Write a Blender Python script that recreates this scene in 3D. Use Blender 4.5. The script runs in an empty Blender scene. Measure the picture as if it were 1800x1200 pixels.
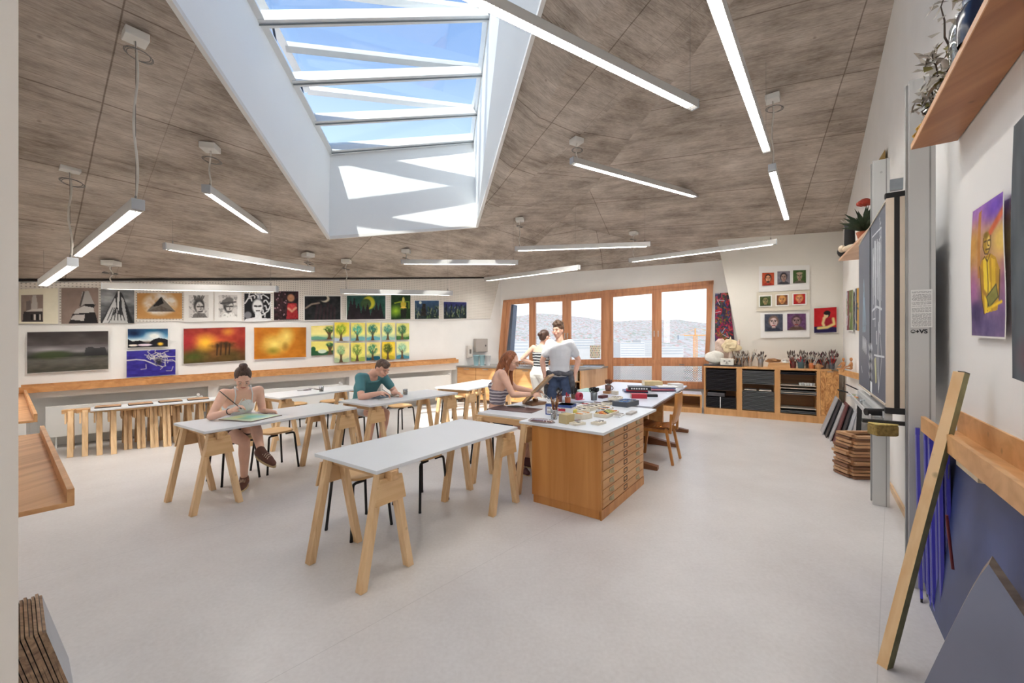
import bpy, bmesh, math, random
import numpy as np
from mathutils import Vector, Matrix, Euler, Quaternion
R=math.radians; V=Vector
random.seed(7)
col=bpy.context.scene.collection
F=717.0; U0=900.0; V0=598.0; HC=1.53
# ---------- survey helpers: read a real position off the photo with known planes ----------
def ray(u,v): return V(((u-U0)/F,1.0,(V0-v)/F))
def Py(u,v,Y): d=ray(u,v); return V((d.x*Y,Y,HC+d.z*Y))
def Pz(u,v,z): return Py(u,v,F*(HC-z)/(v-V0))
def Pw(u,v,a,b,off=0.0):
    a=V((a[0],a[1]));b=V((b[0],b[1])); d=(b-a).normalized(); n=V((-d.y,d.x))
    if n.dot(a)>0: n=-n
    c=n.dot(a)+off; r=ray(u,v); Y=c/(n.x*r.x+n.y); return Py(u,v,Y)
def Pp(u,v,g):     # plane z = g0+g1 x+g2 y
    r=ray(u,v); Y=(g[0]-HC)/(r.z-g[1]*r.x-g[2]); return Py(u,v,Y)
# ---------- materials ----------
def srgb(r,g,b):
    f=lambda c:(c/12.92 if c<=.04045 else ((c+.055)/1.055)**2.4)
    return (f(r/255),f(g/255),f(b/255),1)
MATS={}
def new_mat(name):
    m=bpy.data.materials.new(name); m.use_nodes=True; nt=m.node_tree
    return m,nt,nt.nodes['Principled BSDF']
def N(nt,t,**k):
    n=nt.nodes.new(t)
    for a,b in k.items(): setattr(n,a,b)
    return n
def mat(name,c,rough=.5,metal=0,var=.12,scale=8,bump=0,coat=0,emit=None,es=0):
    if name in MATS: return MATS[name]
    m,nt,b=new_mat(name); c=srgb(*c)
    tc=N(nt,'ShaderNodeTexCoord'); no=N(nt,'ShaderNodeTexNoise'); no.inputs['Scale'].default_value=scale; no.inputs['Detail'].default_value=4
    nt.links.new(tc.outputs['Object'],no.inputs['Vector'])
    rp=N(nt,'ShaderNodeValToRGB')
    rp.color_ramp.elements[0].color=tuple(x*(1-var) for x in c[:3])+(1,); rp.color_ramp.elements[1].color=tuple(min(1,x*(1+var)) for x in c[:3])+(1,)
    rp.color_ramp.elements[0].position=.3; rp.color_ramp.elements[1].position=.7
    nt.links.new(no.outputs['Fac'],rp.inputs['Fac']); nt.links.new(rp.outputs['Color'],b.inputs['Base Color'])
    b.inputs['Roughness'].default_value=rough; b.inputs['Metallic'].default_value=metal
    if coat: b.inputs['Coat Weight'].default_value=coat
    if bump:
        bp=N(nt,'ShaderNodeBump'); bp.inputs['Strength'].default_value=bump; bp.inputs['Distance'].default_value=.01
        nt.links.new(no.outputs['Fac'],bp.inputs['Height']); nt.links.new(bp.outputs['Normal'],b.inputs['Normal'])
    if emit: b.inputs['Emission Color'].default_value=srgb(*emit); b.inputs['Emission Strength'].default_value=es
    MATS[name]=m; return m
def wood(name,c1,c2,axis=0,scale=14,rough=.42,wavy=0.0,knots=True):
    if name in MATS: return MATS[name]
    m,nt,b=new_mat(name)
    tc=N(nt,'ShaderNodeTexCoord'); mp=N(nt,'ShaderNodeMapping'); s=[scale]*3; s[axis]=scale*.07+wavy; mp.inputs['Scale'].default_value=s
    no=N(nt,'ShaderNodeTexNoise'); no.inputs['Scale'].default_value=1.6; no.inputs['Detail'].default_value=6; no.inputs['Distortion'].default_value=.8+wavy
    nt.links.new(tc.outputs['Object'],mp.inputs['Vector']); nt.links.new(mp.outputs['Vector'],no.inputs['Vector'])
    rp=N(nt,'ShaderNodeValToRGB'); rp.color_ramp.elements[0].color=srgb(*c1); rp.color_ramp.elements[1].color=srgb(*c2)
    rp.color_ramp.elements[0].position=.32; rp.color_ramp.elements[1].position=.66
    nt.links.new(no.outputs['Fac'],rp.inputs['Fac'])
    out=rp.outputs['Color']
    if knots:
        vo=N(nt,'ShaderNodeTexVoronoi'); vo.inputs['Scale'].default_value=5; nt.links.new(tc.outputs['Object'],vo.inputs['Vector'])
        r2=N(nt,'ShaderNodeValToRGB'); r2.color_ramp.elements[0].color=(1,1,1,1); r2.color_ramp.elements[1].color=(0,0,0,1); r2.color_ramp.elements[0].position=.03; r2.color_ramp.elements[1].position=.09
        nt.links.new(vo.outputs['Distance'],r2.inputs['Fac'])
        mx=N(nt,'ShaderNodeMix',data_type='RGBA'); mx.inputs[0].default_value=.3
        mu=N(nt,'ShaderNodeMath',operation='MULTIPLY'); mu.inputs[1].default_value=.55; nt.links.new(r2.outputs['Color'],mu.inputs[0]); nt.links.new(mu.outputs[0],mx.inputs[0])
        nt.links.new(out,mx.inputs[6]); mx.inputs[7].default_value=srgb(*[int(k*.62) for k in c1]); out=mx.outputs[2]
    nt.links.new(out,b.inputs['Base Color']); b.inputs['Roughness'].default_value=rough
    MATS[name]=m; return m
def glass(name,tint=(1,1,1),fac=.08,rough=.02):
    if name in MATS: return MATS[name]
    m,nt,b=new_mat(name); nt.nodes.remove(b); o=nt.nodes['Material Output']
    t=N(nt,'ShaderNodeBsdfTransparent'); t.inputs['Color'].default_value=(*tint,1); g=N(nt,'ShaderNodeBsdfGlossy'); g.inputs['Roughness'].default_value=rough
    fr=N(nt,'ShaderNodeLayerWeight'); fr.inputs['Blend'].default_value=.25
    ma=N(nt,'ShaderNodeMath',operation='MULTIPLY_ADD'); ma.inputs[1].default_value=.35; ma.inputs[2].default_value=fac
    nt.links.new(fr.outputs['Fresnel'],ma.inputs[0])
    mx=N(nt,'ShaderNodeMixShader'); nt.links.new(ma.outputs[0],mx.inputs[0]); nt.links.new(t.outputs[0],mx.inputs[1]); nt.links.new(g.outputs[0],mx.inputs[2])
    nt.links.new(mx.outputs[0],o.inputs['Surface']); MATS[name]=m; return m
# ---------- mesh builder ----------
class MB:
    def __init__(s): s.v=[]; s.f=[]; s.mi=[]; s.uv=[]; s.sm=[]; s.m=0; s.smooth=False
    def add(s,vs,fs,smooth=None):
        o=len(s.v); s.v+= [tuple(x) for x in vs]; sm=s.smooth if smooth is None else smooth
        for f in fs: s.f.append([i+o for i in f]); s.mi.append(s.m); s.sm.append(sm)
        return s
    def box(s,c,d,M=None):
        x,y,z=d[0]/2,d[1]/2,d[2]/2; c=V(c)
        vs=[V((a*x,b*y,e*z)) for a in(-1,1) for b in(-1,1) for e in(-1,1)]
        if M is not None: vs=[M@q for q in vs]
        return s.add([q+c for q in vs],[(0,1,3,2),(4,6,7,5),(0,4,5,1),(2,3,7,6),(0,2,6,4),(1,5,7,3)],False)
    def bx(s,x0,x1,y0,y1,z0,z1): return s.box(((x0+x1)/2,(y0+y1)/2,(z0+z1)/2),(abs(x1-x0),abs(y1-y0),abs(z1-z0)))
    def bar(s,p0,p1,w,h,up=(0,0,1)):     # w sideways, h along up
        p0=V(p0);p1=V(p1); d=(p1-p0); L=d.length; d.normalize(); up=V(up)
        sd=d.cross(up)
        if sd.length<1e-4: sd=d.cross(V((1,0,0)))
        sd.normalize(); u2=sd.cross(d).normalized()
        M=Matrix((sd,d,u2)).transposed()
        return s.box((p0+p1)/2,(w,L,h),M)
    def prism(s,poly,ext):
        n=len(poly); e=V(ext); a=[V(p) for p in poly]; b=[p+e for p in a]
        return s.add(a+b,[tuple(range(n))[::-1],tuple(range(n,2*n))]+[(i,(i+1)%n,n+(i+1)%n,n+i) for i in range(n)],False)
    def quad(s,a,b,c,d): return s.add([a,b,c,d],[(0,1,2,3)],False)
    def rings(s,rs,cap=True,smooth=True):
        n=len(rs[0]); vs=[p for r in rs for p in r]; fs=[]
        for k in range(len(rs)-1):
            for i in range(n):
                j=(i+1)%n; fs.append((k*n+i,k*n+j,(k+1)*n+j,(k+1)*n+i))
        s.add(vs,fs,smooth)
        if cap:
            s.add(rs[0],[tuple(range(n))[::-1]],False); s.add(rs[-1],[tuple(range(n))],False)
        return s
    def tube(s,pts,r,n=8,cap=True):
        pts=[V(p) for p in pts]; rs=[]; rad=r if hasattr(r,'__len__') else [r]*len(pts); pu=None
        for i,p in enumerate(pts):
            d=(pts[min(i+1,len(pts)-1)]-pts[max(i-1,0)]).normalized()
            if pu is None: pu=d.orthogonal().normalized()
            else:
                pu=pu-d*pu.dot(d); pu=pu.normalized() if pu.length>1e-6 else d.orthogonal().normalized()
            w=d.cross(pu); rs.append([p+(pu*math.cos(2*math.pi*k/n)+w*math.sin(2*math.pi*k/n))*rad[i] for k in range(n)])
        return s.rings(rs,cap)
    def lathe(s,prof,c=(0,0,0),n=20,cap=True):   # prof [(r,z)]
        c=V(c); return s.rings([[c+V((r*math.cos(2*math.pi*k/n),r*math.sin(2*math.pi*k/n),z)) for k in range(n)] for r,z in prof],cap)
    def ell(s,c,r,M=None,n=14,k=9):
        c=V(c); rs=[]
        for i in range(1,k):
            t=math.pi*i/k-math.pi/2; rs.append([V((r[0]*math.cos(t)*math.cos(2*math.pi*j/n),r[1]*math.cos(t)*math.sin(2*math.pi*j/n),r[2]*math.sin(t))) for j in range(n)])
        vs=[p for q in rs for p in q]+[V((0,0,-r[2])),V((0,0,r[2]))]
        if M is not None: vs=[M@p for p in vs]
        vs=[p+c for p in vs]; fs=[]
        for a in range(k-2):
            for j in range(n): b=(j+1)%n; fs.append((a*n+j,a*n+b,(a+1)*n+b,(a+1)*n+j))
        lo=(k-1)*n
        for j in range(n): b=(j+1)%n; fs.append((lo,b,j)); fs.append((lo+1,(k-2)*n+j,(k-2)*n+b))
        return s.add(vs,fs,True)
    def build(s,name,mats,parent=None,bevel=0,loc=None):
        me=bpy.data.meshes.new(name); me.from_pydata(s.v,[],s.f); 
        if not isinstance(mats,(list,tuple)): mats=[mats]
        for m in mats: me.materials.append(m)
        me.polygons.foreach_set('material_index',s.mi); me.polygons.foreach_set('use_smooth',s.sm); me.update()
        o=bpy.data.objects.new(name,me); col.objects.link(o)
        if parent: o.parent=parent
        if loc is not None: o.location=loc
        if bevel:
            b=o.modifiers.new('b','BEVEL'); b.width=bevel; b.segments=2; b.limit_method='ANGLE'
        return o
def tag(o,label,cat,group=None,kind=None):
    o['label']=label; o['category']=cat
    if group: o['group']=group
    if kind: o['kind']=kind
    return o
def empty(name,loc=(0,0,0),rz=0,label=None,cat=None,group=None):
    o=bpy.data.objects.new(name,None); col.objects.link(o); o.location=loc; o.rotation_euler=(0,0,rz); o.empty_display_size=.05
    if label: tag(o,label,cat,group)
    return o
def struct(o): o['kind']='structure'; return o
def dup(root,loc,rz=None,label=None,group=None):
    kids=[c for c in bpy.data.objects if c.parent==root]
    r=root.copy(); col.objects.link(r); r.location=loc
    if rz is not None: r.rotation_euler=(0,0,rz)
    if label: r['label']=label
    if group: r['group']=group
    for ch in kids:
        g=[k for k in bpy.data.objects if k.parent==ch]
        c=ch.copy(); col.objects.link(c); c.parent=r
        for k in g: d=k.copy(); col.objects.link(d); d.parent=c
    return r
# ---------- camera, world ----------
cam=bpy.data.cameras.new('camera'); co=bpy.data.objects.new('camera',cam); col.objects.link(co)
co.location=(0,0,HC); co.rotation_euler=(R(90),0,0); cam.sensor_width=36; cam.lens=36*F/1800; cam.shift_y=-(600-V0)/1800; cam.clip_start=.05; cam.clip_end=6000
bpy.context.scene.camera=co
sc=bpy.context.scene
sc.view_settings.view_transform='Standard'; sc.view_settings.look='None'; sc.view_settings.exposure=0.55
w=bpy.data.worlds.new('sky'); sc.world=w; w.use_nodes=True; nt=w.node_tree; bg=nt.nodes['Background']
tc=N(nt,'ShaderNodeTexCoord'); sx=N(nt,'ShaderNodeSeparateXYZ'); nt.links.new(tc.outputs['Generated'],sx.inputs[0])
rp=N(nt,'ShaderNodeValToRGB'); e=rp.color_ramp.elements; e[0].position=0.0; e[0].color=(.95,.97,1,1); e[1].position=.9; e[1].color=(.09,.19,.44,1)
for p,c in ((.10,(.90,.95,1,1)),(.28,(.56,.70,.88,1)),(.58,(.19,.31,.56,1))): q=e.new(p); q.color=c
nt.links.new(sx.outputs['Z'],rp.inputs['Fac']); nt.links.new(rp.outputs['Color'],bg.inputs['Color']); bg.inputs['Strength'].default_value=1.25
def sun(dirv,strength):
    l=bpy.data.lights.new('sun','SUN'); l.energy=strength; l.angle=R(.6); l.color=(1,.95,.87); o=bpy.data.objects.new('sun',l); col.objects.link(o)
    o.rotation_euler=V(dirv).to_track_quat('-Z','Y').to_euler(); return o
SUND=V((1.0,3.75,-5.4)).normalized()
sun(SUND,4.6)
def area(name,loc,target,sx_,sy_,power,color=(1,.98,.95)):
    l=bpy.data.lights.new(name,'AREA'); l.shape='RECTANGLE'; l.size=sx_; l.size_y=sy_; l.energy=power; l.color=color
    o=bpy.data.objects.new(name,l); col.objects.link(o); o.location=loc; o.rotation_euler=(V(target)-V(loc)).to_track_quat('-Z','Y').to_euler(); return o
# ---------- room plan ----------
PL=(6.392,.37,-.2744)                       # left ceiling plane
PR=(6.691,-.2027,-.2395)                    # right ceiling plane
WL=((-6.76,5.58),(-.31,11.08))              # left wall line
WB=((-.31,11.08),(4.6,9.2))                 # window wall line
WP=((4.416,8.77),(6.217,7.685))             # portrait wall line
WR=((6.217,7.685),(3.846,4.11))              # right wall, far half
WQ=((3.846,4.11),(.825,0.0))                  # right wall, near half
white=mat('white_plaster',(247,245,241),.75,var=.02,scale=3)
# floor
fm,nt,b=new_mat('grey_floor'); tc=N(nt,'ShaderNodeTexCoord')
n1=N(nt,'ShaderNodeTexNoise'); n1.inputs['Scale'].default_value=1.3; n1.inputs['Detail'].default_value=9; n1.inputs['Roughness'].default_value=.65
n2=N(nt,'ShaderNodeTexNoise'); n2.inputs['Scale'].default_value=45; n2.inputs['Detail'].default_value=5
for n in(n1,n2): nt.links.new(tc.outputs['Object'],n.inputs['Vector'])
mx=N(nt,'ShaderNodeMix',data_type='FLOAT'); mx.inputs[0].default_value=.35; nt.links.new(n1.outputs['Fac'],mx.inputs[2]); nt.links.new(n2.outputs['Fac'],mx.inputs[3])
rp=N(nt,'ShaderNodeValToRGB'); rp.color_ramp.elements[0].position=.3; rp.color_ramp.elements[1].position=.7
rp.color_ramp.elements[0].color=srgb(196,191,188); rp.color_ramp.elements[1].color=srgb(218,215,213)
nt.links.new(mx.outputs[0],rp.inputs['Fac'])
br=N(nt,'ShaderNodeTexBrick'); br.inputs['Scale'].default_value=1; br.inputs['Mortar Size'].default_value=.002; br.inputs['Brick Width'].default_value=60; br.inputs['Row Height'].default_value=2.0; br.offset=0
br.inputs['Color1'].default_value=br.inputs['Color2'].default_value=(1,1,1,1); br.inputs['Mortar'].default_value=(.8,.8,.8,1)
mp=N(nt,'ShaderNodeMapping'); mp.inputs['Rotation'].default_value=(0,0,R(-47)); mp.inputs['Location'].default_value=(30,-.05,0)
nt.links.new(tc.outputs['Object'],mp.inputs[0]); nt.links.new(mp.outputs[0],br.inputs['Vector'])
mm=N(nt,'ShaderNodeMix',data_type='RGBA',blend_type='MULTIPLY'); mm.inputs[0].default_value=1; nt.links.new(rp.outputs['Color'],mm.inputs[6]); nt.links.new(br.outputs['Color'],mm.inputs[7])
nt.links.new(mm.outputs[2],b.inputs['Base Color']); b.inputs['Roughness'].default_value=.33
b.inputs['Specular IOR Level'].default_value=.45
m=MB(); m.add([(-9,-4.2,0),(8,-4.2,0),(8,12.5,0),(-9,12.5,0)],[(0,1,2,3)]); struct(m.build('floor',fm))
# ceiling
cm,nt,b=new_mat('board_marked_concrete'); uvn=N(nt,'ShaderNodeUVMap')
def cnoise(sx,sy,sc_,det=6):
    mp=N(nt,'ShaderNodeMapping'); mp.inputs['Scale'].default_value=(sx,sy,1); nt.links.new(uvn.outputs[0],mp.inputs[0])
    n=N(nt,'ShaderNodeTexNoise'); n.inputs['Scale'].default_value=sc_; n.inputs['Detail'].default_value=det; n.inputs['Roughness'].default_value=.62; nt.links.new(mp.outputs[0],n.inputs[0]); return n
a1=cnoise(.9,5,1.8,10); a2=cnoise(1,1.6,1.1,9); a3=cnoise(6,42,2.0,6)
m1=N(nt,'ShaderNodeMix',data_type='FLOAT'); m1.inputs[0].default_value=.62; nt.links.new(a1.outputs[0],m1.inputs[2]); nt.links.new(a2.outputs[0],m1.inputs[3])
m2=N(nt,'ShaderNodeMix',data_type='FLOAT'); m2.inputs[0].default_value=.26; nt.links.new(m1.outputs[0],m2.inputs[2]); nt.links.new(a3.outputs[0],m2.inputs[3])
rp=N(nt,'ShaderNodeValToRGB'); e=rp.color_ramp.elements; e[0].position=.38; e[0].color=srgb(132,120,108); e[1].position=.62; e[1].color=srgb(220,208,195)
q=e.new(.5); q.color=srgb(184,171,158); nt.links.new(m2.outputs[0],rp.inputs['Fac'])
def seams(wd_,ht,ms,col_,off,prev,fac,rot=0):
    mp=N(nt,'ShaderNodeMapping'); mp.inputs['Location'].default_value=off; nt.links.new(uvn.outputs[0],mp.inputs[0])
    wob=N(nt,'ShaderNodeMix',data_type='RGBA',blend_type='ADD'); wob.inputs[0].default_value=.02; nt.links.new(mp.outputs[0],wob.inputs[6]); nt.links.new(a2.outputs[1],wob.inputs[7])
    br=N(nt,'ShaderNodeTexBrick'); br.inputs['Scale'].default_value=1; br.inputs['Mortar Size'].default_value=ms; br.inputs['Mortar Smooth'].default_value=.8; br.inputs['Brick Width'].default_value=wd_; br.inputs['Row Height'].default_value=ht; br.offset=0
    br.inputs['Color1'].default_value=(1,1,1,1); br.inputs['Color2'].default_value=(.93,.925,.92,1); br.inputs['Mortar'].default_value=col_; nt.links.new(wob.outputs[2],br.inputs['Vector'])
    mm=N(nt,'ShaderNodeMix',data_type='RGBA',blend_type='MULTIPLY'); mm.inputs[0].default_value=fac; nt.links.new(prev,mm.inputs[6]); nt.links.new(br.outputs['Color'],mm.inputs[7]); return mm.outputs[2]
o_=seams(50,.21,.005,(.62,.58,.55,1),(0,0,0),rp.outputs['Color'],.8)
o_=seams(3.6,1.05,.010,(.45,.41,.38,1),(.5,.3,0),o_,1)
vo=N(nt,'ShaderNodeTexVoronoi'); vo.inputs['Scale'].default_value=2.2; nt.links.new(uvn.outputs[0],vo.inputs['Vector']); r2=N(nt,'ShaderNodeValToRGB'); r2.color_ramp.elements[0].color=(.55,.5,.47,1); r2.color_ramp.elements[1].color=(1,1,1,1); r2.color_ramp.elements[0].position=.015; r2.color_ramp.elements[1].position=.05; nt.links.new(vo.outputs['Distance'],r2.inputs['Fac'])
mm=N(nt,'ShaderNodeMix',data_type='RGBA',blend_type='MULTIPLY'); mm.inputs[0].default_value=.8; nt.links.new(o_,mm.inputs[6]); nt.links.new(r2.outputs['Color'],mm.inputs[7])
nt.links.new(mm.outputs[2],b.inputs['Base Color']); b.inputs['Roughness'].default_value=.8
bp=N(nt,'ShaderNodeBump'); bp.inputs['Strength'].default_value=.35; bp.inputs['Distance'].default_value=.015; nt.links.new(m2.outputs[0],bp.inputs['Height']); nt.links.new(bp.outputs[0],b.inputs['Normal'])
def poly_uv(name,polys,mt,offs=None):
    vs=[];fs=[];uvs=[]
    for ip,(pts,d) in enumerate(polys):
        pts=[V(p) for p in pts]; n=V((0,0,0))
        for i in range(len(pts)): n+=pts[i].cross(pts[(i+1)%len(pts)])
        n.normalize(); d=V(d); d=(d-n*d.dot(n)).normalized(); e=n.cross(d)
        o=len(vs); vs+=pts; fs.append(list(range(o,o+len(pts)))); uo=0
        if offs and offs[ip] is not None: uo=-.5-V(offs[ip]).dot(d)
        uvs+=[(p.dot(d)+uo,p.dot(e)) for p in pts]
    me=bpy.data.meshes.new(name); me.from_pydata([tuple(p) for p in vs],[],fs); l=me.uv_layers.new(name='UVMap')
    for p in me.polygons:
        for li,vi in zip(p.loop_indices,p.vertices): l.data[li].uv=uvs[vi]
    me.materials.append(mt); o=bpy.data.objects.new(name,me); col.objects.link(o); return o
def zL(x,y): return V((x,y,PL[0]+PL[1]*x+PL[2]*y))
def zR(x,y): return V((x,y,PR[0]+PR[1]*x+PR[2]*y))
L0=zL(-6.76,5.58); L1=zL(-.31,11.08)
Sfl=Pp(578,418,PL); Sfr=Pp(838,398,PL); Snl=Pp(300,0,PL); Snr=Pp(955,0,PL)
dl=(Snl-Sfl)/abs(Snl.y-Sfl.y); dr=(Snr-Sfr)/abs(Snr.y-Sfr.y)
Snl2=Sfl+dl*(Sfl.y-2.9); Snr2=Sfr+dr*(Sfr.y-1.9); Snr2=V((Snr2.x,Snr2.y,PL[0]+PL[1]*Snr2.x+PL[2]*Snr2.y))
C0=Pp(1290,0,PR); C1=Pp(1245,60,PR); C2=Pp(1050,320,PR); C3=Pp(985,390,PR); C4=Pp(1140,430,PR)
D=Py(1261,421,8.77); A=Py(1482,406,7.685); B=V((3.846,4.11,PR[0]+PR[1]*3.846+PR[2]*4.11))
W1=Pw(1272,457,*WB); Q=zR(.825,0.0); Q2=zR(-1.0,-2.6)
Cn=zR(1.9,2.2); LN=zL(-6.9,5.3)
dirL=Pp(390,175,PL)-Pp(32,35,PL); dirR=Pp(1280,208,PR)-Pp(1130,233,PR)
dM=Py(1134,179,5.0)-Py(1030,108,4.6)
Ln=zL(-4.0,1.5); Ln2=zL(-2.5,-3.5); Ln3=zL(-.8,-3.5)
polys=[([L0,L1,Sfr,Sfl],dirL),([L0,Sfl,Snl2,Ln],dirL),([Ln,Snl2,Snr2,Ln3,Ln2],dirL),
 ([Sfr,L1,C3],dirL),([Sfr,C3,C2],dM),([Sfr,C2,C1,C0],dM),([Sfr,C0,Cn,Snr2],dM),
 ([L1,W1,C4,C3],dirR),([C3,C4,C2],dirR),([C4,D,A,C2],dirR),([W1,D,C4],dirR),
 ([C2,A,B,C1],dirR),([C1,B,C0],dirR),([C0,B,Q,Cn],dirR),([Cn,Q,Q2,Ln3,Snr2],dirR)]
sL,sR,sM=Pp(160,290,PL),Pp(1448,250,PR),Py(1010,170,5.4)
struct(poly_uv('ceiling',polys,cm,[sL]*4+[sM]*3+[sR]*8))
# skylight shaft
shaft=mat('white_shaft_paint',(250,252,252),.6,var=.015,scale=2)
G=(7.72,.46,-.2086)
GL1=Pp(580,265,G); GR1=Pp(832,245,G); GL2=Pp(440,0,G); GR2=Pp(862,0,G)
gl=(GL2-GL1)/abs(GL2.y-GL1.y); gr=(GR2-GR1)/abs(GR2.y-GR1.y)
GL3=GL1+gl*(GL1.y-3.1); GR3=GR1+gr*(GR1.y-2.1)  # unseen left end cut short so the sun misses the seated boy
m=MB(); m.quad(Sfl,Sfr,GR1,GL1); m.quad(Snl2,Sfl,GL1,GL3); m.quad(Sfr,Snr2,GR3,GR1); m.quad(Snr2,Snl2,GL3,GR3)
struct(m.build('wall_shaft',shaft))
trimm=mat('white_reveal',(232,230,226),.6,var=.02)
m=MB()
for a,b_ in ((Snl2,Sfl),(Sfl,Sfr),(Sfr,Snr2)): m.bar(a,b_,.05,.05)
struct(m.build('trim_skylight',trimm))
# walls
def wv(m,a,b,z0a,z1a,z0b,z1b): m.quad(V((a[0],a[1],z0a)),V((b[0],b[1],z0b)),V((b[0],b[1],z1b)),V((a[0],a[1],z1a)))
m=MB()
# left wall with three radiator niches
def wl(t): a=V(WL[0]);b=V(WL[1]); return a+(b-a)*t
def tl(u):
    p=Pw(u,600,*WL); a=V(WL[0]); return (V((p.x,p.y))-a).length/(V(WL[1])-a).length
wn=V((WL[1][0]-WL[0][0],WL[1][1]-WL[0][1])).normalized(); wnb=V((-wn.y,wn.x))     # behind the wall
def P3(p,z,off=0): return V((p.x+wnb.x*off,p.y+wnb.y*off,z))
niz=lambda t:.72+.10*t
segs=[(tl(46),tl(366)),(tl(384),tl(614)),(tl(655),tl(803))]
ts=[0]+[x for s in segs for x in s]+[1]
for i in range(0,len(ts),2):
    a,b_=wl(ts[i]),wl(ts[i+1]); m.quad(P3(a,0),P3(b_,0),P3(b_,niz(ts[i+1])),P3(a,niz(ts[i])))
a,b_=wl(0),wl(1); m.quad(P3(a,niz(0)),P3(b_,niz(1)),L1,L0)
for t0,t1 in segs:
    a,b_=wl(t0),wl(t1); za,zb=niz(t0),niz(t1); o=.22
    m.quad(P3(a,0,o),P3(b_,0,o),P3(b_,zb,o),P3(a,za,o)); m.quad(P3(a,za,0),P3(b_,zb,0),P3(b_,zb,o),P3(a,za,o))
    m.quad(P3(a,0,0),P3(a,0,o),P3(a,za,o),P3(a,za,0)); m.quad(P3(b_,0,0),P3(b_,0,o),P3(b_,zb,o),P3(b_,zb,0))
struct(m.build('wall_left',white))
# perforated acoustic panel on the upper left wall
pm,nt,b=new_mat('perforated_panel'); uvn=N(nt,'ShaderNodeUVMap')
sxy=N(nt,'ShaderNodeSeparateXYZ'); nt.links.new(uvn.outputs[0],sxy.inputs[0])
def stripe(sock,freq,nt=None):
    nt=nt or globals()['nt']
    a=N(nt,'ShaderNodeMath',operation='MULTIPLY'); a.inputs[1].default_value=freq; nt.links.new(sock,a.inputs[0])
    f_=N(nt,'ShaderNodeMath',operation='FRACT'); nt.links.new(a.outputs[0],f_.inputs[0])
    g=N(nt,'ShaderNodeMath',operation='GREATER_THAN'); g.inputs[1].default_value=.6; nt.links.new(f_.outputs[0],g.inputs[0]); return g
s1=stripe(sxy.outputs[0],25.0); s2=stripe(sxy.outputs[1],25.0); mu=N(nt,'ShaderNodeMath',operation='MULTIPLY'); nt.links.new(s1.outputs[0],mu.inputs[0]); nt.links.new(s2.outputs[0],mu.inputs[1])
mx=N(nt,'ShaderNodeMix',data_type='RGBA'); mx.inputs[6].default_value=srgb(236,230,221); mx.inputs[7].default_value=srgb(182,175,165); nt.links.new(mu.outputs[0],mx.inputs[0])
nt.links.new(mx.outputs[2],b.inputs['Base Color']); b.inputs['Roughness'].default_value=.8
pts=[Pw(33,567,*WL,.02),Pw(862,560,*WL,.02),Pw(879,489,*WL,.02),Pw(33,497,*WL,.02)]
struct(poly_uv('trim_acoustic',[(pts,(wn.x,wn.y,0))],pm))
dk=mat('dark_gap',(52,46,42),.9)
m=MB(); m.bar(L0-V((wnb.x,wnb.y,0))*.02-V((0,0,.01)),L1-V((wnb.x,wnb.y,0))*.02-V((0,0,.01)),.03,.03); struct(m.build('trim_gap',dk))
# window wall, in pieces around the frame
def wb(u,v,off=0): return Pw(u,v,*WB,off)
FT=[(886,528),(1254,493)]; 
m=MB()
cornerB=V((WB[0][0],WB[0][1],0)); endB=V((5.3,WB[0][1]+(5.3-WB[0][0])*(WB[1][1]-WB[0][1])/(WB[1][0]-WB[0][0]),0))
m.quad(wb(886,528),wb(1254,493),W1+V((.0,0,0)),L1)
m.add([wb(1254,493),endB+V((0,0,2.0)),endB+V((0,0,5.0)),W1+V((0,0,1.4)),W1],[(0,1,2,3,4)])
br_=wb(1243,682); m.add([wb(1254,493),br_,V((br_.x,br_.y,0)),endB,endB+V((0,0,2.0))],[(0,1,2,3,4)])
bl_=wb(1070,679); bl2=wb(1070,636); bl3=wb(876,642)
m.quad(V((bl_.x,bl_.y,0)),V((br_.x,br_.y,0)),br_,bl_)
m.add([V((bl3.x,bl3.y,0)),V((bl2.x,bl2.y,0)),bl2,bl3],[(0,1,2,3)])
m.add([cornerB,V((bl3.x,bl3.y,0)),bl3,wb(886,528),L1],[(0,1,2,3,4)])
struct(m.build('wall_back',white))
# portrait wall (leaning left edge) and its return
pb=Pw(1306,643,*WP); pb0=V((pb.x,pb.y,0)); 
m=MB(); Abot=V((A.x,A.y,0)); m.add([pb0,Abot,A,D,pb],[(0,1,2,3,4)])
back=V((.45,.62,0)); m.add([pb0,pb,pb+back,pb0+back],[(0,1,2,3)]); m.quad(pb,D,D+back,pb+back)
struct(m.build('wall_portrait',mat('cream_plaster',(232,227,217),.8,var=.02,scale=2)))
m=MB(); Bb=V((3.846,4.11,0)); Q0=V((.825,0,0)); Q20=V((-1.0,-2.6,0))
m.quad(Abot,Bb,B,A); m.quad(Bb,Q0,Q,B); m.quad(Q0,Q20,Q2,Q)
struct(m.build('wall_right',white))
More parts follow.
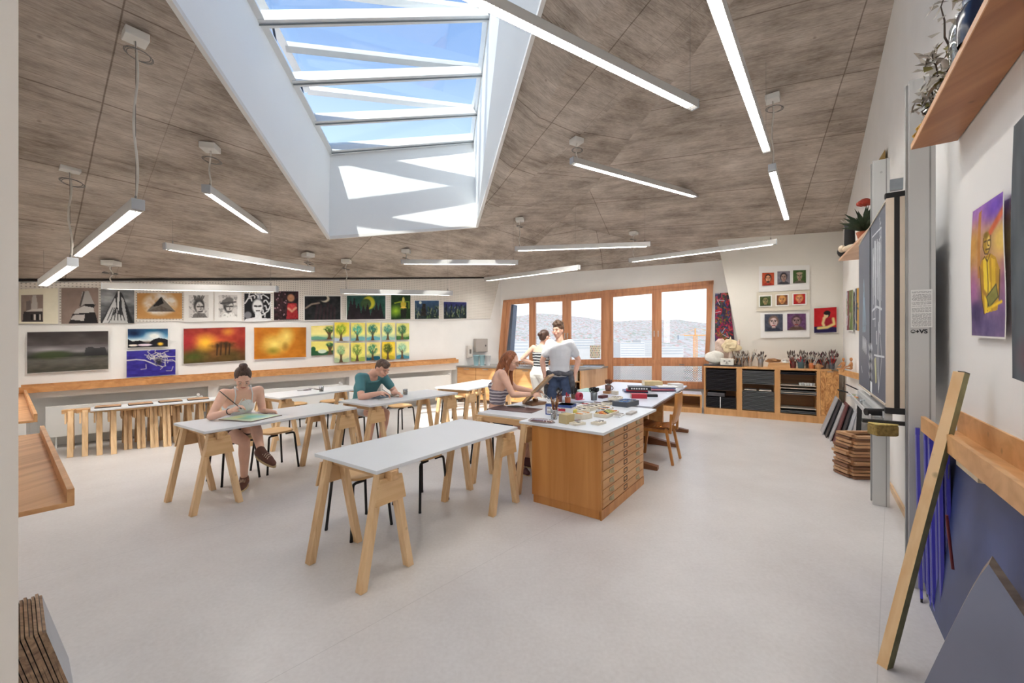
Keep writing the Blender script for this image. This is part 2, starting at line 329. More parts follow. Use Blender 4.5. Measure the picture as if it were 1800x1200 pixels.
# near left wall behind the trays, then rear wall
m=MB(); lc=V((-6.76,5.58,0)); ln=V((-2.55,1.55,0)); ln=lc+(V((-3.41+ -.18,2.9-.2,0))-lc)*1.0
ld=V((-.78,.625,0)); tb=V((-2.21,1.62,0)); 
m.quad(lc,V((-2.15,1.45,0)),V((-2.15,1.45,5.3)),L0); m.quad(V((-2.15,1.45,0)),V((-1.6,1.0,0)),V((-1.6,1.0,5.6)),V((-2.15,1.45,5.3)))
struct(m.build('wall_side',white))
m=MB(); m.bx(-2.2,-1.21,.35,1.0,0,6.4); struct(m.build('wall_pillar',mat('warm_white_paint',(252,246,238),.75,var=.02,scale=2)))
m=MB(); m.quad(V((-2.2,.35,0)),V((-2.2,-2.6,0)),V((-2.2,-2.6,7)),V((-2.2,.35,7))); m.quad(V((-2.2,-2.6,0)),Q20,V((Q2.x,Q2.y,8)),V((-2.2,-2.6,7))); struct(m.build('wall_rear',white))
# ---------- ceiling height lookup ----------
TRI=[]
for pts,_ in polys:
    for i in range(1,len(pts)-1): TRI.append((pts[0],pts[i],pts[i+1]))
def ceil_z(x,y):
    best=None
    for a,b,c in TRI:
        d=(b.y-c.y)*(a.x-c.x)+(c.x-b.x)*(a.y-c.y)
        if abs(d)<1e-9: continue
        l1=((b.y-c.y)*(x-c.x)+(c.x-b.x)*(y-c.y))/d; l2=((c.y-a.y)*(x-c.x)+(a.x-c.x)*(y-c.y))/d; l3=1-l1-l2
        if min(l1,l2,l3)>-1e-3:
            z=l1*a.z+l2*b.z+l3*c.z
            if best is None or z<best: best=z
    return best if best is not None else 4.5
# ---------- skylight glazing ----------
alu=mat('white_coated_metal',(228,231,232),.35,var=.02)
alug=mat('grey_gasket',(120,126,130),.5,var=.05)
gpane=glass('skylight_glass',(.90,.955,.97),.07)
wr=empty('window_2',(0,0,0)); wr['kind']='structure'
def GP(u,v): return Pp(u,v,G)
gn=V((-G[1],-G[2],1)).normalized()
barsL=[GP(580,262),GP(551,211),GP(512,140),GP(451,34)]; barsR=[GP(832,243),GP(836,196),GP(852,126),GP(859,26)]
barsL.append(GL3+gl*.0); barsR.append(GR3)
fb=MB()
for i in range(4): fb.bar(barsL[i],barsR[i],.10,.16,gn)
fb.bar(GL1,GL3,.09,.14,gn); fb.bar(GR1,GR3,.09,.14,gn); fb.build('frame',alu,wr)
gk=MB()
for i in range(4): gk.bar(barsL[i]-gn*.09,barsR[i]-gn*.09,.012,.012,gn)
gk.build('gasket',alug,wr)
for i in (0,3):
    p=MB(); p.quad(barsL[i]+gn*.03,barsR[i]+gn*.03,barsR[i+1]+gn*.03,barsL[i+1]+gn*.03); p.build('pane',gpane,wr)
for i in (1,2):
    up=gn*.62; a,b_=barsL[i]+up,barsR[i]+gn*.06; c,d_=barsR[i+1]+gn*.06,barsL[i+1]+up
    a=a+(b_-a)*.03; d_=d_+(c-d_)*.03
    s=MB()
    for q0,q1 in ((a,b_),(b_,c),(c,d_),(d_,a)): s.bar(q0,q1,.10,.09,gn)
    so=s.build('sash',alu,wr)
    p=MB(); p.quad(a,b_,c,d_); p.build('pane',gpane,so)
    p=MB(); p.tube([barsL[i]+(barsL[i+1]-barsL[i])*.4, a+(d_-a)*.4],.015); p.build('actuator',mat('dark_metal',(60,62,66),.4,.6),so)
# ---------- timber window ----------
wdw=wood('larch_frame',(172,112,74),(204,146,104),axis=2,scale=9,knots=False)
wpane=glass('window_glass',(.97,.985,.985),.02)
wr=empty('window_1',(0,0,0)); wr['kind']='structure'
bn=(V((WB[1][0]-WB[0][0],WB[1][1]-WB[0][1],0)).normalized()); bn=V((bn.y,-bn.x,0)); 
if bn.y>0: bn=-bn                                   # towards the room
def wprism(mb,px,inn=.05,out=.07): mb.prism([wb(u,v)-bn*out for u,v in px],bn*(inn+out))
fr=MB()
wprism(fr,[(886,528),(1254,493),(1254,500),(886,532)],.06); wprism(fr,[(1246,494),(1254,493),(1243,682),(1236,682)],.06)
wprism(fr,[(886,528),(893,528),(884,642),(876,642)],.06); wprism(fr,[(876,635),(1070,632.5),(1070,640),(876,642)],.06)
wprism(fr,[(1060,511),(1073,510),(1073,680),(1064,680)],.065); wprism(fr,[(1066,672),(1240,676),(1240,683),(1066,680)],.06)
wprism(fr,[(1066,632),(1243,632),(1242,639),(1066,638)],.055)
fr.build('frame',wdw,wr)
sashes=[[(898,535),(931,533),(931,633.5),(888,634)],[(942,531.5),(989,529.5),(989,632),(942,633)],[(1004,529),(1057,523.5),(1057,631),(1004,632)],
 [(1078,522),(1146,516),(1146,628.5),(1078,628.5)],[(1163,513.5),(1242,507),(1241,628),(1163,628)],
 [(1078,643),(1146,643),(1146,668),(1078,667)],[(1163,643),(1234,643),(1234,671),(1163,669)]]
outs=[[(890,528),(937,524),(937,640),(880,642)],[(936.5,524.5),(996.5,519),(996.5,640),(936.5,640)],[(996.5,519),(1064,512.5),(1064,639),(996.5,640)],
 [(1070,511.5),(1154.5,503.5),(1154.5,637),(1070,637)],[(1154.5,503.5),(1249,495),(1246,637),(1154.5,637)],
 [(1070,636),(1154.5,636),(1154.5,679),(1070,677)],[(1154.5,636),(1241,636),(1239,681),(1154.5,679)]]
perf=None
for k,(gq,oq) in enumerate(zip(sashes,outs)):
    s=MB(); I=[wb(*p) for p in gq]; O=[wb(*p) for p in oq]; t=.045
    for side in (1,-1):
        o=bn*t*side
        for i in range(4):
            j=(i+1)%4; s.quad(O[i]+o,O[j]+o,I[j]+o,I[i]+o)
    for i in range(4):
        j=(i+1)%4; s.quad(I[i]+bn*t,I[j]+bn*t,I[j]-bn*t,I[i]-bn*t); s.quad(O[i]+bn*t,O[j]+bn*t,O[j]-bn*t,O[i]-bn*t)
    so=s.build('sash',wdw,wr)
    p=MB(); p.quad(*I); p.build('pane',wpane,so)
    hp=None
    if k==1: hp=wb(994,586)
    if k==2: hp=wb(999,586)
    if k==3: hp=wb(1150,582)
    if k==4: hp=wb(1157,582)
    if k in(5,6): hp=wb(1110 if k==5 else 1198,640.5)
    if hp is not None:
        h=MB()
        if k<5: h.tube([hp+bn*.045,hp+bn*.09],.014); h.bar(hp+bn*.09,hp+bn*.09+V((0,0,-.13)),.02,.018,bn)
        else: h.bar(hp+bn*.07-V((.06,0,0)),hp+bn*.07+V((.06,0,0)),.02,.02)
        h.build('handle',mat('brushed_steel',(190,190,188),.3,.9),so)
sl_=MB(); sl_.prism([wb(u,v)-bn*.12 for u,v in ((889,534),(900,534.5),(893,634),(883,634))],-bn*.3); sl_.build('outer_jamb',mat('slate_jamb',(92,104,122),.6),wr)
# perforated metal guard outside the two low panes
pg_,nt,b=new_mat('perforated_guard'); uvn=N(nt,'ShaderNodeUVMap'); vo=N(nt,'ShaderNodeTexVoronoi',voronoi_dimensions='2D'); vo.inputs['Scale'].default_value=27; vo.inputs['Randomness'].default_value=.0
mp=N(nt,'ShaderNodeMapping'); mp.inputs['Rotation'].default_value=(0,0,R(45)); nt.links.new(uvn.outputs[0],mp.inputs[0])
nt.links.new(mp.outputs[0],vo.inputs['Vector']); g=N(nt,'ShaderNodeMath',operation='GREATER_THAN'); g.inputs[1].default_value=.36; nt.links.new(vo.outputs['Distance'],g.inputs[0])
nt.links.new(g.outputs[0],b.inputs['Alpha']); b.inputs['Base Color'].default_value=srgb(225,226,226)
gq=[wb(*p)-bn*.25 for p in ((1076,641),(1240,641),(1240,676),(1076,674))]
go=poly_uv('guard',[(gq,gq[1]-gq[0])],pg_); go.parent=wr
# ---------- the view: valley, town and crane ----------
tm,nt,b=new_mat('hazy_town_hills'); tc=N(nt,'ShaderNodeTexCoord'); 
mp=N(nt,'ShaderNodeMapping'); mp.inputs['Scale'].default_value=(1,.35,1); nt.links.new(tc.outputs['Object'],mp.inputs[0])
n1=N(nt,'ShaderNodeTexNoise'); n1.inputs['Scale'].default_value=.006; n1.inputs['Detail'].default_value=5
vo=N(nt,'ShaderNodeTexVoronoi'); vo.inputs['Scale'].default_value=.19
for q in (n1,vo): nt.links.new(mp.outputs[0],q.inputs['Vector'])
r1=N(nt,'ShaderNodeValToRGB'); e=r1.color_ramp.elements; e[0].position=.40; e[0].color=srgb(158,182,160); e[1].position=.60; e[1].color=srgb(226,222,220)
r2=N(nt,'ShaderNodeValToRGB'); r2.color_ramp.interpolation='CONSTANT'; e=r2.color_ramp.elements; e[0].color=srgb(236,232,230); e[1].position=.42; e[1].color=srgb(226,150,128)
q=e.new(.62); q.color=srgb(140,172,130); q=e.new(.8); q.color=srgb(212,208,206)
sep=N(nt,'ShaderNodeSeparateColor'); nt.links.new(vo.outputs['Color'],sep.inputs[0]); nt.links.new(sep.outputs[0],r2.inputs['Fac'])
nt.links.new(n1.outputs[0],r1.inputs['Fac'])
mx=N(nt,'ShaderNodeMix',data_type='RGBA'); mx.inputs[0].default_value=.78; nt.links.new(r1.outputs[0],mx.inputs[6]); nt.links.new(r2.outputs[0],mx.inputs[7])
hz=N(nt,'ShaderNodeMix',data_type='RGBA'); hz.inputs[0].default_value=.42; hz.inputs[7].default_value=srgb(240,240,242); nt.links.new(mx.outputs[2],hz.inputs[6])  # distance haze is mixed into the base colour of the hills
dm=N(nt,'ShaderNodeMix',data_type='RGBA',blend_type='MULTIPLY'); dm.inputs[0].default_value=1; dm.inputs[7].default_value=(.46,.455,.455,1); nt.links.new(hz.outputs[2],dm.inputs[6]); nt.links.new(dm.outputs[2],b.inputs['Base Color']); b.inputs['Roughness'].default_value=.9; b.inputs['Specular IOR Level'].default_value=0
vs=[];fs=[]; nx,ny=60,40
for j in range(ny):
    t=j/(ny-1); y=170+2400*t**1.5
    for i in range(nx):
        x=(i/(nx-1)-.5)*(700+y*1.9)
        z=-42+ (110+14*math.sin(x*.004+1)+9*math.sin(x*.011))*max(0,min(1,(y-300)/1500))**1.35*1.22
        vs.append((x,y,z+3*math.sin(x*.03+y*.02)))
for j in range(ny-1):
    for i in range(nx-1): a=j*nx+i; fs.append((a,a+1,a+nx+1,a+nx))
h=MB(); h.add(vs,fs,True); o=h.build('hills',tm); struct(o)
bw=mat('pale_facade',(182,182,182),.8,var=.03,scale=.2); bg2=mat('window_band',(150,158,166),.5,var=.03,scale=.2); brd=mat('red_roof',(206,150,132),.8,var=.1,scale=.5); org=mat('crane_orange',(206,140,66),.6,var=.05)
def building(u,v,Y,w_,h_,dep,label,rz=.2,roof=False,n=6):
    p=Py(u,v,Y); e_=empty('office_building' if not roof else 'town_house',p,rz,label,'building','distant buildings in the valley')
    m=MB(); m.bx(-w_/2,w_/2,0,dep,-25,h_); m.build('wall',bw,e_)
    if not roof:
        m=MB()
        for k in range(n): z=h_*(k+.45)/n; m.bx(-w_/2*.95,w_/2*.95,-.05,.1,z,z+h_/n*.28)
        m.build('window_band',bg2,e_)
    else:
        m=MB(); a=w_/2+.4; m.add([(-a,-.4,h_),(a,-.4,h_),(a,dep+.4,h_),(-a,dep+.4,h_),(-a,dep/2,h_+w_*.3),(a,dep/2,h_+w_*.3)],[(0,1,5,4),(2,3,4,5),(0,4,3),(1,2,5)]); m.build('roof',brd,e_)
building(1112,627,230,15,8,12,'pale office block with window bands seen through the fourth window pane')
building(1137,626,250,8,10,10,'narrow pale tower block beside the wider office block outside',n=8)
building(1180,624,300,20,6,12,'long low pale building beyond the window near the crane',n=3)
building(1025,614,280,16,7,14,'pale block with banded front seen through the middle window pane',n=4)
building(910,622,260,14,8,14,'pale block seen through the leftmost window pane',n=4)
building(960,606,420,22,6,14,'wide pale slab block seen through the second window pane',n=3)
cp=Py(1222,640,240); ce=empty('tower_crane',cp,0,'orange tower crane standing in the town beyond the window','crane')
m=MB()
for a in(-.8,.8):
    for c in(-.8,.8): m.bx(a-.12,a+.12,c-.12,c+.12,-20,17)
for k in range(18): m.bar((-.8,-.8,-18+2*k),(.8,-.8,-16+2*k),.12,.12)
m.build('mast',org,ce)
m=MB(); m.bar((-9,0,17),(32,6,17.4),.5,.5); m.bar((0,0,17),(0,0,21),.5,.5,(1,0,0)); m.bar((0,0,21),(25,5,17.4),.12,.12); m.bar((0,0,21),(-8,0,17),.12,.12); m.build('jib',org,ce)
m=MB(); m.bx(-10,-7,-1,1,14.5,17); m.build('counterweight',bg2,ce)
# ---------- pendant lamps ----------
lampm=mat('anodised_aluminium',(206,204,200),.42,.12,var=.03); capm=mat('lamp_end_grey',(184,188,192),.45,.1,var=.03)
cabm=mat('white_cable',(216,210,200),.5); wirem=mat('steel_wire',(130,128,124),.35,.8); canm=mat('white_canopy',(232,230,224),.5,var=.02)
def louver(name,st):
    m,nt,b=new_mat(name); tc=N(nt,'ShaderNodeTexCoord'); sp=N(nt,'ShaderNodeSeparateXYZ'); nt.links.new(tc.outputs['Object'],sp.inputs[0])
    g=stripe(sp.outputs[1],38.0,nt); mx=N(nt,'ShaderNodeMix',data_type='RGBA'); mx.inputs[6].default_value=(1,.965,.93,1); mx.inputs[7].default_value=(.42,.40,.38,1); nt.links.new(g.outputs[0],mx.inputs[0])
    nt.links.new(mx.outputs[2],b.inputs['Base Color']); nt.links.new(mx.outputs[2],b.inputs['Emission Color']); b.inputs['Emission Strength'].default_value=st; b.inputs['Roughness'].default_value=.3; return m
lv_hi=mat('lit_louver',(214,212,208),.3,.2,emit=(255,250,244),es=.25); lv_lo=mat('dim_louver',(176,174,170),.3,.2)
def PZL(u,v,dz): return Pz(u,v,HC+dz)
def lamp(px,dz,label,lit=False,canopy=0,ext=None,power=22):
    (u,v),(u2,v2)=px; dz=dz if isinstance(dz,tuple) else (dz,dz); p=PZL(u,v,dz[0]); q=PZL(u2,v2,dz[1])
    if ext: p=q+(p-q).normalized()*ext
    mid=(p+q)/2; d=q-p; L=d.length; rz=math.atan2(-d.x,d.y); sl=math.atan2(d.z,math.hypot(d.x,d.y))
    e_=empty('pendant_lamp',mid,rz,label,'lamp','slim pendant lamps under the concrete ceiling')
    W_,H_=.085,.088; t=.004
    m=MB(); m.bx(-W_/2,W_/2,-L/2+.006,L/2-.006,H_-.004,H_); m.bx(-W_/2,-W_/2+t,-L/2+.006,L/2-.006,0,H_); m.bx(W_/2-t,W_/2,-L/2+.006,L/2-.006,0,H_); m.build('housing',lampm,e_)
    m=MB(); m.bx(-W_/2+t,W_/2-t,-L/2+.008,L/2-.008,.018,.024); nb_=int(L/.034)
    for i in range(nb_): y=-L/2+.02+(L-.04)*i/(nb_-1); m.bx(-W_/2+t,W_/2-t,y-.003,y+.003,0,.010)
    m.bx(-.003,.003,-L/2+.01,L/2-.01,.001,.009); m.build('louver',lv_hi if lit else lv_lo,e_)
    for s in(-1,1):
        m=MB(); m.bx(-W_/2-.001,W_/2+.001,s*L/2-.006,s*L/2+.006,-.001,H_+.001); m.build('end_cap',capm,e_)
    for s in(-1,1):
        y=s*(L/2-.09); c=mid+V((-math.sin(rz)*y,math.cos(rz)*y,0)); zc=ceil_z(c.x,c.y)-mid.z
        main=(canopy==s)
        m=MB(); m.tube([(0,y,H_),(0,y,zc)],(.0013 if not main else .0018),6); m.build('suspension_wire',wirem,e_)
        m=MB(); m.tube([(0,y,H_),(0,y,H_+.045)],.008,8); m.build('wire_clip',wirem,e_)
        if main:
            m=MB(); m.box((0,y,zc-.045),(.16,.16,.07)); m.build('canopy',canm,e_,bevel=.006)
            pts=[(.012*math.sin(k*.7),y+.012*math.cos(k*.9),H_+(zc-.05-H_)*k/14) for k in range(15)]
            m=MB(); m.tube(pts,.009,6); m.build('cable',cabm,e_)
            m=MB()
            for r_ in (.08,.092,.10): m.tube([(r_*math.cos(k*.42)+.02,y+r_*math.sin(k*.42)*.7,zc-.19+.02*math.sin(k*.42+r_*40)) for k in range(16)],.0035,5)
            m.build('cable_coil',wirem,e_)
    l=bpy.data.lights.new('lamp_light','AREA'); l.shape='RECTANGLE'; l.size=.07; l.size_y=L*.95; l.energy=power; l.color=(1,.97,.93)
    o=bpy.data.objects.new('lamp_light',l); col.objects.link(o); o.parent=e_; o.location=(0,0,.0125)
    if abs(sl)>.001: e_.rotation_euler=(sl,0,rz)
    return e_
PWR=29
def dzc(pe,cp,pl): c=Pp(cp[0],cp[1],pl); return (V0-pe[1])/F*c.y
lamp([(800,-15),(1222,192)],2.5,'brightly lit pendant lamp crossing in front of the skylight',True,0,4.2,PWR*1.3)
lamp([(1250,-15),(1348,268)],2.3,'brightly lit pendant lamp, the longer of the two pointing into the room at the right',True,0,3.4,PWR*1.3)
lamp([(1357,300),(1383,387)],dzc((1357,300),(1357,157),PR),'short-looking pendant lamp hanging just beyond the brightly lit right-hand one',False,-1,None,PWR)
lamp([(1005,287),(1224,347)],dzc((1005,287),(1015,186),PR),'grey pendant lamp hanging alone between skylight and right wall',False,-1,None,PWR)
lamp([(906,441),(1142,433)],1.85,'level grey pendant lamp below the far right corner of the skylight',False,-1,None,PWR)
lamp([(1107,461),(1365,429)],1.75,'pendant lamp slanting up to the right across the portrait wall edge',False,-1,None,PWR)
lamp([(853,494),(1018,473)],1.48,'pendant lamp hanging above the timber window by the far corner',False,0,None,PWR)
lamp([(706,464),(910,465)],1.53,'level pendant lamp in front of the far end of the perforated wall panel',False,-1,None,PWR)
lamp([(600,516),(795,519)],.89,'low pendant lamp in front of the dark night-scene pictures',False,-1,None,PWR*.3)
lamp([(183,508),(487,513)],.73,'low pendant lamp in front of the charcoal drawings',False,-1,None,PWR*.28)
lamp([(289,438),(550,478)],1.22,'white-sided pendant lamp slanting down to the right, under the left ceiling',False,1,None,PWR)
lamp([(362,338),(497,430)],1.68,'pendant lamp with white side close to the left edge of the skylight',False,-1,None,PWR)
lamp([(243,368),(135,452)],1.12,'pendant lamp on a long white cable nearest the left pillar',False,-1,None,PWR*.7)
lamp([(128,467),(75,503)],(.80,.70),'smallest-looking pendant lamp, beyond the long-cabled one at the left',False,-1,None,PWR*.28)
area('rear_fill_light',(.2,-2.3,3.4),(.3,6,3.4),2.6,4.0,230,(1,.985,.97))  # fill lamp added behind the camera; the rear wall has no window
# ---------- furniture ----------
pine=wood('pine',(214,172,122),(240,206,160),axis=2,scale=12); pine_y=wood('pine_beam',(204,160,112),(230,192,146),axis=1,scale=12)
ply=wood('birch_ply',(214,172,122),(232,196,148),axis=0,scale=10,knots=False)
oak=wood('oak_ledge',(186,128,74),(216,160,104),axis=0,scale=9); 
topm=mat('white_laminate',(226,230,234),.32,var=.012,scale=3); edgem=mat('board_edge',(196,192,182),.6,var=.08,scale=20)
blk=mat('black_steel',(34,32,32),.38,.4,var=.05)
def frame2(o,a): return (lambda x,y,z=0: V((o[0]+x*math.cos(a)-y*math.sin(a),o[1]+x*math.sin(a)+y*math.cos(a),z)))
def make_trestle():
    r=empty('trestle',(0,0,0),0,'x','trestle','pine trestles under the white table tops')
    m=MB(); m.bx(-.03,.03,-.37,.37,.642,.704); m.build('beam',pine_y,r,bevel=.003)
    for sy in(-1,1):
        for sx in(-1,1):
            m=MB(); y=sy*.285; a=V((sx*.052,y,.675)); b=V((sx*.185,y,0.0))
            w_=.047/2; h_=.029
            m.add([(b.x-w_,y-h_,0),(b.x+w_,y-h_,0),(b.x+w_,y+h_,0),(b.x-w_,y+h_,0),(a.x-w_*.9,y-h_,.69),(a.x+w_*.9,y-h_,.69),(a.x+w_*.9,y+h_,.69),(a.x-w_*.9,y+h_,.69)],[(3,2,1,0),(4,5,6,7),(0,1,5,4),(1,2,6,5),(2,3,7,6),(3,0,4,7)])
            m.build('leg',pine,r,bevel=.003)
        m=MB(); y=sy*.33; m.prism([(-.085,y-.009,.66),(.085,y-.009,.66),(.118,y-.009,.50),(-.118,y-.009,.50)],(0,.018,0)); m.build('gusset',ply,r)
    return r
TR=make_trestle(); tr_used=[]
def trestle(x,y,a,label,group=None,sc_=1,z=0):
    if not tr_used: o=TR; o.location=(x,y,z); o.rotation_euler=(0,0,a); o['label']=label
    else: o=dup(TR,(x,y,z),a,label)
    tr_used.append(o)
    if group: o['group']=group
    if sc_!=1: o.scale=(1,1,sc_)
    return o
TL_,TW_=1.552,.694
def table(near,a,desc,trdesc,L=TL_,z=.73,skip=()):
    f=frame2(near,a); c=f(L/2,TW_/2,0)
    m=MB(); m.bx(-L/2,L/2,-TW_/2,TW_/2,z-.024,z); o=m.build('white_tabletop',topm,None,bevel=.002); o.location=(c.x,c.y,0); o.rotation_euler=(0,0,a)
    tag(o,desc,'table top','white boards lying on trestles')
    for s in(-1,1):
        if s in skip: continue
        p=f(L/2+s*.655,TW_/2); trestle(p.x,p.y,a,trdesc[0 if s<0 else 1],sc_=(z-.025)/.704)
    return f
T1=table((-.829,2.496),.967,'empty white board table top nearest the camera, left of the plan chest',('pine trestle under the near end of the front table','pine trestle under the far end of the front table, beside the plan chest'))
T2=table((-2.70,3.58),.998,'white table top where the girl in the white top is painting',('pine trestle under the left end of the painting girl\'s table','pine trestle under the right end of the painting girl\'s table'))
T3=table((-1.744,5.008),.94,'white table top where the boy in the teal shirt is drawing',('pine trestle beside the drawing boy\'s knee under his table','pine trestle under the far end of the drawing boy\'s table'))
T4=table((-.70,6.67),1.10,'white table top beyond the drawing boy, in front of the sink counter',('pine trestle under the near end of the table before the sink counter','pine trestle under the far end of the table before the sink counter'))
T5=table((-3.22,5.65),1.02,'white table top by the left wall with spatulas and a jar on it',('pine trestle under the near end of the table with the spatulas','pine trestle under the far end of the table with the spatulas'))
T7=table((.203,4.175),1.0,'white table top where the long-haired girl with glasses works',('pine trestle at the long-haired girl\'s table near her feet','pine trestle under the far end of the long-haired girl\'s table'),z=.728,L=1.33)
# stools
def make_stool():
    r=empty('stool',(0,0,0),0,'x','stool','round-cornered wooden stools on black tube legs')
    m=MB(); pr=[]
    for zz,k in ((.438,.93),(.442,.99),(.452,1),(.460,.985),(.462,.93),(.455,.5)):
        ring=[]
        for i in range(28):
            t=2*math.pi*i/28; c,s=math.cos(t),math.sin(t); q=(abs(c)**3.2+abs(s)**3.2)**(-1/3.2); ring.append(V((c*q*.172*k,s*q*.172*k,zz)))
        pr.append(ring)
    m.rings(pr); m.build('seat',wood('stool_ply',(210,166,112),(228,188,136),axis=0,scale=9,knots=False),r)
    for sx in(-1,1):
        for sy in(-1,1):
            m=MB(); m.tube([(sx*.05,sy*.135,.425),(sx*.125,sy*.140,.425),(sx*.145,sy*.142,.418),(sx*.152,sy*.144,.40),(sx*.185,sy*.172,.012)],.0115,8); m.tube([(sx*.1845,sy*.1715,.018),(sx*.186,sy*.173,0)],.0125,8); m.build('leg',blk,r)
    m=MB(); m.bx(-.10,.10,-.10,.10,.426,.440); m.build('seat_frame',blk,r)
    return r
ST=make_stool(); stools=[]
for x,y,a,lb in [(-1.25,3.34,.95,'wooden stool with black legs under the near half of the front table'),(-.86,3.86,1.0,'wooden stool pushed under the middle of the front table, mostly hidden'),
 (-3.07,4.50,1.0,'stool the girl in the white top sits on'),(-2.83,4.87,1.05,'empty wooden stool right beside the painting girl'),(-2.23,6.02,.95,'stool the boy in the teal shirt sits on'),
 (-1.85,6.75,.95,'empty stool just beyond the drawing boy\'s knees'),(-3.70,6.95,.98,'stool behind the spatula table, close to the painting girl\'s elbow'),(-3.22,7.28,.98,'stool behind the spatula table, seat showing left of the teal-shirted boy'),
 (-1.10,7.75,1.1,'stool at the near end behind the table before the sink counter'),(-.74,8.3,1.1,'stool near the sink counter front, second behind its table'),(-.27,5.12,1.0,'stool the long-haired girl with glasses sits on')]:
    o=ST if not stools else dup(ST,(x,y,0),a,lb)
    o.location=(x,y,0); o.rotation_euler=(0,0,a); o['label']=lb; stools.append(o)
# trestle store with a narrow board on top, along the left wall
a0=V((-5.53,5.35)); a1=a0+V((math.cos(.80),math.sin(.80)))*1.4; sd=(a1-a0).normalized(); sa=math.atan2(sd.y,sd.x); sn=V((-sd.y,sd.x))
zs=.615
m=MB(); m.bx(0,1.42,0,.36,zs-.02,zs); o=m.build('storage_board',topm,None,bevel=.002); o.location=(a0.x,a0.y,0); o.rotation_euler=(0,0,sa); tag(o,'narrow white board lying across the row of stored trestles by the left wall','board')
for k in range(9):
    t=.10+k*.135; p=a0+sd*t+sn*(.27+.066*(3-k%4)); trestle(p.x,p.y,sa-math.pi/2,'pine trestle in the tightly packed row stored by the left wall','stored trestles by the left wall',sc_=(zs-.021)/.704); tr_used[-1].scale=(1.5,1,(zs-.021)/.704)
bts=mat('brown_sketch_stack',(176,140,108),.8,var=.15,scale=14); dkp=mat('dark_paper',(70,62,58),.8,var=.2)
for k,(uu,vv) in enumerate(((198,708),(253,704),(304,700),(353,696))):
    e_=empty('sketch_pad',(0,0,0),sa+.05*(k%3-1),('leftmost brown sketch pad on the board over the stored trestles','second sketch pad from the left on the board over the stored trestles','third sketch pad, dark-edged, on the board over the stored trestles','rightmost sketch pad on the board over the stored trestles, nearest the painting girl')[k],'sketch pad','sketch pads on the storage board')
    p=a0+sd*(.17+.33*k)+sn*.20; e_.location=(p.x,p.y,zs)
    m=MB(); m.bx(-.13,.13,-.09,.09,0,.012); m.build('cover',dkp,e_); m=MB(); m.bx(-.125,.125,-.085,.09,.012,.020); m.build('page',bts,e_)
# ledge along left wall, tilted a touch like the building
rail=lambda u,v,off:Pw(u,v,WL[0],WL[1],off)
zr0,zr1=.884,1.06
r0=Pw(33,681,*WL,.14); r1=Pw(806,631,*WL,.14); r0b=Pw(33,681,*WL,0); 
dW=V((wn.x,wn.y,0)); nW=V((-wnb.x,-wnb.y,0))        # nW into the room
e_=empty('wall_ledge',r0,0,'long oak picture ledge running the length of the left wall','ledge')
def seg(mb,p,q,n,w0,w1,z0,z1):
    A_=[p+n*w0+V((0,0,z0)),p+n*w1+V((0,0,z0)),p+n*w1+V((0,0,z1)),p+n*w0+V((0,0,z1))]; B_=[x+(q-p) for x in A_]
    mb.add(A_+B_,[(3,2,1,0),(4,5,6,7),(0,1,5,4),(1,2,6,5),(2,3,7,6),(3,0,4,7)])
def ledge(root,p,q,n,W_,oakm,fh=.085,bh=.10,t=.022):
    o=root.location; p=V(p)-o;q=V(q)-o
    m=MB(); seg(m,p,q,n,-t,0,-fh,0); m.build('front_board',oakm,root)
    m=MB(); seg(m,p,q,n,-W_+t,-t,-fh,-fh+.02); m.build('bottom_board',oakm,root)
    m=MB(); seg(m,p,q,n,-W_,-W_+t,-fh,bh-fh+.01); m.build('back_board',oakm,root)
ledge(e_,r0,r1,nW,.135,oak)
# trays on the near left wall
oakx=wood('oak_tray',(190,134,82),(222,170,116),axis=1,scale=7)
td=V((-.78,.625,0)); tn=V((.625,.78,0))
p=Pz(131,858,.88); q=p+td*2.12; e_=empty('wall_tray',p,0,'nearer oak wall tray with open end beside the left pillar','tray','oak trays on the near left wall'); ledge(e_,p,q,tn,.24,oakx,fh=.075)
p=Pz(66,727,.86); q=p+td*3.05; e_=empty('wall_tray',p,0,'farther oak wall tray reaching the left wall corner','tray','oak trays on the near left wall'); ledge(e_,p,q,tn,.26,oakx,fh=.075)
# radiators in the niches
radm=mat('radiator_white',(236,236,233),.4,var=.01)
for k,(ua,ub,lb) in enumerate(((80,356,'flat white radiator panel behind the stored trestles'),(400,602,'flat white radiator panel behind the spatula table'),(672,792,'flat white radiator panel beyond the drawing boy'))):
    pa=Pw(ua,600,*WL,.05); pb_=Pw(ub,600,*WL,.05); pa.z=pb_.z=0; c=(pa+pb_)/2; ang=math.atan2(pb_.y-pa.y,pb_.x-pa.x); L=(pb_-pa).length
    e_=empty('radiator',c,ang,lb,'radiator','radiators along the left wall'); t_=(.60,.64,.69)[k]
    m=MB(); m.bx(-L/2,L/2,-.03,.03,.16,t_); m.build('panel',radm,e_,bevel=.006)
    m=MB(); m.bx(-L/2,L/2,.032,.09,.16,t_-.01); m.build('rear_panel',radm,e_)
    m=MB(); m.tube([(L/2-.06,-.02,t_),(L/2-.06,-.02,t_+.03)],.018); m.tube([(L/2-.06,-.02,t_+.03),(L/2-.06,-.10,t_+.03)],.022); m.build('valve',radm,e_)
    m=MB(); m.tube([(L/2-.06,.0,.16),(L/2-.06,.0,0)],.01); m.build('pipe',radm,e_); m=MB(); m.tube([(-L/2+.1,.0,.16),(-L/2+.1,.0,0)],.01); m.build('pipe',radm,e_)
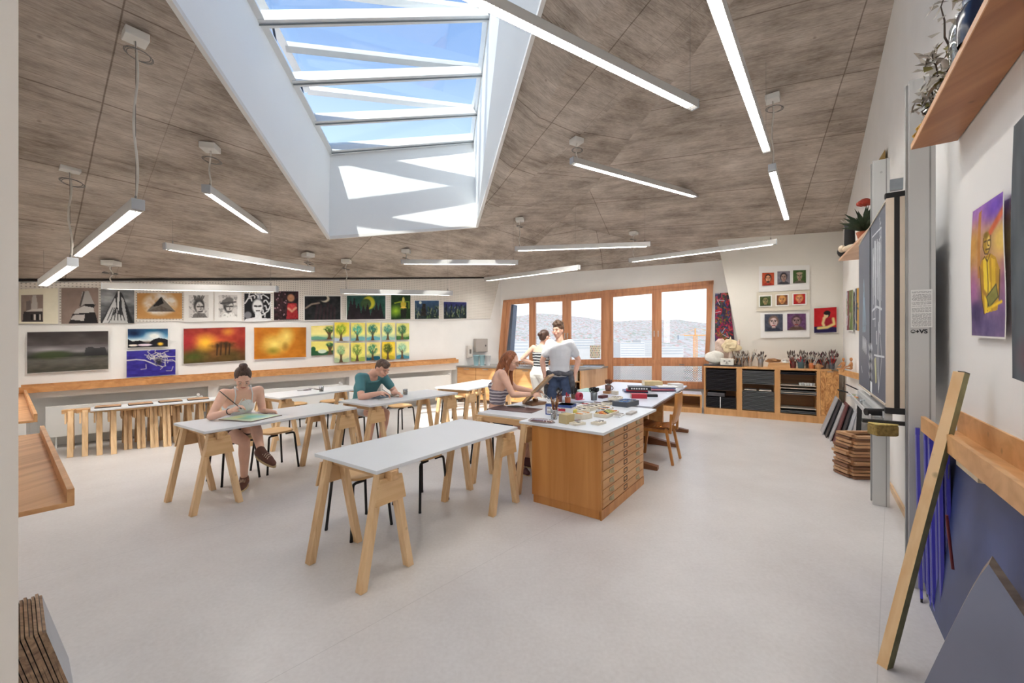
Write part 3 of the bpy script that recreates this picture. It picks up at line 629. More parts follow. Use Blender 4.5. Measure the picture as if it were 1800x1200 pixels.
# ---------- plan chest ----------
oakc=wood('beech_chest',(186,120,56),(212,150,84),axis=2,scale=5,knots=False,rough=.35); oakd=wood('beech_drawer',(196,138,78),(218,164,104),axis=0,scale=7,knots=False,rough=.35)
brass=mat('aged_brass',(186,170,136),.3,.85,var=.1); darkb=mat('dark_brass',(96,74,48),.4,.7,var=.15)
ca=.943; e_=empty('plan_chest',(.756,3.457,0),ca,'wide wooden plan chest of flat drawers, cluttered with art supplies on top','plan chest')
CL,CD,CH=1.10,.70,.738
m=MB(); m.bx(0,CL,.012,CD,.075,CH); m.bx(.01,CL-.01,.02,CD-.01,0,.075); m.bx(0,.022,0,.012,.0,CH); m.bx(CL-.022,CL,0,.012,.0,CH); m.build('carcass',oakc,e_,bevel=.002)
m=MB(); m.bx(.0,CL,-.004,.012,0,.085); m.build('plinth',oakc,e_)
zd=.092; hd=(CH-.006-zd)/8
for k in range(8):
    z0=zd+k*hd; m=MB(); m.bx(.026,CL-.026,-.006,.012,z0+.003,z0+hd-.003); d=m.build('drawer',oakd,e_,bevel=.002)
    for x in (.21,.89):
        h=MB(); pr=[]
        for i in range(7):
            t=math.pi*i/6; pr.append((x-.042*math.cos(t),-.006-.024*math.sin(t)))
        h.box((x,-.009,z0+hd*.60),(.095,.004,.028)); 
        for i in range(6): h.quad(V((pr[i][0],pr[i][1],z0+hd*.38)),V((pr[i+1][0],pr[i+1][1],z0+hd*.38)),V((x+(pr[i+1][0]-x)*.7,-.010,z0+hd*.76)),V((x+(pr[i][0]-x)*.7,-.010,z0+hd*.76)))
        h.build('cup_handle',brass,d)
    h=MB(); x=.55; w_,q_=.042,.022; zc=z0+hd*.52
    h.bx(x-w_,x+w_,-.010,-.006,zc-q_,zc-q_+.007); h.bx(x-w_,x+w_,-.010,-.006,zc+q_-.007,zc+q_); h.bx(x-w_,x-w_+.007,-.010,-.006,zc-q_,zc+q_); h.bx(x+w_-.007,x+w_,-.010,-.006,zc-q_,zc+q_); h.build('label_holder',darkb,d)
m=MB(); m.bx(-.055,1.40,-.045,CD+.11,.738,.762); o=m.build('work_top',topm,None,bevel=.002); o.location=(.756,3.457,0); o.rotation_euler=(0,0,ca); tag(o,'white worktop board lying on the plan chest','work top')
CT=frame2((.756,3.457),ca); ZT=.762
# ---------- old school desk ----------
da=1.02; e_=empty('school_desk',(1.63,4.755,0),da,'long old school desk with pale top behind the plan chest','desk')
dkw=wood('dark_oak',(104,62,34),(136,86,52),axis=1,scale=7,knots=False); pal=mat('pale_blue_linoleum',(214,220,234),.3,var=.015)
m=MB(); m.bx(0,2.6,0,1.26,.735,.757); m.build('top',pal,e_,bevel=.003); m=MB(); m.bx(.06,2.54,.06,1.2,.66,.735); m.build('apron',dkw,e_)
for x in (.10,1.33,2.4):
    m=MB(); m.bx(x-.04,x+.04,.35,.91,.09,.66); m.build('leg_panel',oakd,e_)
    m=MB(); m.prism([(x-.045,-.05,0),(x-.045,1.3,0),(x-.045,1.3,.045),(x-.045,.85,.11),(x-.045,.4,.11),(x-.045,-.05,.045)],(.09,0,0)); m.build('foot',dkw,e_,bevel=.004)
m=MB(); m.bx(.10,2.4,.6,.66,.2,.28); m.build('stretcher',dkw,e_)
# ---------- bent-ply chair ----------
e_=empty('school_chair',(1.87,5.28,0),.95,'varnished bent-plywood school chair standing at the old desk','chair')
chw=wood('varnished_ply',(176,112,52),(206,146,82),axis=2,scale=6,knots=False,rough=.28); chs=wood('varnished_seat',(140,82,40),(172,108,58),axis=0,scale=6,knots=False,rough=.25)
m=MB(); rs=[]
for i in range(11):
    y=-.20+.40*i/10; rs.append([V((-.19*(1-.0*i),y,.44+.012*math.cos(i*.6))),V((.19,y,.44+.012*math.cos(i*.6))),V((.19,y,.455+.012*math.cos(i*.6))),V((-.19,y,.455+.012*math.cos(i*.6)))])
m.rings(rs,True,False); m.build('seat',chs,e_,bevel=.004)
m=MB(); rs=[]
for i in range(13):
    t=i/12; z=.50+.38*t; y=-.205-.055*t-.02*math.sin(t*math.pi); hw=.185-.02*max(0,(t-.75)*4)**2-.03*max(0,(.2-t)*5); 
    rs.append([V((-hw,y-.02*1,z)),V((-hw*.5,y-.035,z)),V((0,y-.042,z)),V((hw*.5,y-.035,z)),V((hw,y-.02,z)),V((hw,y-.008,z)),V((hw*.5,y-.023,z)),V((0,y-.030,z)),V((-hw*.5,y-.023,z)),V((-hw,y-.008,z))])
m.rings(rs,True,True); m.build('backrest',chw,e_)
m=MB(); m.box((0,-.285,.80),(.09,.02,.025)); m.build('grip_slot',mat('dark_slot',(60,38,24),.7),e_)
for s in(-1,1):
    m=MB(); m.bar((s*.16,-.16,.44),(s*.185,-.25,0),.032,.034,(1,0,0)); m.build('leg',chw,e_,bevel=.006)
    m=MB(); m.bar((s*.16,.15,.44),(s*.185,.21,0),.032,.034,(1,0,0)); m.build('leg',chw,e_,bevel=.006)
    m=MB(); m.bar((s*.165,-.215,.38),(s*.165,-.225,.62),.028,.03,(1,0,0)); m.bar((s*.162,-.2,.40),(s*.162,.19,.40),.028,.04); m.build('side_frame',chw,e_,bevel=.004)
# ---------- sink counter along the window ----------
plyw=wood('counter_ply',(196,138,82),(228,178,122),axis=0,scale=4,rough=.45,wavy=.5,knots=False); ctop=mat('grey_steel_top',(150,146,142),.32,.3,var=.04,scale=4)
F0=V((-1.36,10.12,0)); F1=V((1.52,8.98,0)); E0=V((2.34,10.0,0)); cdir=(F1-F0).normalized(); cn_=V((cdir.y,-cdir.x,0)); 
ca2=math.atan2(cdir.y,cdir.x); CLn=(F1-F0).length; e_=empty('sink_counter',F0,ca2,'plywood-fronted sink counter under the left half of the timber window','counter')
inv=lambda p:V(((p-F0).dot(cdir),(p-F0).dot(-cn_),p.z))
ee=inv(E0); bk=.84; HCn=.90
xs0=CLn-1.05           # open shelf bay starts here
m=MB(); m.bx(0,xs0,.02,bk,.08,HCn-.035); m.bx(xs0,xs0+.025,.02,bk,.08,HCn-.035); m.bx(CLn-.03,CLn,0,bk,0,HCn-.035); m.bx(xs0,CLn,bk-.03,bk,0,HCn-.035); m.build('carcass',plyw,e_)
m=MB(); m.add([V((CLn,0,0)),V((ee.x,ee.y,0)),V((ee.x,ee.y,HCn)),V((CLn,0,HCn))],[(0,1,2,3)]); m.build('end_panel',wood('counter_end',(222,180,138),(236,200,160),axis=2,scale=5,knots=False),e_)
m=MB(); m.prism([V((-.02,-.02,HCn-.035)),V((CLn+.02,-.02,HCn-.035)),V((ee.x+.02,ee.y,HCn-.035)),V((ee.x-.5,ee.y+.05,HCn-.035)),V((.3,1.02,HCn-.035)),V((-.02,.7,HCn-.035))],(0,0,.035)); m.build('top',ctop,e_)
nd=4
for k in range(nd):
    m=MB(); w_=xs0/nd; m.bx(k*w_+.004,(k+1)*w_-.004,0,.02,.10,HCn-.045); d=m.build('door',plyw,e_)
    h=MB(); h.bx((k+.5)*w_-.07,(k+.5)*w_+.07,-.012,0,HCn-.085,HCn-.07); h.build('handle',mat('brushed_steel',(190,190,188),.3,.9),d)
m=MB(); m.bx(0,xs0,.04,.06,0,.10); m.build('plinth',mat('dark_plinth',(92,70,52),.6),e_)
for z in (.10,.36,.60):
    m=MB(); m.bx(xs0+.025,CLn-.03,.02,bk-.03,z,z+.02); m.build('shelf',plyw,e_)
CF=lambda x,y,z=HCn:F0+cdir*x-cn_*y+V((0,0,z))
binder=[mat('binder_white',(228,224,216),.5),mat('binder_grey',(170,166,160),.5),mat('binder_cream',(226,212,188),.5),mat('binder_black',(64,60,58),.5)]
k=0
for z,n in ((.621,9),(.381,8),(.121,7)):
    x=xs0+.45
    for i in range(n):
        w_=.045+.012*((i*7+n)%3); h_=.17+.03*((i*5+n)%3)
        if x+w_>CLn-.035: break
        m=MB(); m.bx(-w_/2+.001,w_/2-.001,0,.22,0,h_); m.m=1; m.bx(-w_*.3,w_*.3,-.002,.001,h_*.45,h_*.8)
        p=CF(x+w_/2,.05,z); o=m.build('ring_binder',[binder[(i*3+n)%4 if z<.6 else (i%3)],binder[0]],None,loc=p); o.rotation_euler=(0,0,ca2); tag(o,{.621:'pale binder on the top shelf of the open counter bay behind the standing boy',.381:'binder on the middle shelf of the open counter bay',.121:'binder on the lowest shelf of the open counter bay'}[z],'binder','binders in the counter shelves'); x+=w_
pap=mat('grey_paper_stack',(198,192,182),.8,var=.12,scale=30)
for i in range(12):
    m=MB(); m.bx(-.2,.2,0,.5,0,.028); o=m.build('paper_folder',[pap,binder[1]][i%2],None,loc=CF(xs0+.235+.008*((i*5)%3),.03,.121+.030*i if i<7 else .381+.03*(i-7))); o.rotation_euler=(0,0,ca2); tag(o,'grey folder in the pile left of the binders behind the standing boy','folder','folders piled in the counter shelves')
# things on the counter
wht=mat('white_plastic',(236,238,238),.4,var=.01); bluep=mat('translucent_blue_plastic',(176,214,224),.25,var=.05); steel=mat('brushed_steel',(190,190,188),.3,.9)
def on_counter(u,v): return Pz(u,v,HCn)
for i,(u,lb,mm_) in enumerate(((837,'pale blue plastic bucket, leftmost of three on the counter',bluep),(847.5,'pale blue bucket in the middle of the three on the counter',bluep),(857.5,'whitish bucket, rightmost of three on the counter',wht))):
    p=on_counter(u,642.5); p=Py(u,643,10.25+.0*i); p.z=HCn
    e2=empty('bucket',p,0,lb,'bucket','plastic buckets on the counter'); m=MB(); m.lathe([(.055,0),(.075,.25),(.08,.25),(.078,.262),(.068,.255),(.05,.02)],n=18); m.build('body',mm_,e2)
    m=MB(); m.tube([(.078*math.cos(t),.078*math.sin(t)*.3-.01,.25-.10*math.sin(t)) for t in [math.pi*k/8 for k in range(9)]],.004,6); m.build('handle',wht,e2)
def wallbox(name,u0,u1,v0,v1,dep,label,cat,mt,extra):
    a=Pw(u0,v1,*WL,.005); b_=Pw(u1,v1,*WL,.005); t=Pw(u0,v0,*WL,.005); L=(b_-a).length; H=t.z-a.z; ang=math.atan2(b_.y-a.y,b_.x-a.x)
    e2=empty(name,V((a.x,a.y,a.z)),ang,label,cat); m=MB(); m.bx(0,L,-dep,0,0,H); m.build('housing',mt,e2,bevel=.015)
    for nm,(x0,x1,z0,z1),mm_ in extra:
        m=MB(); m.bx(L*x0,L*x1,-dep-.006,-dep+.01,H*z0,H*z1); m.build(nm,mm_,e2,bevel=.004)
gb=mat('warm_grey_metal',(186,178,170),.4,.2,var=.03); gbd=mat('grey_slot',(110,104,100),.5)
wallbox('towel_dispenser',832,852,595,619,.14,'grey metal paper towel dispenser on the wall above the buckets','dispenser',gb,[('lock',(.75,.85,.42,.55),gbd),('slot',(.15,.85,.0,.05),gbd)])
wallbox('soap_dispenser',819,827,607,629,.10,'slim pale soap dispenser left of the towel dispenser','dispenser',mat('pale_grey_plastic',(214,208,200),.4),[('window',(.3,.7,.35,.7),gbd),('lever',(.1,.9,.02,.12),gb)])
p=CF(1.05,.5); e2=empty('faucet',p,ca2,'curved steel faucet over the sink on the counter','faucet'); m=MB(); m.tube([(0,0,0),(0,0,.2),(.02,-.03,.25),(.08,-.09,.26),(.11,-.13,.22)],.012); m.build('spout',steel,e2); m=MB(); m.lathe([(.03,0),(.03,.03),(.014,.04)]); m.build('base',steel,e2); m=MB(); m.tube([(0,0,.08),(-.07,.0,.12)],.008); m.build('lever',steel,e2)
p=CF(1.4,.35); m=MB(); m.bx(-.28,.28,-.2,.2,0,.012); m.m=1; m.bx(-.22,.22,-.15,.15,.010,.014); o=m.build('sink',[steel,gbd],None,loc=p); o.rotation_euler=(0,0,ca2); tag(o,'steel sink rim set in the counter beside the faucet','sink')
p=CF(1.78,.3); e2=empty('dish_rack',p,ca2,'grey wire dish rack on the counter near the woman in white trousers','rack'); m=MB()
for k in range(9): m.tube([(-.16+.04*k,-.12,.0),(-.16+.04*k,-.12,.11),(-.16+.04*k,.12,.11),(-.16+.04*k,.12,0)],.004,5)
m.build('wire_frame',gb,e2); m=MB(); m.bx(-.18,.18,-.14,.14,0,.015); m.build('drip_tray',gbd,e2)
m=MB(); m.lathe([(.04,0),(.045,.09),(.04,.1),(.02,.11)],n=14); o=m.build('paint_pot',mat('yellow_pot',(232,204,70),.4),None,loc=CF(1.99,.12)); tag(o,'small yellow pot on the counter edge between the two standing people','pot')
p=CF(CLn-.02,.42); m=MB(); m.bx(-.09,.09,-.07,.07,0,.10); o=m.build('cardboard_box',mat('cardboard_brown',(196,146,104),.8),None,loc=p+V((-.1,.1,0))); o.rotation_euler=(0,0,ca2); tag(o,'small brown cardboard box on the counter by the patterned bag','box')
for k in range(5):
    m=MB(); m.bx(-.33,.33,-.22,.22,0,.008); p=CF(CLn+.05+.015*(k%2),.42,HCn+.0082*k)
    o=m.build('print_sheet',[binder[0],binder[1],mat('blue_grey_sheet',(140,150,166),.6)][(k*2)%3],None,loc=p); o.rotation_euler=(0,0,ca2+.05*(k%3)); tag(o,'large sheet in the loose pile at the right end of the counter','sheet','sheets piled on the counter end')
# ---------- right wall: blackboard on two posts ----------
postm=mat('grey_post_paint',(206,206,204),.42,0,var=.02,scale=2); slate=mat('slate_blue_board',(92,100,116),.42,var=.05,scale=3); alub=mat('champagne_aluminium',(226,212,194),.36,.25,var=.03)
chalk=mat('chalk',(226,230,234),.9,var=.06,scale=40); chalkb=mat('blue_chalk',(172,198,214),.9); chalky=mat('yellow_chalk',(206,206,160),.9); rub=mat('black_rubber',(28,27,28),.6)
wd=V((2.376-3.846,2.135-4.11,0)).normalized(); wd=V(((.825-3.846),-4.11,0)).normalized()   # along the wall towards the viewer
wnr=V((wd.y,-wd.x,0)); wnr=wnr if wnr.x<0 else -wnr       # into the room
wa=math.atan2(wd.y,wd.x)
e_=empty('blackboard',(2.42,2.62,0),math.atan2(3.85-2.62,3.29-2.42),'tall slate-blue blackboard with white chalk drawings, mounted on two grey posts','blackboard')
BL=math.hypot(.87,1.23); I=e_.matrix_basis.inverted() if False else None
# local: x along the board (0 = near end), -y... +y points to the wall/left normal flipped
def loc_(x,y,z): return V((x,y,z))
yr=1   # local +y is left-hand normal (room side is +y because board runs away from the viewer on the right)
ZB0,ZB1=1.12,2.42
m=MB(); m.bx(0,BL,-.012,.012,ZB0,ZB1); m.build('writing_panel',slate,e_)
m=MB(); m.bx(.07,BL,-.075,-.05,ZB0,ZB1); m.build('rear_panel',slate,e_)
for y0 in (-.022,-.082):
    m=MB(); m.bx(-.012,.012,y0-.004,y0+.036,ZB0-.02,ZB1+.02); m.build('edge_profile',alub,e_)
m=MB(); m.bx(-.014,.01,-.050,-.024,ZB0-.02,ZB1+.03); m.build('gap_strip',rub,e_); m=MB(); m.bx(-.014,.01,-.1,-.084,ZB0-.02,ZB1+.03); m.build('gap_strip',rub,e_)  # black strips stand in for the dark gaps beside the edge profiles
m=MB(); m.bx(-.016,.02,-.10,.02,ZB1+.02,ZB1+.055); m.build('end_bracket',rub,e_,bevel=.006); m=MB(); m.bx(-.016,.02,-.10,.02,ZB0-.06,ZB0-.02); m.build('end_bracket',rub,e_,bevel=.006)
m=MB(); m.bx(.727,.735,.012,.016,ZB0,ZB1); m.build('joint_strip',rub,e_)
m=MB(); m.bx(0,BL,-.015,.018,ZB1,ZB1+.008); m.bx(0,BL,-.015,.018,ZB0-.012,ZB0); m.build('rim',alub,e_)
random.seed(3)
def stroke(mb,pts,w_=.006):
    for a,b in zip(pts,pts[1:]):
        a=V((a[0],.0135,a[1]));b=V((b[0],.0135,b[1])); d=(b-a)
        if d.length<1e-5: continue
        n=V((-d.z,0,d.x)).normalized()*w_*.85; mb.quad(a-n,b-n,b+n,a+n)
m=MB()
stroke(m,[(.18,2.30),(.62,2.32),(.60,1.93)],.006); stroke(m,[(.18,2.30),(.17,1.80)],.006)
for k in range(34):
    x=.20+.38*random.random(); z=2.27-.1*random.random(); L=.12+.5*random.random(); stroke(m,[(x,z),(x+.015*random.uniform(-1,1),z-L*.5),(x+.01,z-L)],.005+.008*random.random())
stroke(m,[(.62,1.755),(.4,1.775),(.16,1.74)],.01); stroke(m,[(.6,1.69),(.45,1.69)],.006)
stroke(m,[(.30,1.66),(.16,1.42),(.30,1.18),(.36,1.41),(.30,1.66)],.008); stroke(m,[(.52,1.42),(.06,1.42)],.008); stroke(m,[(.30,1.66),(.30,1.18)],.006); stroke(m,[(.42,1.42),(.30,1.16)],.006)
stroke(m,[(.72+.05*k,1.42+(.09 if k%2 else -.03)-.01*k) for k in range(1,1)],.01)
z0=1.50
stroke(m,[(1.22-.04*k,z0+(.075 if k%2 else -.05)-.006*k) for k in range(8)],.014)
for k in range(4):
    for j in range(3): stroke(m,[(.80-.07*j,1.50-.075*k),(.76-.07*j,1.455-.075*k)],.022-.004*k)
stroke(m,[(.74,1.17),(.62,1.165)],.05); stroke(m,[(.40,1.60),(.39,1.50)],.02); stroke(m,[(1.30,1.30),(1.24,1.24)],.012)
for k in range(10): stroke(m,[(.2+.05*random.random(),2.38-.02*k),(.23+.05*random.random(),2.37-.02*k)],.008)
m.build('chalk_drawing',chalk,e_)
m=MB(); stroke(m,[(1.12,2.06),(1.22,1.66)],.008); stroke(m,[(1.12,2.06),(.98,1.66)],.008); stroke(m,[(1.12,2.06),(1.10,1.66)],.008); stroke(m,[(1.12,1.95),(1.16,1.66)],.02); stroke(m,[(1.10,1.9),(1.04,1.66)],.02)
for k in range(5): stroke(m,[(1.0+.045*k,1.60),(1.02+.045*k,1.66),(1.04+.045*k,1.60)],.006)
m.build('chalk_tower',chalkb,e_)
m=MB(); stroke(m,[(.47,1.40),(.42,1.22)],.04); m.build('chalk_smudge',chalky,e_)
# tray under the board
e2=empty('chalk_tray',(2.42,2.62,0),e_.rotation_euler[2],'clear and aluminium chalk tray running under the blackboard','tray')
m=MB(); m.bx(.02,BL+.03,.02,.085,1.015,1.022); m.build('tray_floor',glass('clear_plastic',(.93,.96,.97),.12),e2); m=MB(); m.bx(.02,BL+.03,.083,.09,1.01,1.04); m.build('tray_lip',postm,e2); m=MB(); m.bx(.02,BL+.03,-.02,.02,1.0,1.06); m.build('tray_rail',postm,e2)
m=MB(); m.bx(-.01,.03,-.08,.13,.99,1.012); m.build('tray_end',rub,e2); m=MB(); m.tube([(BL+.02,.09,1.03),(BL+.03,.17,1.05)],.006); m.build('hook',rub,e2)
BF=frame2((2.42,2.62),e_.rotation_euler[2])
p=BF(-.01,.03,.955); e3=empty('sponge',p,e_.rotation_euler[2]+.5,'thick yellow-brown blackboard sponge at the near end of the chalk tray','sponge')
m=MB(); m.bx(-.045,.045,-.066,.066,-.036,.035); m.build('foam',mat('sponge_brown',(146,122,66),.95,var=.35,scale=60,bump=.6),e3,bevel=.012)
m=MB(); m.bx(-.043,.043,-.064,.064,.033,.042); m.build('top_face',mat('sponge_yellow',(214,190,116),.95,var=.2,scale=50),e3,bevel=.004)
p=BF(.10,.05,1.05); m=MB(); m.tube([(0,-.06,0),(0,.06,0)],.024,14); o=m.build('board_eraser',rub,None,loc=p); o.rotation_euler=(0,0,e_.rotation_euler[2]+.4); tag(o,'black roll-shaped eraser lying above the blackboard sponge','eraser')
for i in range(5):
    m=MB(); m.tube([(0,0,0),(.05,0,0)],.006,6); o=m.build('chalk_stick',[chalk,chalky,mat('orange_chalk',(226,150,96),.9)][i%3],None,loc=BF(.95+.10*i,.05+.02*(i%2),1.028)); o.rotation_euler=(0,0,i*.7+.3); tag(o,'short chalk stick lying in the tray below the blackboard','chalk','chalk sticks in the tray')
# posts
def post(x0,x1,y0,y1,z1,label,zb=0):
    e3=empty('board_post',BF(0,0,0),e_.rotation_euler[2],label,'post','grey posts carrying the blackboard')
    m=MB(); m.bx(x0,x1,y0,y1,zb,z1); m.build('column',postm,e3,bevel=.003); m=MB(); m.bx((x0+x1)/2-.012,(x0+x1)/2+.012,y1,y1+.012,.03,z1-.02); m.bx(x0-.001,x0,y0+.02,y0+.028,0,z1); m.build('guide_groove',mat('post_groove',(158,158,156),.4,.3),e3)
    m=MB(); m.bx(x0+.0,x0+.05,y0-.10,y0,z1-.30,z1-.20); m.build('wall_bracket',mat('zinc_grey',(140,146,152),.4,.4),e3)
    m=MB(); m.tube([(x0-.003,(y0+y1)/2,z1-.12),(x0+.003,(y0+y1)/2,z1-.12)],.010,8); m.build('bolt',steel,e3)
    return e3
post(-.045,.0,-.205,-.086,3.14,'near grey post at the viewer end of the blackboard, with a notice stuck on it')
post(BL+.0,BL+.06,-.205,-.086,3.2,'far grey post at the other end of the blackboard')
# notice and marks on the near post (faces the viewer)
e3=empty('notice_label',BF(-.0465,-.145,0),e_.rotation_euler[2],'white printed notice stuck on the near grey post','notice')
ink=mat('black_ink',(26,26,28),.6); paper=mat('paper_white',(240,240,238),.7,var=.01)
zt,zb_=1.53+(598-508)*2.48/717,1.53+(598-575)*2.48/717
m=MB(); m.bx(-.001,0,-.045,.05,zb_,zt); m.build('paper',paper,e3)
m=MB(); random.seed(5); z=zt-.012
while z>zb_+.008:
    a=-.040; 
    while a<.042:
        L=.006+.014*random.random(); m.bx(-.0014,-.001,a,min(.045,a+L),z-.0016,z); a+=L+.003
    z-=.0058 if random.random()>.15 else .012
m.build('printed_lines',ink,e3)
def text(s_,name,mt,parent,M,size,bold=0,ext=.0004):
    c=bpy.data.curves.new(name,'FONT'); c.body=s_; c.size=size; c.extrude=ext; c.offset=bold; c.align_x='LEFT'
    o=bpy.data.objects.new(name,c); col.objects.link(o); dg=bpy.context.evaluated_depsgraph_get(); me=bpy.data.meshes.new_from_object(o.evaluated_get(dg)); bpy.data.objects.remove(o)
    me.transform(M); me.materials.clear(); me.materials.append(mt); q=bpy.data.objects.new(name,me); col.objects.link(q); q.parent=parent; return q
# lettering plane: seen from -x, so text x runs along -y
TM=Matrix(((0,0,-1,-.0012),(-1,0,0,.012),(0,1,0,zb_-.036),(0,0,0,1)))
e4=empty('maker_mark',BF(-.0465,-.145,0),e_.rotation_euler[2],'small black round emblems and letters VS on the near grey post under the notice','mark')
text('VS','lettering',ink,e4,TM@Matrix.Shear('XZ',4,(0,0)) if False else TM,.034,.0012)
m=MB()
for k in range(14):
    t=2*math.pi*k/14; t2=2*math.pi*(k+1)/14; m.quad(V((-.001,.040+.011*math.cos(t),zb_-.025+.011*math.sin(t))),V((-.001,.040+.011*math.cos(t2),zb_-.025+.011*math.sin(t2))),V((-.001,.040+.008*math.cos(t2),zb_-.025+.008*math.sin(t2))),V((-.001,.040+.008*math.cos(t),zb_-.025+.008*math.sin(t))))
m.bx(-.0012,-.001,.034,.046,zb_-.034,zb_-.028); m.add([(-.0012,.027,zb_-.025),(-.0012,.02,zb_-.015),(-.0012,.013,zb_-.025),(-.0012,.02,zb_-.035)],[(0,1,2,3)]); m.build('emblem',ink,e4)
# stack of stretcher frames behind the far post
frw=wood('stretcher_pine',(168,122,84),(206,164,122),axis=0,scale=9); frd=wood('stretcher_dark',(112,74,50),(150,106,74),axis=0,scale=9)
sp=V((3.97,4.62,0)); ra=math.radians(-3); random.seed(11)
for k in range(14):
    z=.004+.0345*k; e3=empty('stretcher_frame',(sp.x+random.uniform(-.03,.02),sp.y+random.uniform(-.03,.03),z),ra+random.uniform(-.03,.03),'wooden canvas stretcher frame lying in the flat stack behind the far blackboard post','frame','stretcher frames in the flat stack')
    w2,d2=.20+random.uniform(-.02,.02),.13
    mt_=frw if k%3 else frd
    for y in(-d2,d2): m=MB(); m.bx(-w2,w2,y-.025,y+.025,0,.024); m.build('rail',mt_,e3)
    for x in(-w2,w2): m=MB(); m.bx(x-.025,x+.025,-d2+.025,d2-.025,.004,.032 if k%2 else .024); m.build('stile',mt_,e3)
# boards leaning in the corner between cabinet and blackboard
gb1=mat('grey_board_face',(176,174,176),.5,var=.06,scale=5); gb2=mat('dark_board_face',(46,44,48),.5,var=.1,scale=6); gb3=mat('maroon_board_face',(104,56,56),.5,var=.15,scale=6); gb4=mat('pale_grey_board',(176,180,186),.45,var=.04)
for k,(mt_,lb) in enumerate(((gb1,'grey drawing board at the front of the leaning row by the shelf cabinet'),(gb2,'black board second in the leaning row by the shelf cabinet'),(gb1,'narrow-showing grey board third in the leaning row'),(gb3,'dark maroon board in the middle of the leaning row by the corner'),(gb2,'black board behind the maroon one in the leaning row'),(gb4,'pale grey board at the back of the leaning row beside the blackboard tray'),(gb1,'last grey board of the leaning row, next to the far post'))):
    yb=6.40-.20*k; wr_=V((WR[0][0]-WR[1][0],WR[0][1]-WR[1][1],0)).normalized(); wi=V((-wr_.y,wr_.x,0)); wp=V((WR[0][0]-(WR[0][1]-yb)*(WR[0][0]-WR[1][0])/(WR[0][1]-WR[1][1]),yb,0)); h_=.60-.02*(k%3); fo=.40-.032*k; to=.20-.018*k
    a_=[wp+wi*fo,wp+wr_*.40+wi*fo,wp+wr_*.40+wi*to+V((0,0,h_)),wp+wi*to+V((0,0,h_))]; m=MB(); m.prism(a_,-wi*.014); o=m.build('drawing_board',mt_,None,bevel=.002); tag(o,lb,'board','boards leaning in the right corner')
p=Py(1509,712,5.25); e3=empty('easel_arm',(p.x,p.y,0),-.4,'black steel angled arm sticking up from the leaning boards','bracket'); m=MB(); m.bar((0,0,.35),(.02,0,.88),.05,.012,(0,1,0)); m.build('upright',rub,e3); m=MB(); m.bar((.02,0,.88),(-.13,.0,.96),.05,.012,(0,0,1)); m.build('crossbar',rub,e3)
# wooden skirting
sk=wood('skirting_ply',(214,178,134),(232,200,160),axis=0,scale=5,knots=False)
m=MB(); m.bar(V((3.846,4.11,.03))+wnr*.012,V((.9,.10,.03))+wnr*.012,.018,.06); struct(m.build('baseboard_right',sk))
m=MB(); m.bar(Abot+V((-.02,-.02,.03)),V((3.85,4.11,.03))+wnr*.01,.018,.06); struct(m.build('baseboard_back',sk))
# tray on the near right wall
FR=V((2.375,2.37,1.09)); FR1=FR+wd*1.75
e3=empty('wall_tray',FR,0,'long oak tray fixed to the near right wall above the blue strips','tray'); oakr=wood('oak_right',(196,142,86),(226,176,120),axis=1,scale=6)
ledge(e3,FR,FR1,wnr,.165,oakr,fh=.085,bh=.125,t=.02)
p=FR+wd*.62-wnr*.09-V((0,0,.15)); 
for s_ in (.62,):
    m=MB(); q=FR+wd*s_; seg(m,q-q,wd*.30,wnr,-.16,-.02,-.125,-.087); o=m.build('bracket',mat('pale_wood_bracket',(222,206,178),.6),e3); o.location=wd*s_
# leaning stick
b0=V((1.755,1.92,0)); t0=Py(1690,655,1.94); e3=empty('wooden_batten',(0,0,0),0,'square wooden batten leaning against the right wall tray','batten')
bat=wood('batten_face',(228,184,130),(242,208,160),axis=2,scale=9); batg=mat('green_darker_wood',(142,136,98),.8,var=.22,scale=18)  # two faces of the batten are darker and greener than the others
dr_=(t0-b0).normalized(); e1=V((.30,-.95,0)); e1=(e1-dr_*e1.dot(dr_)).normalized(); e2_=V((-.95,-.30,0)); e2_=(e2_-dr_*e2_.dot(dr_)-e1*e2_.dot(e1)).normalized(); w_=.021
C_=lambda c,a,b_: c+e1*a*w_+e2_*b_*w_
A0=[C_(b0,1,1),C_(b0,1,-1),C_(b0,-1,-1),C_(b0,-1,1)]; A0=[q+dr_*((.0-q.z)/dr_.z) for q in A0]; A1=[C_(t0,1,1),C_(t0,1,-1),C_(t0,-1,-1),C_(t0,-1,1)]
m=MB(); m.m=1; m.add(A0+A1,[(0,1,5,4),(1,2,6,5)]); m.m=0; m.add(A0+A1,[(2,3,7,6),(3,0,4,7),(3,2,1,0),(4,5,6,7)])
m.build('shaft',[bat,batg],e3); m=MB(); m.prism([C_(t0,1,1)+dr_*.001,C_(t0,1,-1)+dr_*.001,C_(t0,-.2,-1)+dr_*.001,C_(t0,-.2,1)+dr_*.001],dr_*.003); m.build('dark_end',rub,e3)
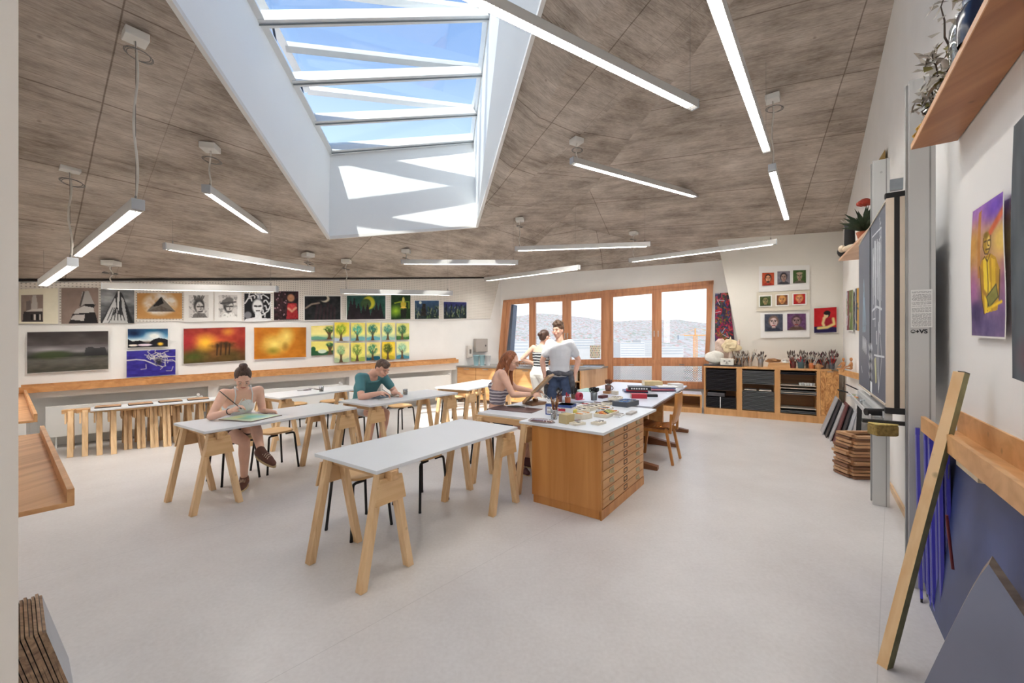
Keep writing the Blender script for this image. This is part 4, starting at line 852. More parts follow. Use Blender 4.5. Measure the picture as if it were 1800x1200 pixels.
# blue plastic strips standing under the tray
bl=mat('blue_plastic',(84,80,196),.25,var=.1,scale=6,coat=.4); blp=mat('pale_blue_edge',(160,160,214),.25,var=.05)
random.seed(21)
strips=[(1613,752,1052),(1628,762,1063),(1636,768,1078),(1646,776,1084),(1652,776,1100),(1658,778,1098),(1664,782,1104),(1622,760,1042),(1686,806,1066),(1640,770,1060)]
for k,(u,vt,vb) in enumerate(strips):
    b_=Pz(u+6,vb,.0); b_=b_-V((.0,0,0)); t_=Py(u,vt,b_.y+.06)
    e3=empty('blue_strip',b_,wa+random.uniform(-.15,.15),('lone blue plastic strip standing right of the batten' if u==1686 else ('leftmost blue plastic strip, tallest of the bundle by the near post' if k==0 else 'blue plastic strip in the bundle standing under the right wall tray')),'plastic strip','blue strips under the right wall tray')
    rel=e3.rotation_euler.to_matrix().inverted(); tt=rel@(t_-b_)
    m=MB(); m.bar((0,0,.06),tt,.034,.014,(0,1,0)); m.build('shaft',bl,e3); m=MB(); m.bar((.0,-.008,.06),tt+V((0,-.008,0)),.008,.008,(0,1,0)); m.build('edge',blp,e3)
    m=MB(); m.bar((0,0,.062),(.045,.0,.018),.014,.012,(0,1,0)); m.build('foot',bl,e3); m=MB(); m.bar((.044,0,.022),(.046,0,0),.010,.010,(0,1,0)); m.build('tip',rub,e3)
    m=MB(); m.box(tt-V((0,0,.018)),(.034,.018,.04)); m.build('cap',bl,e3)
# dark blue portfolio and sheets under the tray
nav=mat('navy_portfolio',(52,66,112),.45,var=.35,scale=2.2); navd=mat('black_portfolio',(30,30,36),.5,var=.1)
def leaner(name,px,offs,mt_,label,cat,th=.012,group=None):
    pts=[Pw(u,v,*WQ,o) for (u,v),o in zip(px,offs)]
    m=MB(); m.prism(pts,-wnr*th); o=m.build(name,mt_); o.location=(0,0,0); return tag(o,label,cat,group)
def wq(t,z,off): return FR*0+V((3.846,4.11,0))+wd*t+wnr*off+V((0,0,z))
tq=lambda Y:(4.11-Y)/abs(wd.y)
def lean(name,ya,yb,zt_,fo,to,mt_,label,cat,th=.012,z0=0,skew=0):
    m=MB(); a,b=tq(ya),tq(yb); P_=[wq(a,z0,fo),wq(b,z0,fo),wq(b+skew,zt_,to),wq(a+skew,zt_,to)]; m.prism(P_,-wnr*th); o=m.build(name,mt_,None,bevel=.002); return tag(o,label,cat)
lean('portfolio',2.28,1.0,.98,.12,.03,nav,'large dark blue portfolio leaning on the wall behind the blue strips','portfolio')
lean('portfolio',2.40,2.16,.86,.11,.07,mat('grey_violet_sheet',(96,94,116),.5,var=.1),'narrow grey-violet sheet leaning beside the blue strip bundle','sheet',th=.006)
mb=mat('red_stick',(120,40,44),.5); m=MB(); m.tube([Py(1664,905,2.0),Py(1675,1000,1.99)],.006); o=m.build('paint_stick',mb); tag(o,'thin dark red rod leaning behind the blue strips','rod')
m=MB(); 
# grey panels at the lower right
gp=mat('grey_panel_face',(116,118,134),.38,.25,var=.10,scale=2.5); gpe=wood('weathered_panel_edge',(120,104,90),(168,150,128),axis=0,scale=14)
def panel(name,pts,thv,mats_,label,cat):
    m=MB(); n=len(pts); a=[V(p) for p in pts]; b=[p+V(thv) for p in a]
    m.m=0; m.add(a,[tuple(range(n))]); m.add(b,[tuple(range(n))[::-1]]); m.m=1
    for i in range(n): j=(i+1)%n; m.quad(a[i],a[j],b[j],b[i])
    o=m.build(name,mats_); return tag(o,label,cat)
def planar(px,a,b,c):
    n=(b-a).cross(c-a); o=V((0,0,HC)); out=[]
    for u,v in px: r=ray(u,v); out.append(o+r*(n.dot(a-o)/n.dot(r)))
    return out
pa1=(Py(1738,991,1.50),Py(1625,1200,1.47),Py(1800,1083,1.36))
panel('grey_panel',planar([(1738,991),(1722,1012),(1704,1042),(1688,1072),(1668,1112),(1650,1148),(1625,1200),(1612,1235),(1600,1290),(1800,1420),(1900,1300),(1870,1175),(1800,1083)],*pa1),V((.055,.035,.012)),[gp,gpe],'big slate-grey panel standing on its corner at the lower right','panel')
pa2=(Py(1767,974,1.66),Py(1700,1090,1.70),Py(1800,1012,1.56))
panel('grey_panel',planar([(1767,974),(1745,1005),(1730,1100),(1790,1180),(1880,1100)],*pa2),V((.02,.015,.004)),[gp,gpe],'second grey panel behind the big one, only its bright edge showing','panel')
# upper shelf on the near right wall
SH=V((2.346,2.40,2.65)); e3=empty('wall_shelf',SH,0,'thick oak shelf high on the near right wall with dried plants and jars','shelf'); shw=wood('oak_shelf',(160,100,58),(190,130,82),axis=1,scale=5); she=wood('oak_shelf_edge',(214,160,112),(232,182,136),axis=1,scale=5,knots=False)
m=MB(); seg(m,V((0,0,0)),wd*2.0,wnr,-.19,-.004,0,.03); m.build('board',shw,e3); m=MB(); seg(m,V((0,0,0)),wd*2.0,wnr,-.004,0,0,.03); m.build('front_edge',she,e3)
def onshelf(t,off,z=.03): return SH+wd*t-wnr*off+V((0,0,z))
jar=glass('jar_glass',(.9,.94,.95),.14)
for t,off,r_,h_,lid,lb in ((.10,.05,.040,.075,0,'small glass jar with a blue rim at the far end of the high shelf'),(.24,.05,.04,.10,1,'glass jar with a blue lid beside the yellow raffia on the high shelf'),(.86,.05,.055,.20,0,'tall clear glass jar on the high shelf near the top of the picture'),(1.0,.05,.06,.16,1,'dark blue round jar on the high shelf at the top edge')):
    e4=empty('glass_jar',onshelf(t,off),0,lb,'jar','jars on the high shelf'); m=MB(); m.lathe([(r_,0),(r_*1.05,h_*.3),(r_,h_*.75),(r_*.7,h_*.92),(r_*.72,h_)],n=16,cap=False); m.build('body',jar if lb[0]!='d' else mat('dark_blue_glaze',(30,42,70),.2),e4)
    if lid: m=MB(); m.lathe([(r_*.74,h_*.93),(r_*.76,h_+.012),(0.001,h_+.016)],n=16); m.build('lid',mat('dull_blue_lid',(86,104,136),.4),e4)
for t,lb in ((.14,'yellow raffia bundle next to the jars on the high shelf'),(.04,'second yellow raffia bundle, at the very end of the high shelf')):
    e4=empty('raffia_bundle',onshelf(t,.05),0,lb,'raffia'); m=MB(); random.seed(int(t*100))
    for k in range(16): a=random.uniform(0,6.28); m.tube([(.03*math.cos(a),.03*math.sin(a),.006),(.045*math.cos(a+.8),.045*math.sin(a+.8),.035),(.02*math.cos(a+1.9),.02*math.sin(a+1.9),.07)],.006,5)
    m.build('straw',mat('straw_yellow',(206,160,66),.7,var=.2),e4)
# dried plants: stems with leaves
dried=mat('dried_grey_leaf',(188,180,168),.8,var=.2,scale=20); dryb=mat('dried_brown_stem',(74,62,52),.8,var=.2); dryg=mat('olive_seed',(150,142,86),.8,var=.2)
def dried_plant(base,dirs,label,seed,n=26,sz=.05):
    random.seed(seed); e4=empty('dried_plant',base,0,label,'dried plant','dried plants on the high shelf'); st=MB(); lf=MB(); sd_=MB()
    for d in dirs:
        d=V(d); pts=[V((0,0,0))+d*(k/6)+V((random.uniform(-.012,.012),random.uniform(-.012,.012),random.uniform(-.01,.01)))*k*.5 for k in range(7)]; st.tube(pts,[.006-.0007*k for k in range(7)],5)
        for k in range(n//len(dirs)):
            p=pts[random.randint(2,6)]+V((random.uniform(-.03,.03),random.uniform(-.03,.03),random.uniform(-.03,.03))); a=V((random.uniform(-1,1),random.uniform(-1,1),random.uniform(-1,.6))).normalized()*sz*random.uniform(.6,1.2); b=a.orthogonal().normalized()*sz*.35
            c=a.cross(b).normalized()*sz*.12
            (lf if random.random()>.2 else sd_).add([p,p+a*.5+b+c,p+a,p+a*.5-b+c],[(0,1,2),(0,2,3)],True)
        lf.add([pts[-1]+V((0,0,.02)),pts[-1]+V((.02,0,0)),pts[-1]+V((0,.02,0))],[(0,1,2)])
    st.build('stem',dryb,e4); lf.build('leaves',dried,e4); sd_.build('seed_heads',dryg,e4)
dried_plant(onshelf(.30,.04),[(-.04,.02,.12),(-.02,-.05,.24),(.02,-.03,.18)],'pale dried plant with grey leaves standing lowest on the high shelf',1,80,.06)
dried_plant(onshelf(.52,.05),[(-.10,-.02,.22),(-.02,-.10,.34),(.02,-.06,.30),(-.06,-.1,.2)],'bushy dried plant with dark drooping stems in the middle of the high shelf',2,150,.065)
dried_plant(onshelf(.72,.05),[(-.12,-.02,.36),(-.05,-.12,.42),(0,-.08,.30)],'dark-stemmed dried branch reaching the top edge above the high shelf',4,70,.055)
# far shelf behind the blackboard, with vase, flowers and figurines
fw=(Vector((WR[0][0]-WR[1][0],WR[0][1]-WR[1][1],0))).normalized(); fn=V((-fw.y,fw.x,0)); fn=fn if fn.x<0 else -fn
s0=Py(1474,459,6.2); s1=Py(1532,400,4.35)
e3=empty('wall_shelf',s0,0,'small pale wooden shelf high on the far right wall, carrying vase, flowers and figures','shelf'); m=MB(); shp=wood('pale_shelf',(206,162,128),(226,188,156),axis=1,scale=5,knots=False)
d_=s1-s0; m.prism([V((0,0,0)),d_,d_-fn*.26,-fn*.26],(0,0,.03)); m.build('board',shp,e3)
def os2(t,off=.07): return s0+d_*t-fn*off+V((0,0,.03))
e4=empty('vase',os2(.20),0,'tall black square vase on the far high shelf','vase'); m=MB(); m.lathe([(.085,0),(.085,.02),(.075,.36),(.082,.40),(.07,.40)],n=4,cap=True); m.build('body',rub,e4); m=MB(); random.seed(3)
for k in range(9): a=random.uniform(0,6.28); m.tube([(0,0,.38),(.05*math.cos(a),.05*math.sin(a),.44),(.10*math.cos(a),.10*math.sin(a),.47+.04*random.random())],.01,5)
m.build('dried_sprig',dried,e4)
e4=empty('potted_plant',os2(.62),0,'leafy plant with a red bloom on the far high shelf by the far post','plant'); m=MB(); m.lathe([(.05,0),(.075,.10),(.07,.10)],n=14); m.build('pot',mat('terracotta',(168,92,58),.7,var=.1),e4); m=MB(); random.seed(9)
gl_=mat('dark_green_leaf',(52,70,48),.5,var=.25)
for k in range(46):
    a=random.uniform(0,6.28); l_=random.uniform(.12,.26); up=random.uniform(.05,.34); p=V((0,0,.10)); q=V((l_*math.cos(a),l_*math.sin(a),.10+up)); w_=V((-math.sin(a),math.cos(a),0))*.018; mid=(p+q)/2+V((0,0,.05)); m.add([p,mid+w_,q,mid-w_],[(0,1,2),(0,2,3)],True)
m.build('leaves',gl_,e4); m=MB(); m.ell((0,-.02,.46),(.06,.06,.045)); 
for k in range(8): a=k*.785; m.ell((.05*math.cos(a),.05*math.sin(a)-.02,.45),(.035,.035,.03))
m.build('bloom',mat('red_bloom',(176,60,40),.6,var=.2),e4)
e4=empty('figurine',os2(.05,.06),0,'black round-headed figure lying at the end of the far high shelf','figurine'); m=MB(); m.ell((0,0,.085),(.10,.085,.085)); m.build('head',rub,e4); m=MB(); m.ell((.06,-.06,.09),(.045,.04,.06)); m.build('face',mat('cream_clay',(226,206,178),.6),e4)
e4=empty('figurine',os2(.30,.05),0,'pale clay lying figure in front of the black vase on the far shelf','figurine'); m=MB(); m.ell((0,0,.045),(.05,.14,.045)); m.ell((.0,.15,.06),(.045,.05,.05)); m.build('body',mat('cream_clay',(226,206,178),.6),e4)
# far tray with jointed mannequins
t0_=Py(1474,646,6.9); t1_=Py(1518,658,5.7); t0_.z=t1_.z=1.05; e3=empty('wall_tray',t0_,0,'short oak tray on the far right wall with wooden artist mannequins','tray'); ledge(e3,t0_,t1_,fn,.2,oakr,fh=.09,bh=.13)
mann=wood('mannequin_wood',(182,122,70),(210,150,96),axis=2,scale=20,knots=False)
def mannequin(o,rz,sit,label):
    e4=empty('artist_mannequin',o,rz,label,'mannequin','wooden artist mannequins on the far tray'); m=MB(); m.ell((0,0,.10),(.022,.03,.05)); m.ell((0,0,.05),(.02,.028,.025)); m.build('torso',mann,e4); m=MB(); m.ell((.0,0,.185),(.02,.018,.027)); m.tube([(0,0,.15),(0,0,.17)],.007); m.build('head',mann,e4)
    for s_ in(-1,1):
        m=MB(); m.tube([(0,s_*.03,.135),(.03,s_*.045,.08),(.07,s_*.03,.07)],[.010,.009,.007],6); m.build('arm',mann,e4); m=MB(); m.tube([(0,s_*.018,.035),(.08,s_*.02,.05 if sit else .03),(.10,s_*.02,-.02 if sit else .03)],[.013,.011,.009],6); m.build('leg',mann,e4)
dd=t1_-t0_
mannequin(t0_+dd*.45-fn*.03+V((0,0,.0)),2.5,True,'seated wooden artist mannequin on the far tray beside the blackboard'); mannequin(t0_+dd*.12-fn*.03+V((0,0,-.02)),3.2,False,'lying wooden artist mannequin at the end of the far tray')
# ---------- rack cabinet under the portraits ----------
rk=wood('cabinet_ply',(158,96,44),(232,178,114),axis=2,scale=7,wavy=2.6,rough=.42,knots=False); rkf=wood('cabinet_frame',(204,150,92),(226,176,120),axis=2,scale=7,knots=False,rough=.4); rki=wood('cabinet_inside',(140,92,44),(176,122,66),axis=0,scale=5,knots=False)
K0=V((4.0,8.5,0)); K1=V((5.72,7.46,0)); kd=(K1-K0).normalized(); ka=math.atan2(kd.y,kd.x); KL=(K1-K0).length; KH=1.0; KD=.44
e_=empty('rack_cabinet',K0,ka,'wide plywood rack cabinet full of drawing boards under the portraits','cabinet')
u2x=lambda u:((lambda r:( (K0.y*r-K0.x)/(kd.x-kd.y*r)))((u-900)/F))
X={k:u2x(u) for k,u in dict(a=1240,b=1295,c=1304,d=1362,e=1371,f=1436,g=1442,h=1475).items()}; XE=KL+.10
Z0=.14; Z1=KH-.035
m=MB(); m.bx(0,XE,0,KD,KH-.035,KH); m.build('top',rkf,e_,bevel=.002); m=MB(); m.bx(0,XE,KD-.015,KD,0,KH-.035); m.build('back',rki,e_); m=MB(); m.bx(0,XE,.0,KD-.015,.10,Z0); m.build('bottom',rkf,e_)
m=MB(); m.bx(0,XE,.015,.035,0,.10); m.build('plinth',rkf,e_)
for x0,x1 in ((0,X['a']),(X['b'],X['c']),(X['d'],X['e']),(X['f'],X['g'])):
    m=MB(); m.bx(x0,x1,0,KD-.015,Z0,Z1); m.build('divider',rkf,e_)
    n=MB()
    for k in range(30):
        z=Z0+.012+(Z1-Z0-.02)*k/30
        if x0>0: n.bx(x0-.014,x0,.0,KD-.03,z,z+.011)
        if x1<X['g']: n.bx(x1,x1+.014,.0,KD-.03,z,z+.011)
    n.build('notched_rail',rkf,e_)
m=MB(); m.bx(X['g']+.002,X['h']-.002,-.004,.018,Z0+.005,Z1-.004); d=m.build('door',rk,e_); m=MB(); m.bx(X['g']+.10,X['h']-.08,-.012,.0,Z1-.012,Z1-.004); m.build('handle',steel,d)
m=MB(); m.bx(X['h'],XE,0,KD-.015,Z0,Z1); m.build('end_cupboard',rk,e_); m=MB(); m.bx(X['h']+.06,X['h']+.075,-.008,0,.70,.90); m.build('long_handle',mat('bronze_handle',(96,84,70),.4,.5),e_)
KF=frame2((K0.x,K0.y),ka)
bk1=mat('black_drawing_board',(44,42,46),.45,var=.1,scale=4); bk2=mat('grey_drawing_board',(112,116,118),.5,var=.08,scale=4); bk3=mat('white_card_board',(206,198,184),.6,var=.05)
def rack(xa,xb,v_list,mt_,label,group,th=.0095,dep=.38):
    for v in v_list:
        m=MB(); m.bx(xa+.008,xb-.008,-.012-.012*((int(v*1000)*7)%3)*.5,dep,v,v+th); o=m.build('drawing_board',mt_,None,loc=KF(0,0,0)); o.rotation_euler=(0,0,ka); tag(o,label,'board',group)
step=(Z1-Z0-.02)/30; zz=lambda k:Z0+.0225+step*k+.0006
rack(X['a']+0,X['b'],[zz(k) for k in list(range(0,8))+list(range(13,29))],bk1,'black drawing board slotted in the left bay of the rack cabinet','black boards in the left rack bay')
rack(X['c'],X['d'],[zz(k) for k in list(range(0,14))+list(range(19,29))],bk2,'grey-edged drawing board slotted in the middle bay of the rack cabinet','grey boards in the middle rack bay')
rack(X['e'],X['f'],[zz(0),zz(1),zz(13),zz(15)],bk2,'grey board among the few in the right bay of the rack cabinet','grey boards in the right rack bay'); rack(X['e'],X['f'],[zz(3),zz(17),zz(19),zz(14)],bk3,'white card board in the half-empty right bay of the rack cabinet','white boards in the right rack bay'); rack(X['e'],X['f'],[zz(27),zz(28)],bk1,'black board at the top of the right bay of the rack cabinet','black boards at the top of the right rack bay')
m=MB(); m.bx(X['a']+.04,X['a']+.36,-.02,.34,zz(8)+.005,zz(8)+.08); o=m.build('flat_box',mat('dark_grey_box',(74,72,76),.5,var=.08),None,loc=KF(0,0,0),bevel=.01); o.rotation_euler=(0,0,ka); tag(o,'dark grey flat box lying in the gap of the left rack bay','box')
m=MB(); m.bx(X['b']-.30,X['b']-.285,-.03,-.015,Z0+.01,zz(8)); o=m.build('white_strip',paper,None,loc=KF(0,0,0)); o.rotation_euler=(0,0,ka); tag(o,'thin white strip standing in front of the lower left rack boards','strip')
for k in range(6):
    m=MB(); m.lathe([(.018,0),(.024,.045),(.024,.05)],n=12); o=m.build('paint_cup',wht,None,loc=KF(X['f']-.25+.042*k,.04+.03*(k%2),zz(19)+.011)); tag(o,'small white cup in the row on the white card of the right rack bay','cup','white cups in the right rack bay')
for k in range(2):
    m=MB(); m.bx(X['c']+.04+.25*k,X['c']+.25+.25*k,-.01,.30,zz(14)+.003,zz(14)+.02); o=m.build('paper_sheaf',pap,None,loc=KF(0,0,0)); o.rotation_euler=(0,0,ka); tag(o,('left' if k==0 else 'right')+' sheaf of loose paper in the gap of the middle rack bay','paper')
# window bench
B0=V((2.45,9.20,0)); B1=V((3.98,8.53,0)); bd_=(B1-B0).normalized(); ba=math.atan2(bd_.y,bd_.x); BLn=(B1-B0).length-.01
e_=empty('window_bench',B0,ba,'low plywood bench with open niche under the right half of the timber window','bench')
m=MB(); m.bx(0,BLn,0,.62,.36,.39); m.build('top',pal,e_); m=MB(); m.bx(0,BLn,-.004,0,.355,.392); m.build('edge',rkf,e_); m=MB(); m.bx(0,BLn,.0,.6,.08,.11); m.build('bottom',rkf,e_); m=MB(); m.bx(0,BLn,.58,.6,.11,.36); m.build('back',rki,e_); m=MB(); m.bx(0,BLn,.02,.04,0,.08); m.build('plinth',rkf,e_)
for x in (0,BLn*.5-.015,BLn-.03): m=MB(); m.bx(x,x+.03,0,.58,.11,.36); m.build('divider',rkf,e_)
# ---------- drawing boards leaning at the lower left ----------
edg=wood('board_edge_brown',(112,86,66),(182,152,120),axis=0,scale=22); 
f0=V((-1.89,1.656,0)); f1=V((-2.19,1.90,0)); ld=(f1-f0).normalized(); lnr=V((-ld.y,ld.x,0)); lnr=lnr if lnr.x>0 else -lnr
for k in range(12):
    top=.345+.006*((k*5)%3); off=-.0115*k
    b_=[f0+lnr*(.085+off),f1+lnr*(.085+off)]; t_=[f1+lnr*off+V((0,0,top)),f0+lnr*off+V((0,0,top))]
    m=MB(); a=[b_[0],b_[1],t_[0],t_[1]]; c=[p-lnr*.0095 for p in a]
    m.m=0; m.add(a,[(0,1,2,3)]); m.add(c,[(3,2,1,0)]); m.m=1
    for i in range(4): j=(i+1)%4; m.quad(a[i],a[j],c[j],c[i])
    o=m.build('drawing_board',[gb4 if k==0 else gb2,edg],None,bevel=.0015); tag(o,'outermost board, grey-faced, of the upright row at the lower left' if k==0 else 'brown-edged drawing board inside the upright row at the lower left','board','drawing boards standing at the lower left')
# ---------- student artwork: painted sheets ----------
pa_,nt,b=new_mat('painted_paper'); at=N(nt,'ShaderNodeAttribute'); at.attribute_name='paint'; nt.links.new(at.outputs['Color'],b.inputs['Base Color']); b.inputs['Roughness'].default_value=.6; b.inputs['Specular IOR Level'].default_value=.25
class CV:
    def __init__(s,w,h,bg,seed=0):
        s.w,s.h=w,h; s.a=np.zeros((h,w,3))+np.array(bg,float); s.rs=np.random.RandomState(seed); s.Y,s.X=np.mgrid[0:h,0:w]; s.X=(s.X+.5)/w; s.Y=(s.Y+.5)/h
    def noise(s,fx,fy,oct=3):
        out=np.zeros((s.h,s.w)); amp=1;tot=0
        for o in range(oct):
            gx,gy=max(2,int(fx*2**o))+2,max(2,int(fy*2**o))+2; g=s.rs.rand(gy,gx); x=s.X*(gx-1.001); y=s.Y*(gy-1.001); xi=x.astype(int);yi=y.astype(int); xf=x-xi;yf=y-yi; xf=xf*xf*(3-2*xf); yf=yf*yf*(3-2*yf)
            xi=np.minimum(xi,gx-2);yi=np.minimum(yi,gy-2)
            out+=amp*((g[yi,xi]*(1-xf)+g[yi,xi+1]*xf)*(1-yf)+(g[yi+1,xi]*(1-xf)+g[yi+1,xi+1]*xf)*yf); tot+=amp; amp*=.55
        return out/tot
    def put(s,mask,c,k=1):
        m=np.clip(mask*k,0,1)[...,None]; s.a=s.a*(1-m)+np.array(c,float)*m; return s
    def grad(s,stops):
        ys=[q[0] for q in stops]
        for i in range(3): s.a[...,i]=np.interp(s.Y,ys,[q[1][i] for q in stops])
        return s
    def mottle(s,amp,fx=6,fy=6,tint=(1,1,1)): n=(s.noise(fx,fy)-.5)*2; s.a+=n[...,None]*amp*np.array(tint); return s
    def el(s,x,y,rx,ry,soft=.25,rot=0):
        dx,dy=s.X-x,s.Y-y; c,q=math.cos(rot),math.sin(rot); u,v=(dx*c+dy*q)/rx,(-dx*q+dy*c)/ry; return np.clip((1-np.sqrt(u*u+v*v))/soft,0,1)
    def poly(s,pts):
        m=np.zeros((s.h,s.w),bool); n=len(pts)
        for i in range(n):
            x1,y1=pts[i];x2,y2=pts[(i+1)%n]
            if y1==y2: continue
            cond=((s.Y>min(y1,y2))&(s.Y<=max(y1,y2)))&(s.X<(x2-x1)*(s.Y-y1)/(y2-y1)+x1); m^=cond
        return m.astype(float)
    def line(s,pts,w):
        m=np.zeros((s.h,s.w)); asp=s.h/s.w
        for (x1,y1),(x2,y2) in zip(pts,pts[1:]):
            dx,dy=(x2-x1),(y2-y1)*asp; L=dx*dx+dy*dy+1e-9; t=np.clip(((s.X-x1)*dx+(s.Y-y1)*asp*dy)/L,0,1); d=np.hypot(s.X-x1-t*dx,(s.Y-y1)*asp-t*dy); m=np.maximum(m,np.clip(1.5-d/w,0,1))
        return m
    def border(s,t,c=(242,240,236)):
        tx,ty=t,t*s.w/s.h; s.put(((s.X<tx)|(s.X>1-tx)|(s.Y<ty)|(s.Y>1-ty)).astype(float),c); return s
    def inset(s,o,x0,y0,x1,y1):
        H,W=s.h,s.w; ax,ay,bx_,by_=int(x0*W),int(y0*H),int(x1*W),int(y1*H)
        yi=(np.arange(by_-ay)*o.h/(by_-ay)).astype(int); xi=(np.arange(bx_-ax)*o.w/(bx_-ax)).astype(int); s.a[ay:by_,ax:bx_]=o.a[yi][:,xi]; return s
def sheet(name,P4,cv,label,cat,group=None,curl=.0,nrm=None,thick=0):
    TL_q,TR_q,BR_q,BL_q=[V(p) for p in P4]; w,h=cv.w,cv.h
    base=(TL_q+TR_q+BR_q+BL_q)/4; vs=[];fs=[]
    for j in range(h):
        v=j/(h-1)
        for i in range(w):
            u=i/(w-1); p=(TL_q*(1-u)+TR_q*u)*(1-v)+(BL_q*(1-u)+BR_q*u)*v
            if nrm is not None and curl: p=p+nrm*curl*(math.sin(v*math.pi*1.3+u)*.5+ v*v*.6)
            vs.append(tuple(p-base))
    for j in range(h-1):
        for i in range(w-1): a=j*w+i; fs.append((a,a+w,a+w+1,a+1))
    me=bpy.data.meshes.new(name); me.from_pydata(vs,[],fs); ca_=me.color_attributes.new('paint','FLOAT_COLOR','POINT')
    c=np.clip(cv.a,0,255)/255.; c=np.where(c<=.04045,c/12.92,((c+.055)/1.055)**2.4); arr=np.ones((h*w,4),np.float32); arr[:,:3]=c.reshape(-1,3); ca_.data.foreach_set('color',arr.ravel())
    me.materials.append(pa_); me.polygons.foreach_set('use_smooth',[True]*len(me.polygons)); o=bpy.data.objects.new(name,me); col.objects.link(o); o.location=base
    return tag(o,label,cat,group)
def on_left(u0,u1,vt0,vt1,vb0,vb1,off=.034): return [Pw(u0,vt0,*WL,off),Pw(u1,vt1,*WL,off),Pw(u1,vb1,*WL,off),Pw(u0,vb0,*WL,off)]
nl=-V((wnb.x,wnb.y,0)).normalized()
G1='drawings in the upper row on the left wall'; G2='paintings in the lower row on the left wall'
def tower(seed,bg,mode):
    c=CV(60,60,bg,seed); c.mottle(10,5,5)
    if mode==0:
        c.put(c.poly([(.20,.95),(.22,.22),(.42,.2),(.42,.95)]),(112,102,98)); c.put(c.poly([(.42,.55),(.5,.02),(.68,.02),(.74,.55)]),(176,168,160)); c.put(c.poly([(.05,.98),(.1,.62),(.95,.55),(.98,.98)]),(60,54,54)); c.put(c.poly([(.1,.62),(.5,.52),(.95,.5),(.95,.6)]),(196,188,180))
        for k in range(4): c.put(c.poly([(.42+.13*k,.72),(.5+.13*k,.72),(.5+.13*k,.92),(.42+.13*k,.92)]),(205,198,190) if k%2 else (24,22,24))
    elif mode==1:
        c.put(c.poly([(.55,.12),(.72,.08),(.9,.5),(.5,.52)]),(168,164,160)); c.put(c.poly([(.44,.58),(.62,.45),(.92,.46),(.86,.56),(.72,.6)]),(30,27,28)); c.put(c.poly([(.4,.6),(.6,.5),(.86,.56),(.88,.70),(.3,.75)]),(188,184,180)); c.put(c.poly([(.2,.98),(.3,.72),(.9,.68),(.98,.98)]),(34,31,33)); c.put(c.poly([(.24,.88),(.32,.76),(.62,.74),(.6,.92)]),(186,180,176)); c.put(c.line([(.6,.12),(.5,.5)],.02),(60,56,54))
    else:
        c.grad([(0,(120,122,124)),(.35,(160,162,164)),(.5,(96,98,100)),(1,(60,60,62))]); c.mottle(40,3,8); c.put(c.poly([(0,1),(.5,.02),(.62,.1),(1,1)]),(54,54,56)); c.put(c.poly([(.05,1),(.42,.24),(.46,.5),(.22,1)]),(200,200,200)); c.put(c.poly([(.5,.05),(.56,.06),(.52,.7),(.47,.7)]),(222,222,222)); c.put(c.poly([(.6,.2),(.68,.3),(.8,1),(.66,1)]),(178,178,178)); c.put(c.poly([(.7,.5),(.75,.5),(.97,1),(.88,1)]),(26,26,28)); c.put(c.poly([(.3,.82),(.45,.7),(.68,.78),(.7,1),(.25,1)]),(188,188,186))
        for k in range(6): c.put(c.line([(.2+.1*k,.9),(.35+.05*k,.55)],.012),(30,30,32))
    return c
c=CV(64,62,(232,226,204),1).mottle(4); c.inset(tower(2,(142,126,116),0),.07,.18,.62,.95)
sheet('drawing',on_left(33,102,508,506,569,569),c,'cream sheet with a small grey-brown building sketch, leftmost in the upper row','drawing',G1)
sheet('drawing',on_left(108,173,506,506,569,568),tower(3,(140,122,112),1),'brown charcoal drawing of a leaning stepped monument on the left wall','drawing',G1,.015,nl)
sheet('drawing',on_left(177,236,508,510,567.5,568),tower(4,(110,110,112),2),'black and white drawing of pointed spires under a cloudy sky','drawing',G1)
c=CV(80,46,(190,140,82),5).mottle(8); c.put(c.el(.5,.42,.42,.5,.3)*c.noise(8,6),(228,222,212),1.6); c.put(c.poly([(.2,.72),(.52,.14),(.84,.72)]),(120,112,104)); c.put(c.poly([(.34,.52),(.52,.14),(.58,.4),(.46,.5)]),(34,32,32)); c.put(c.poly([(.2,.72),(.52,.5),(.84,.72)])*c.noise(20,12),(90,80,70),1.2)
sheet('drawing',on_left(241,320,515,515,560,560),c,'tan card with a charcoal pyramid and white chalk haze','drawing',G1)
def head_sketch(seed,flip):
    c=CV(52,56,(240,238,234),seed); q=CV(40,46,(214,210,206),seed+1).mottle(10); q.put(q.el(.5,.45,.3,.36),(60,58,58)); q.put(q.el(.56 if flip else .52,.52,.22,.26),(206,202,198)); q.put(q.line([(.4,.5),(.52,.5)],.03),(40,38,38)); q.put(q.line([(.6,.5),(.72,.5)],.03),(40,38,38)); q.put(q.line([(.56,.5),(.6,.62),(.54,.63)],.02),(90,86,84)); q.put(q.line([(.48,.72),(.66,.71)],.025),(60,56,56)); q.put(q.poly([(.1,1),(.3,.78),(.75,.8),(.95,1)]),(120,116,114) if not flip else (236,234,230))
    if not flip:
        for k in range(8): q.put(q.line([(.3+.05*k,.22),(.25+.07*k,.03+.02*(k%3))],.025),(80,78,76))
    else: q.put(q.el(.45,.28,.36,.18,.2,-.3),(110,108,106)); q.put(q.line([(.1,.36),(.9,.3)],.03),(70,68,68))
    q.put(q.noise(9,9)>.62,(70,68,68),.35); c.inset(q,.16,.14,.84,.86); return c
sheet('drawing',on_left(324,375,512,512,566,565),head_sketch(6,False),'white sheet with pencil portrait of a spiky-haired person in sunglasses','drawing',G1)
sheet('drawing',on_left(377,425,512,512,565,564.5),head_sketch(8,True),'white sheet with pencil portrait of a person wearing a flat cap','drawing',G1)
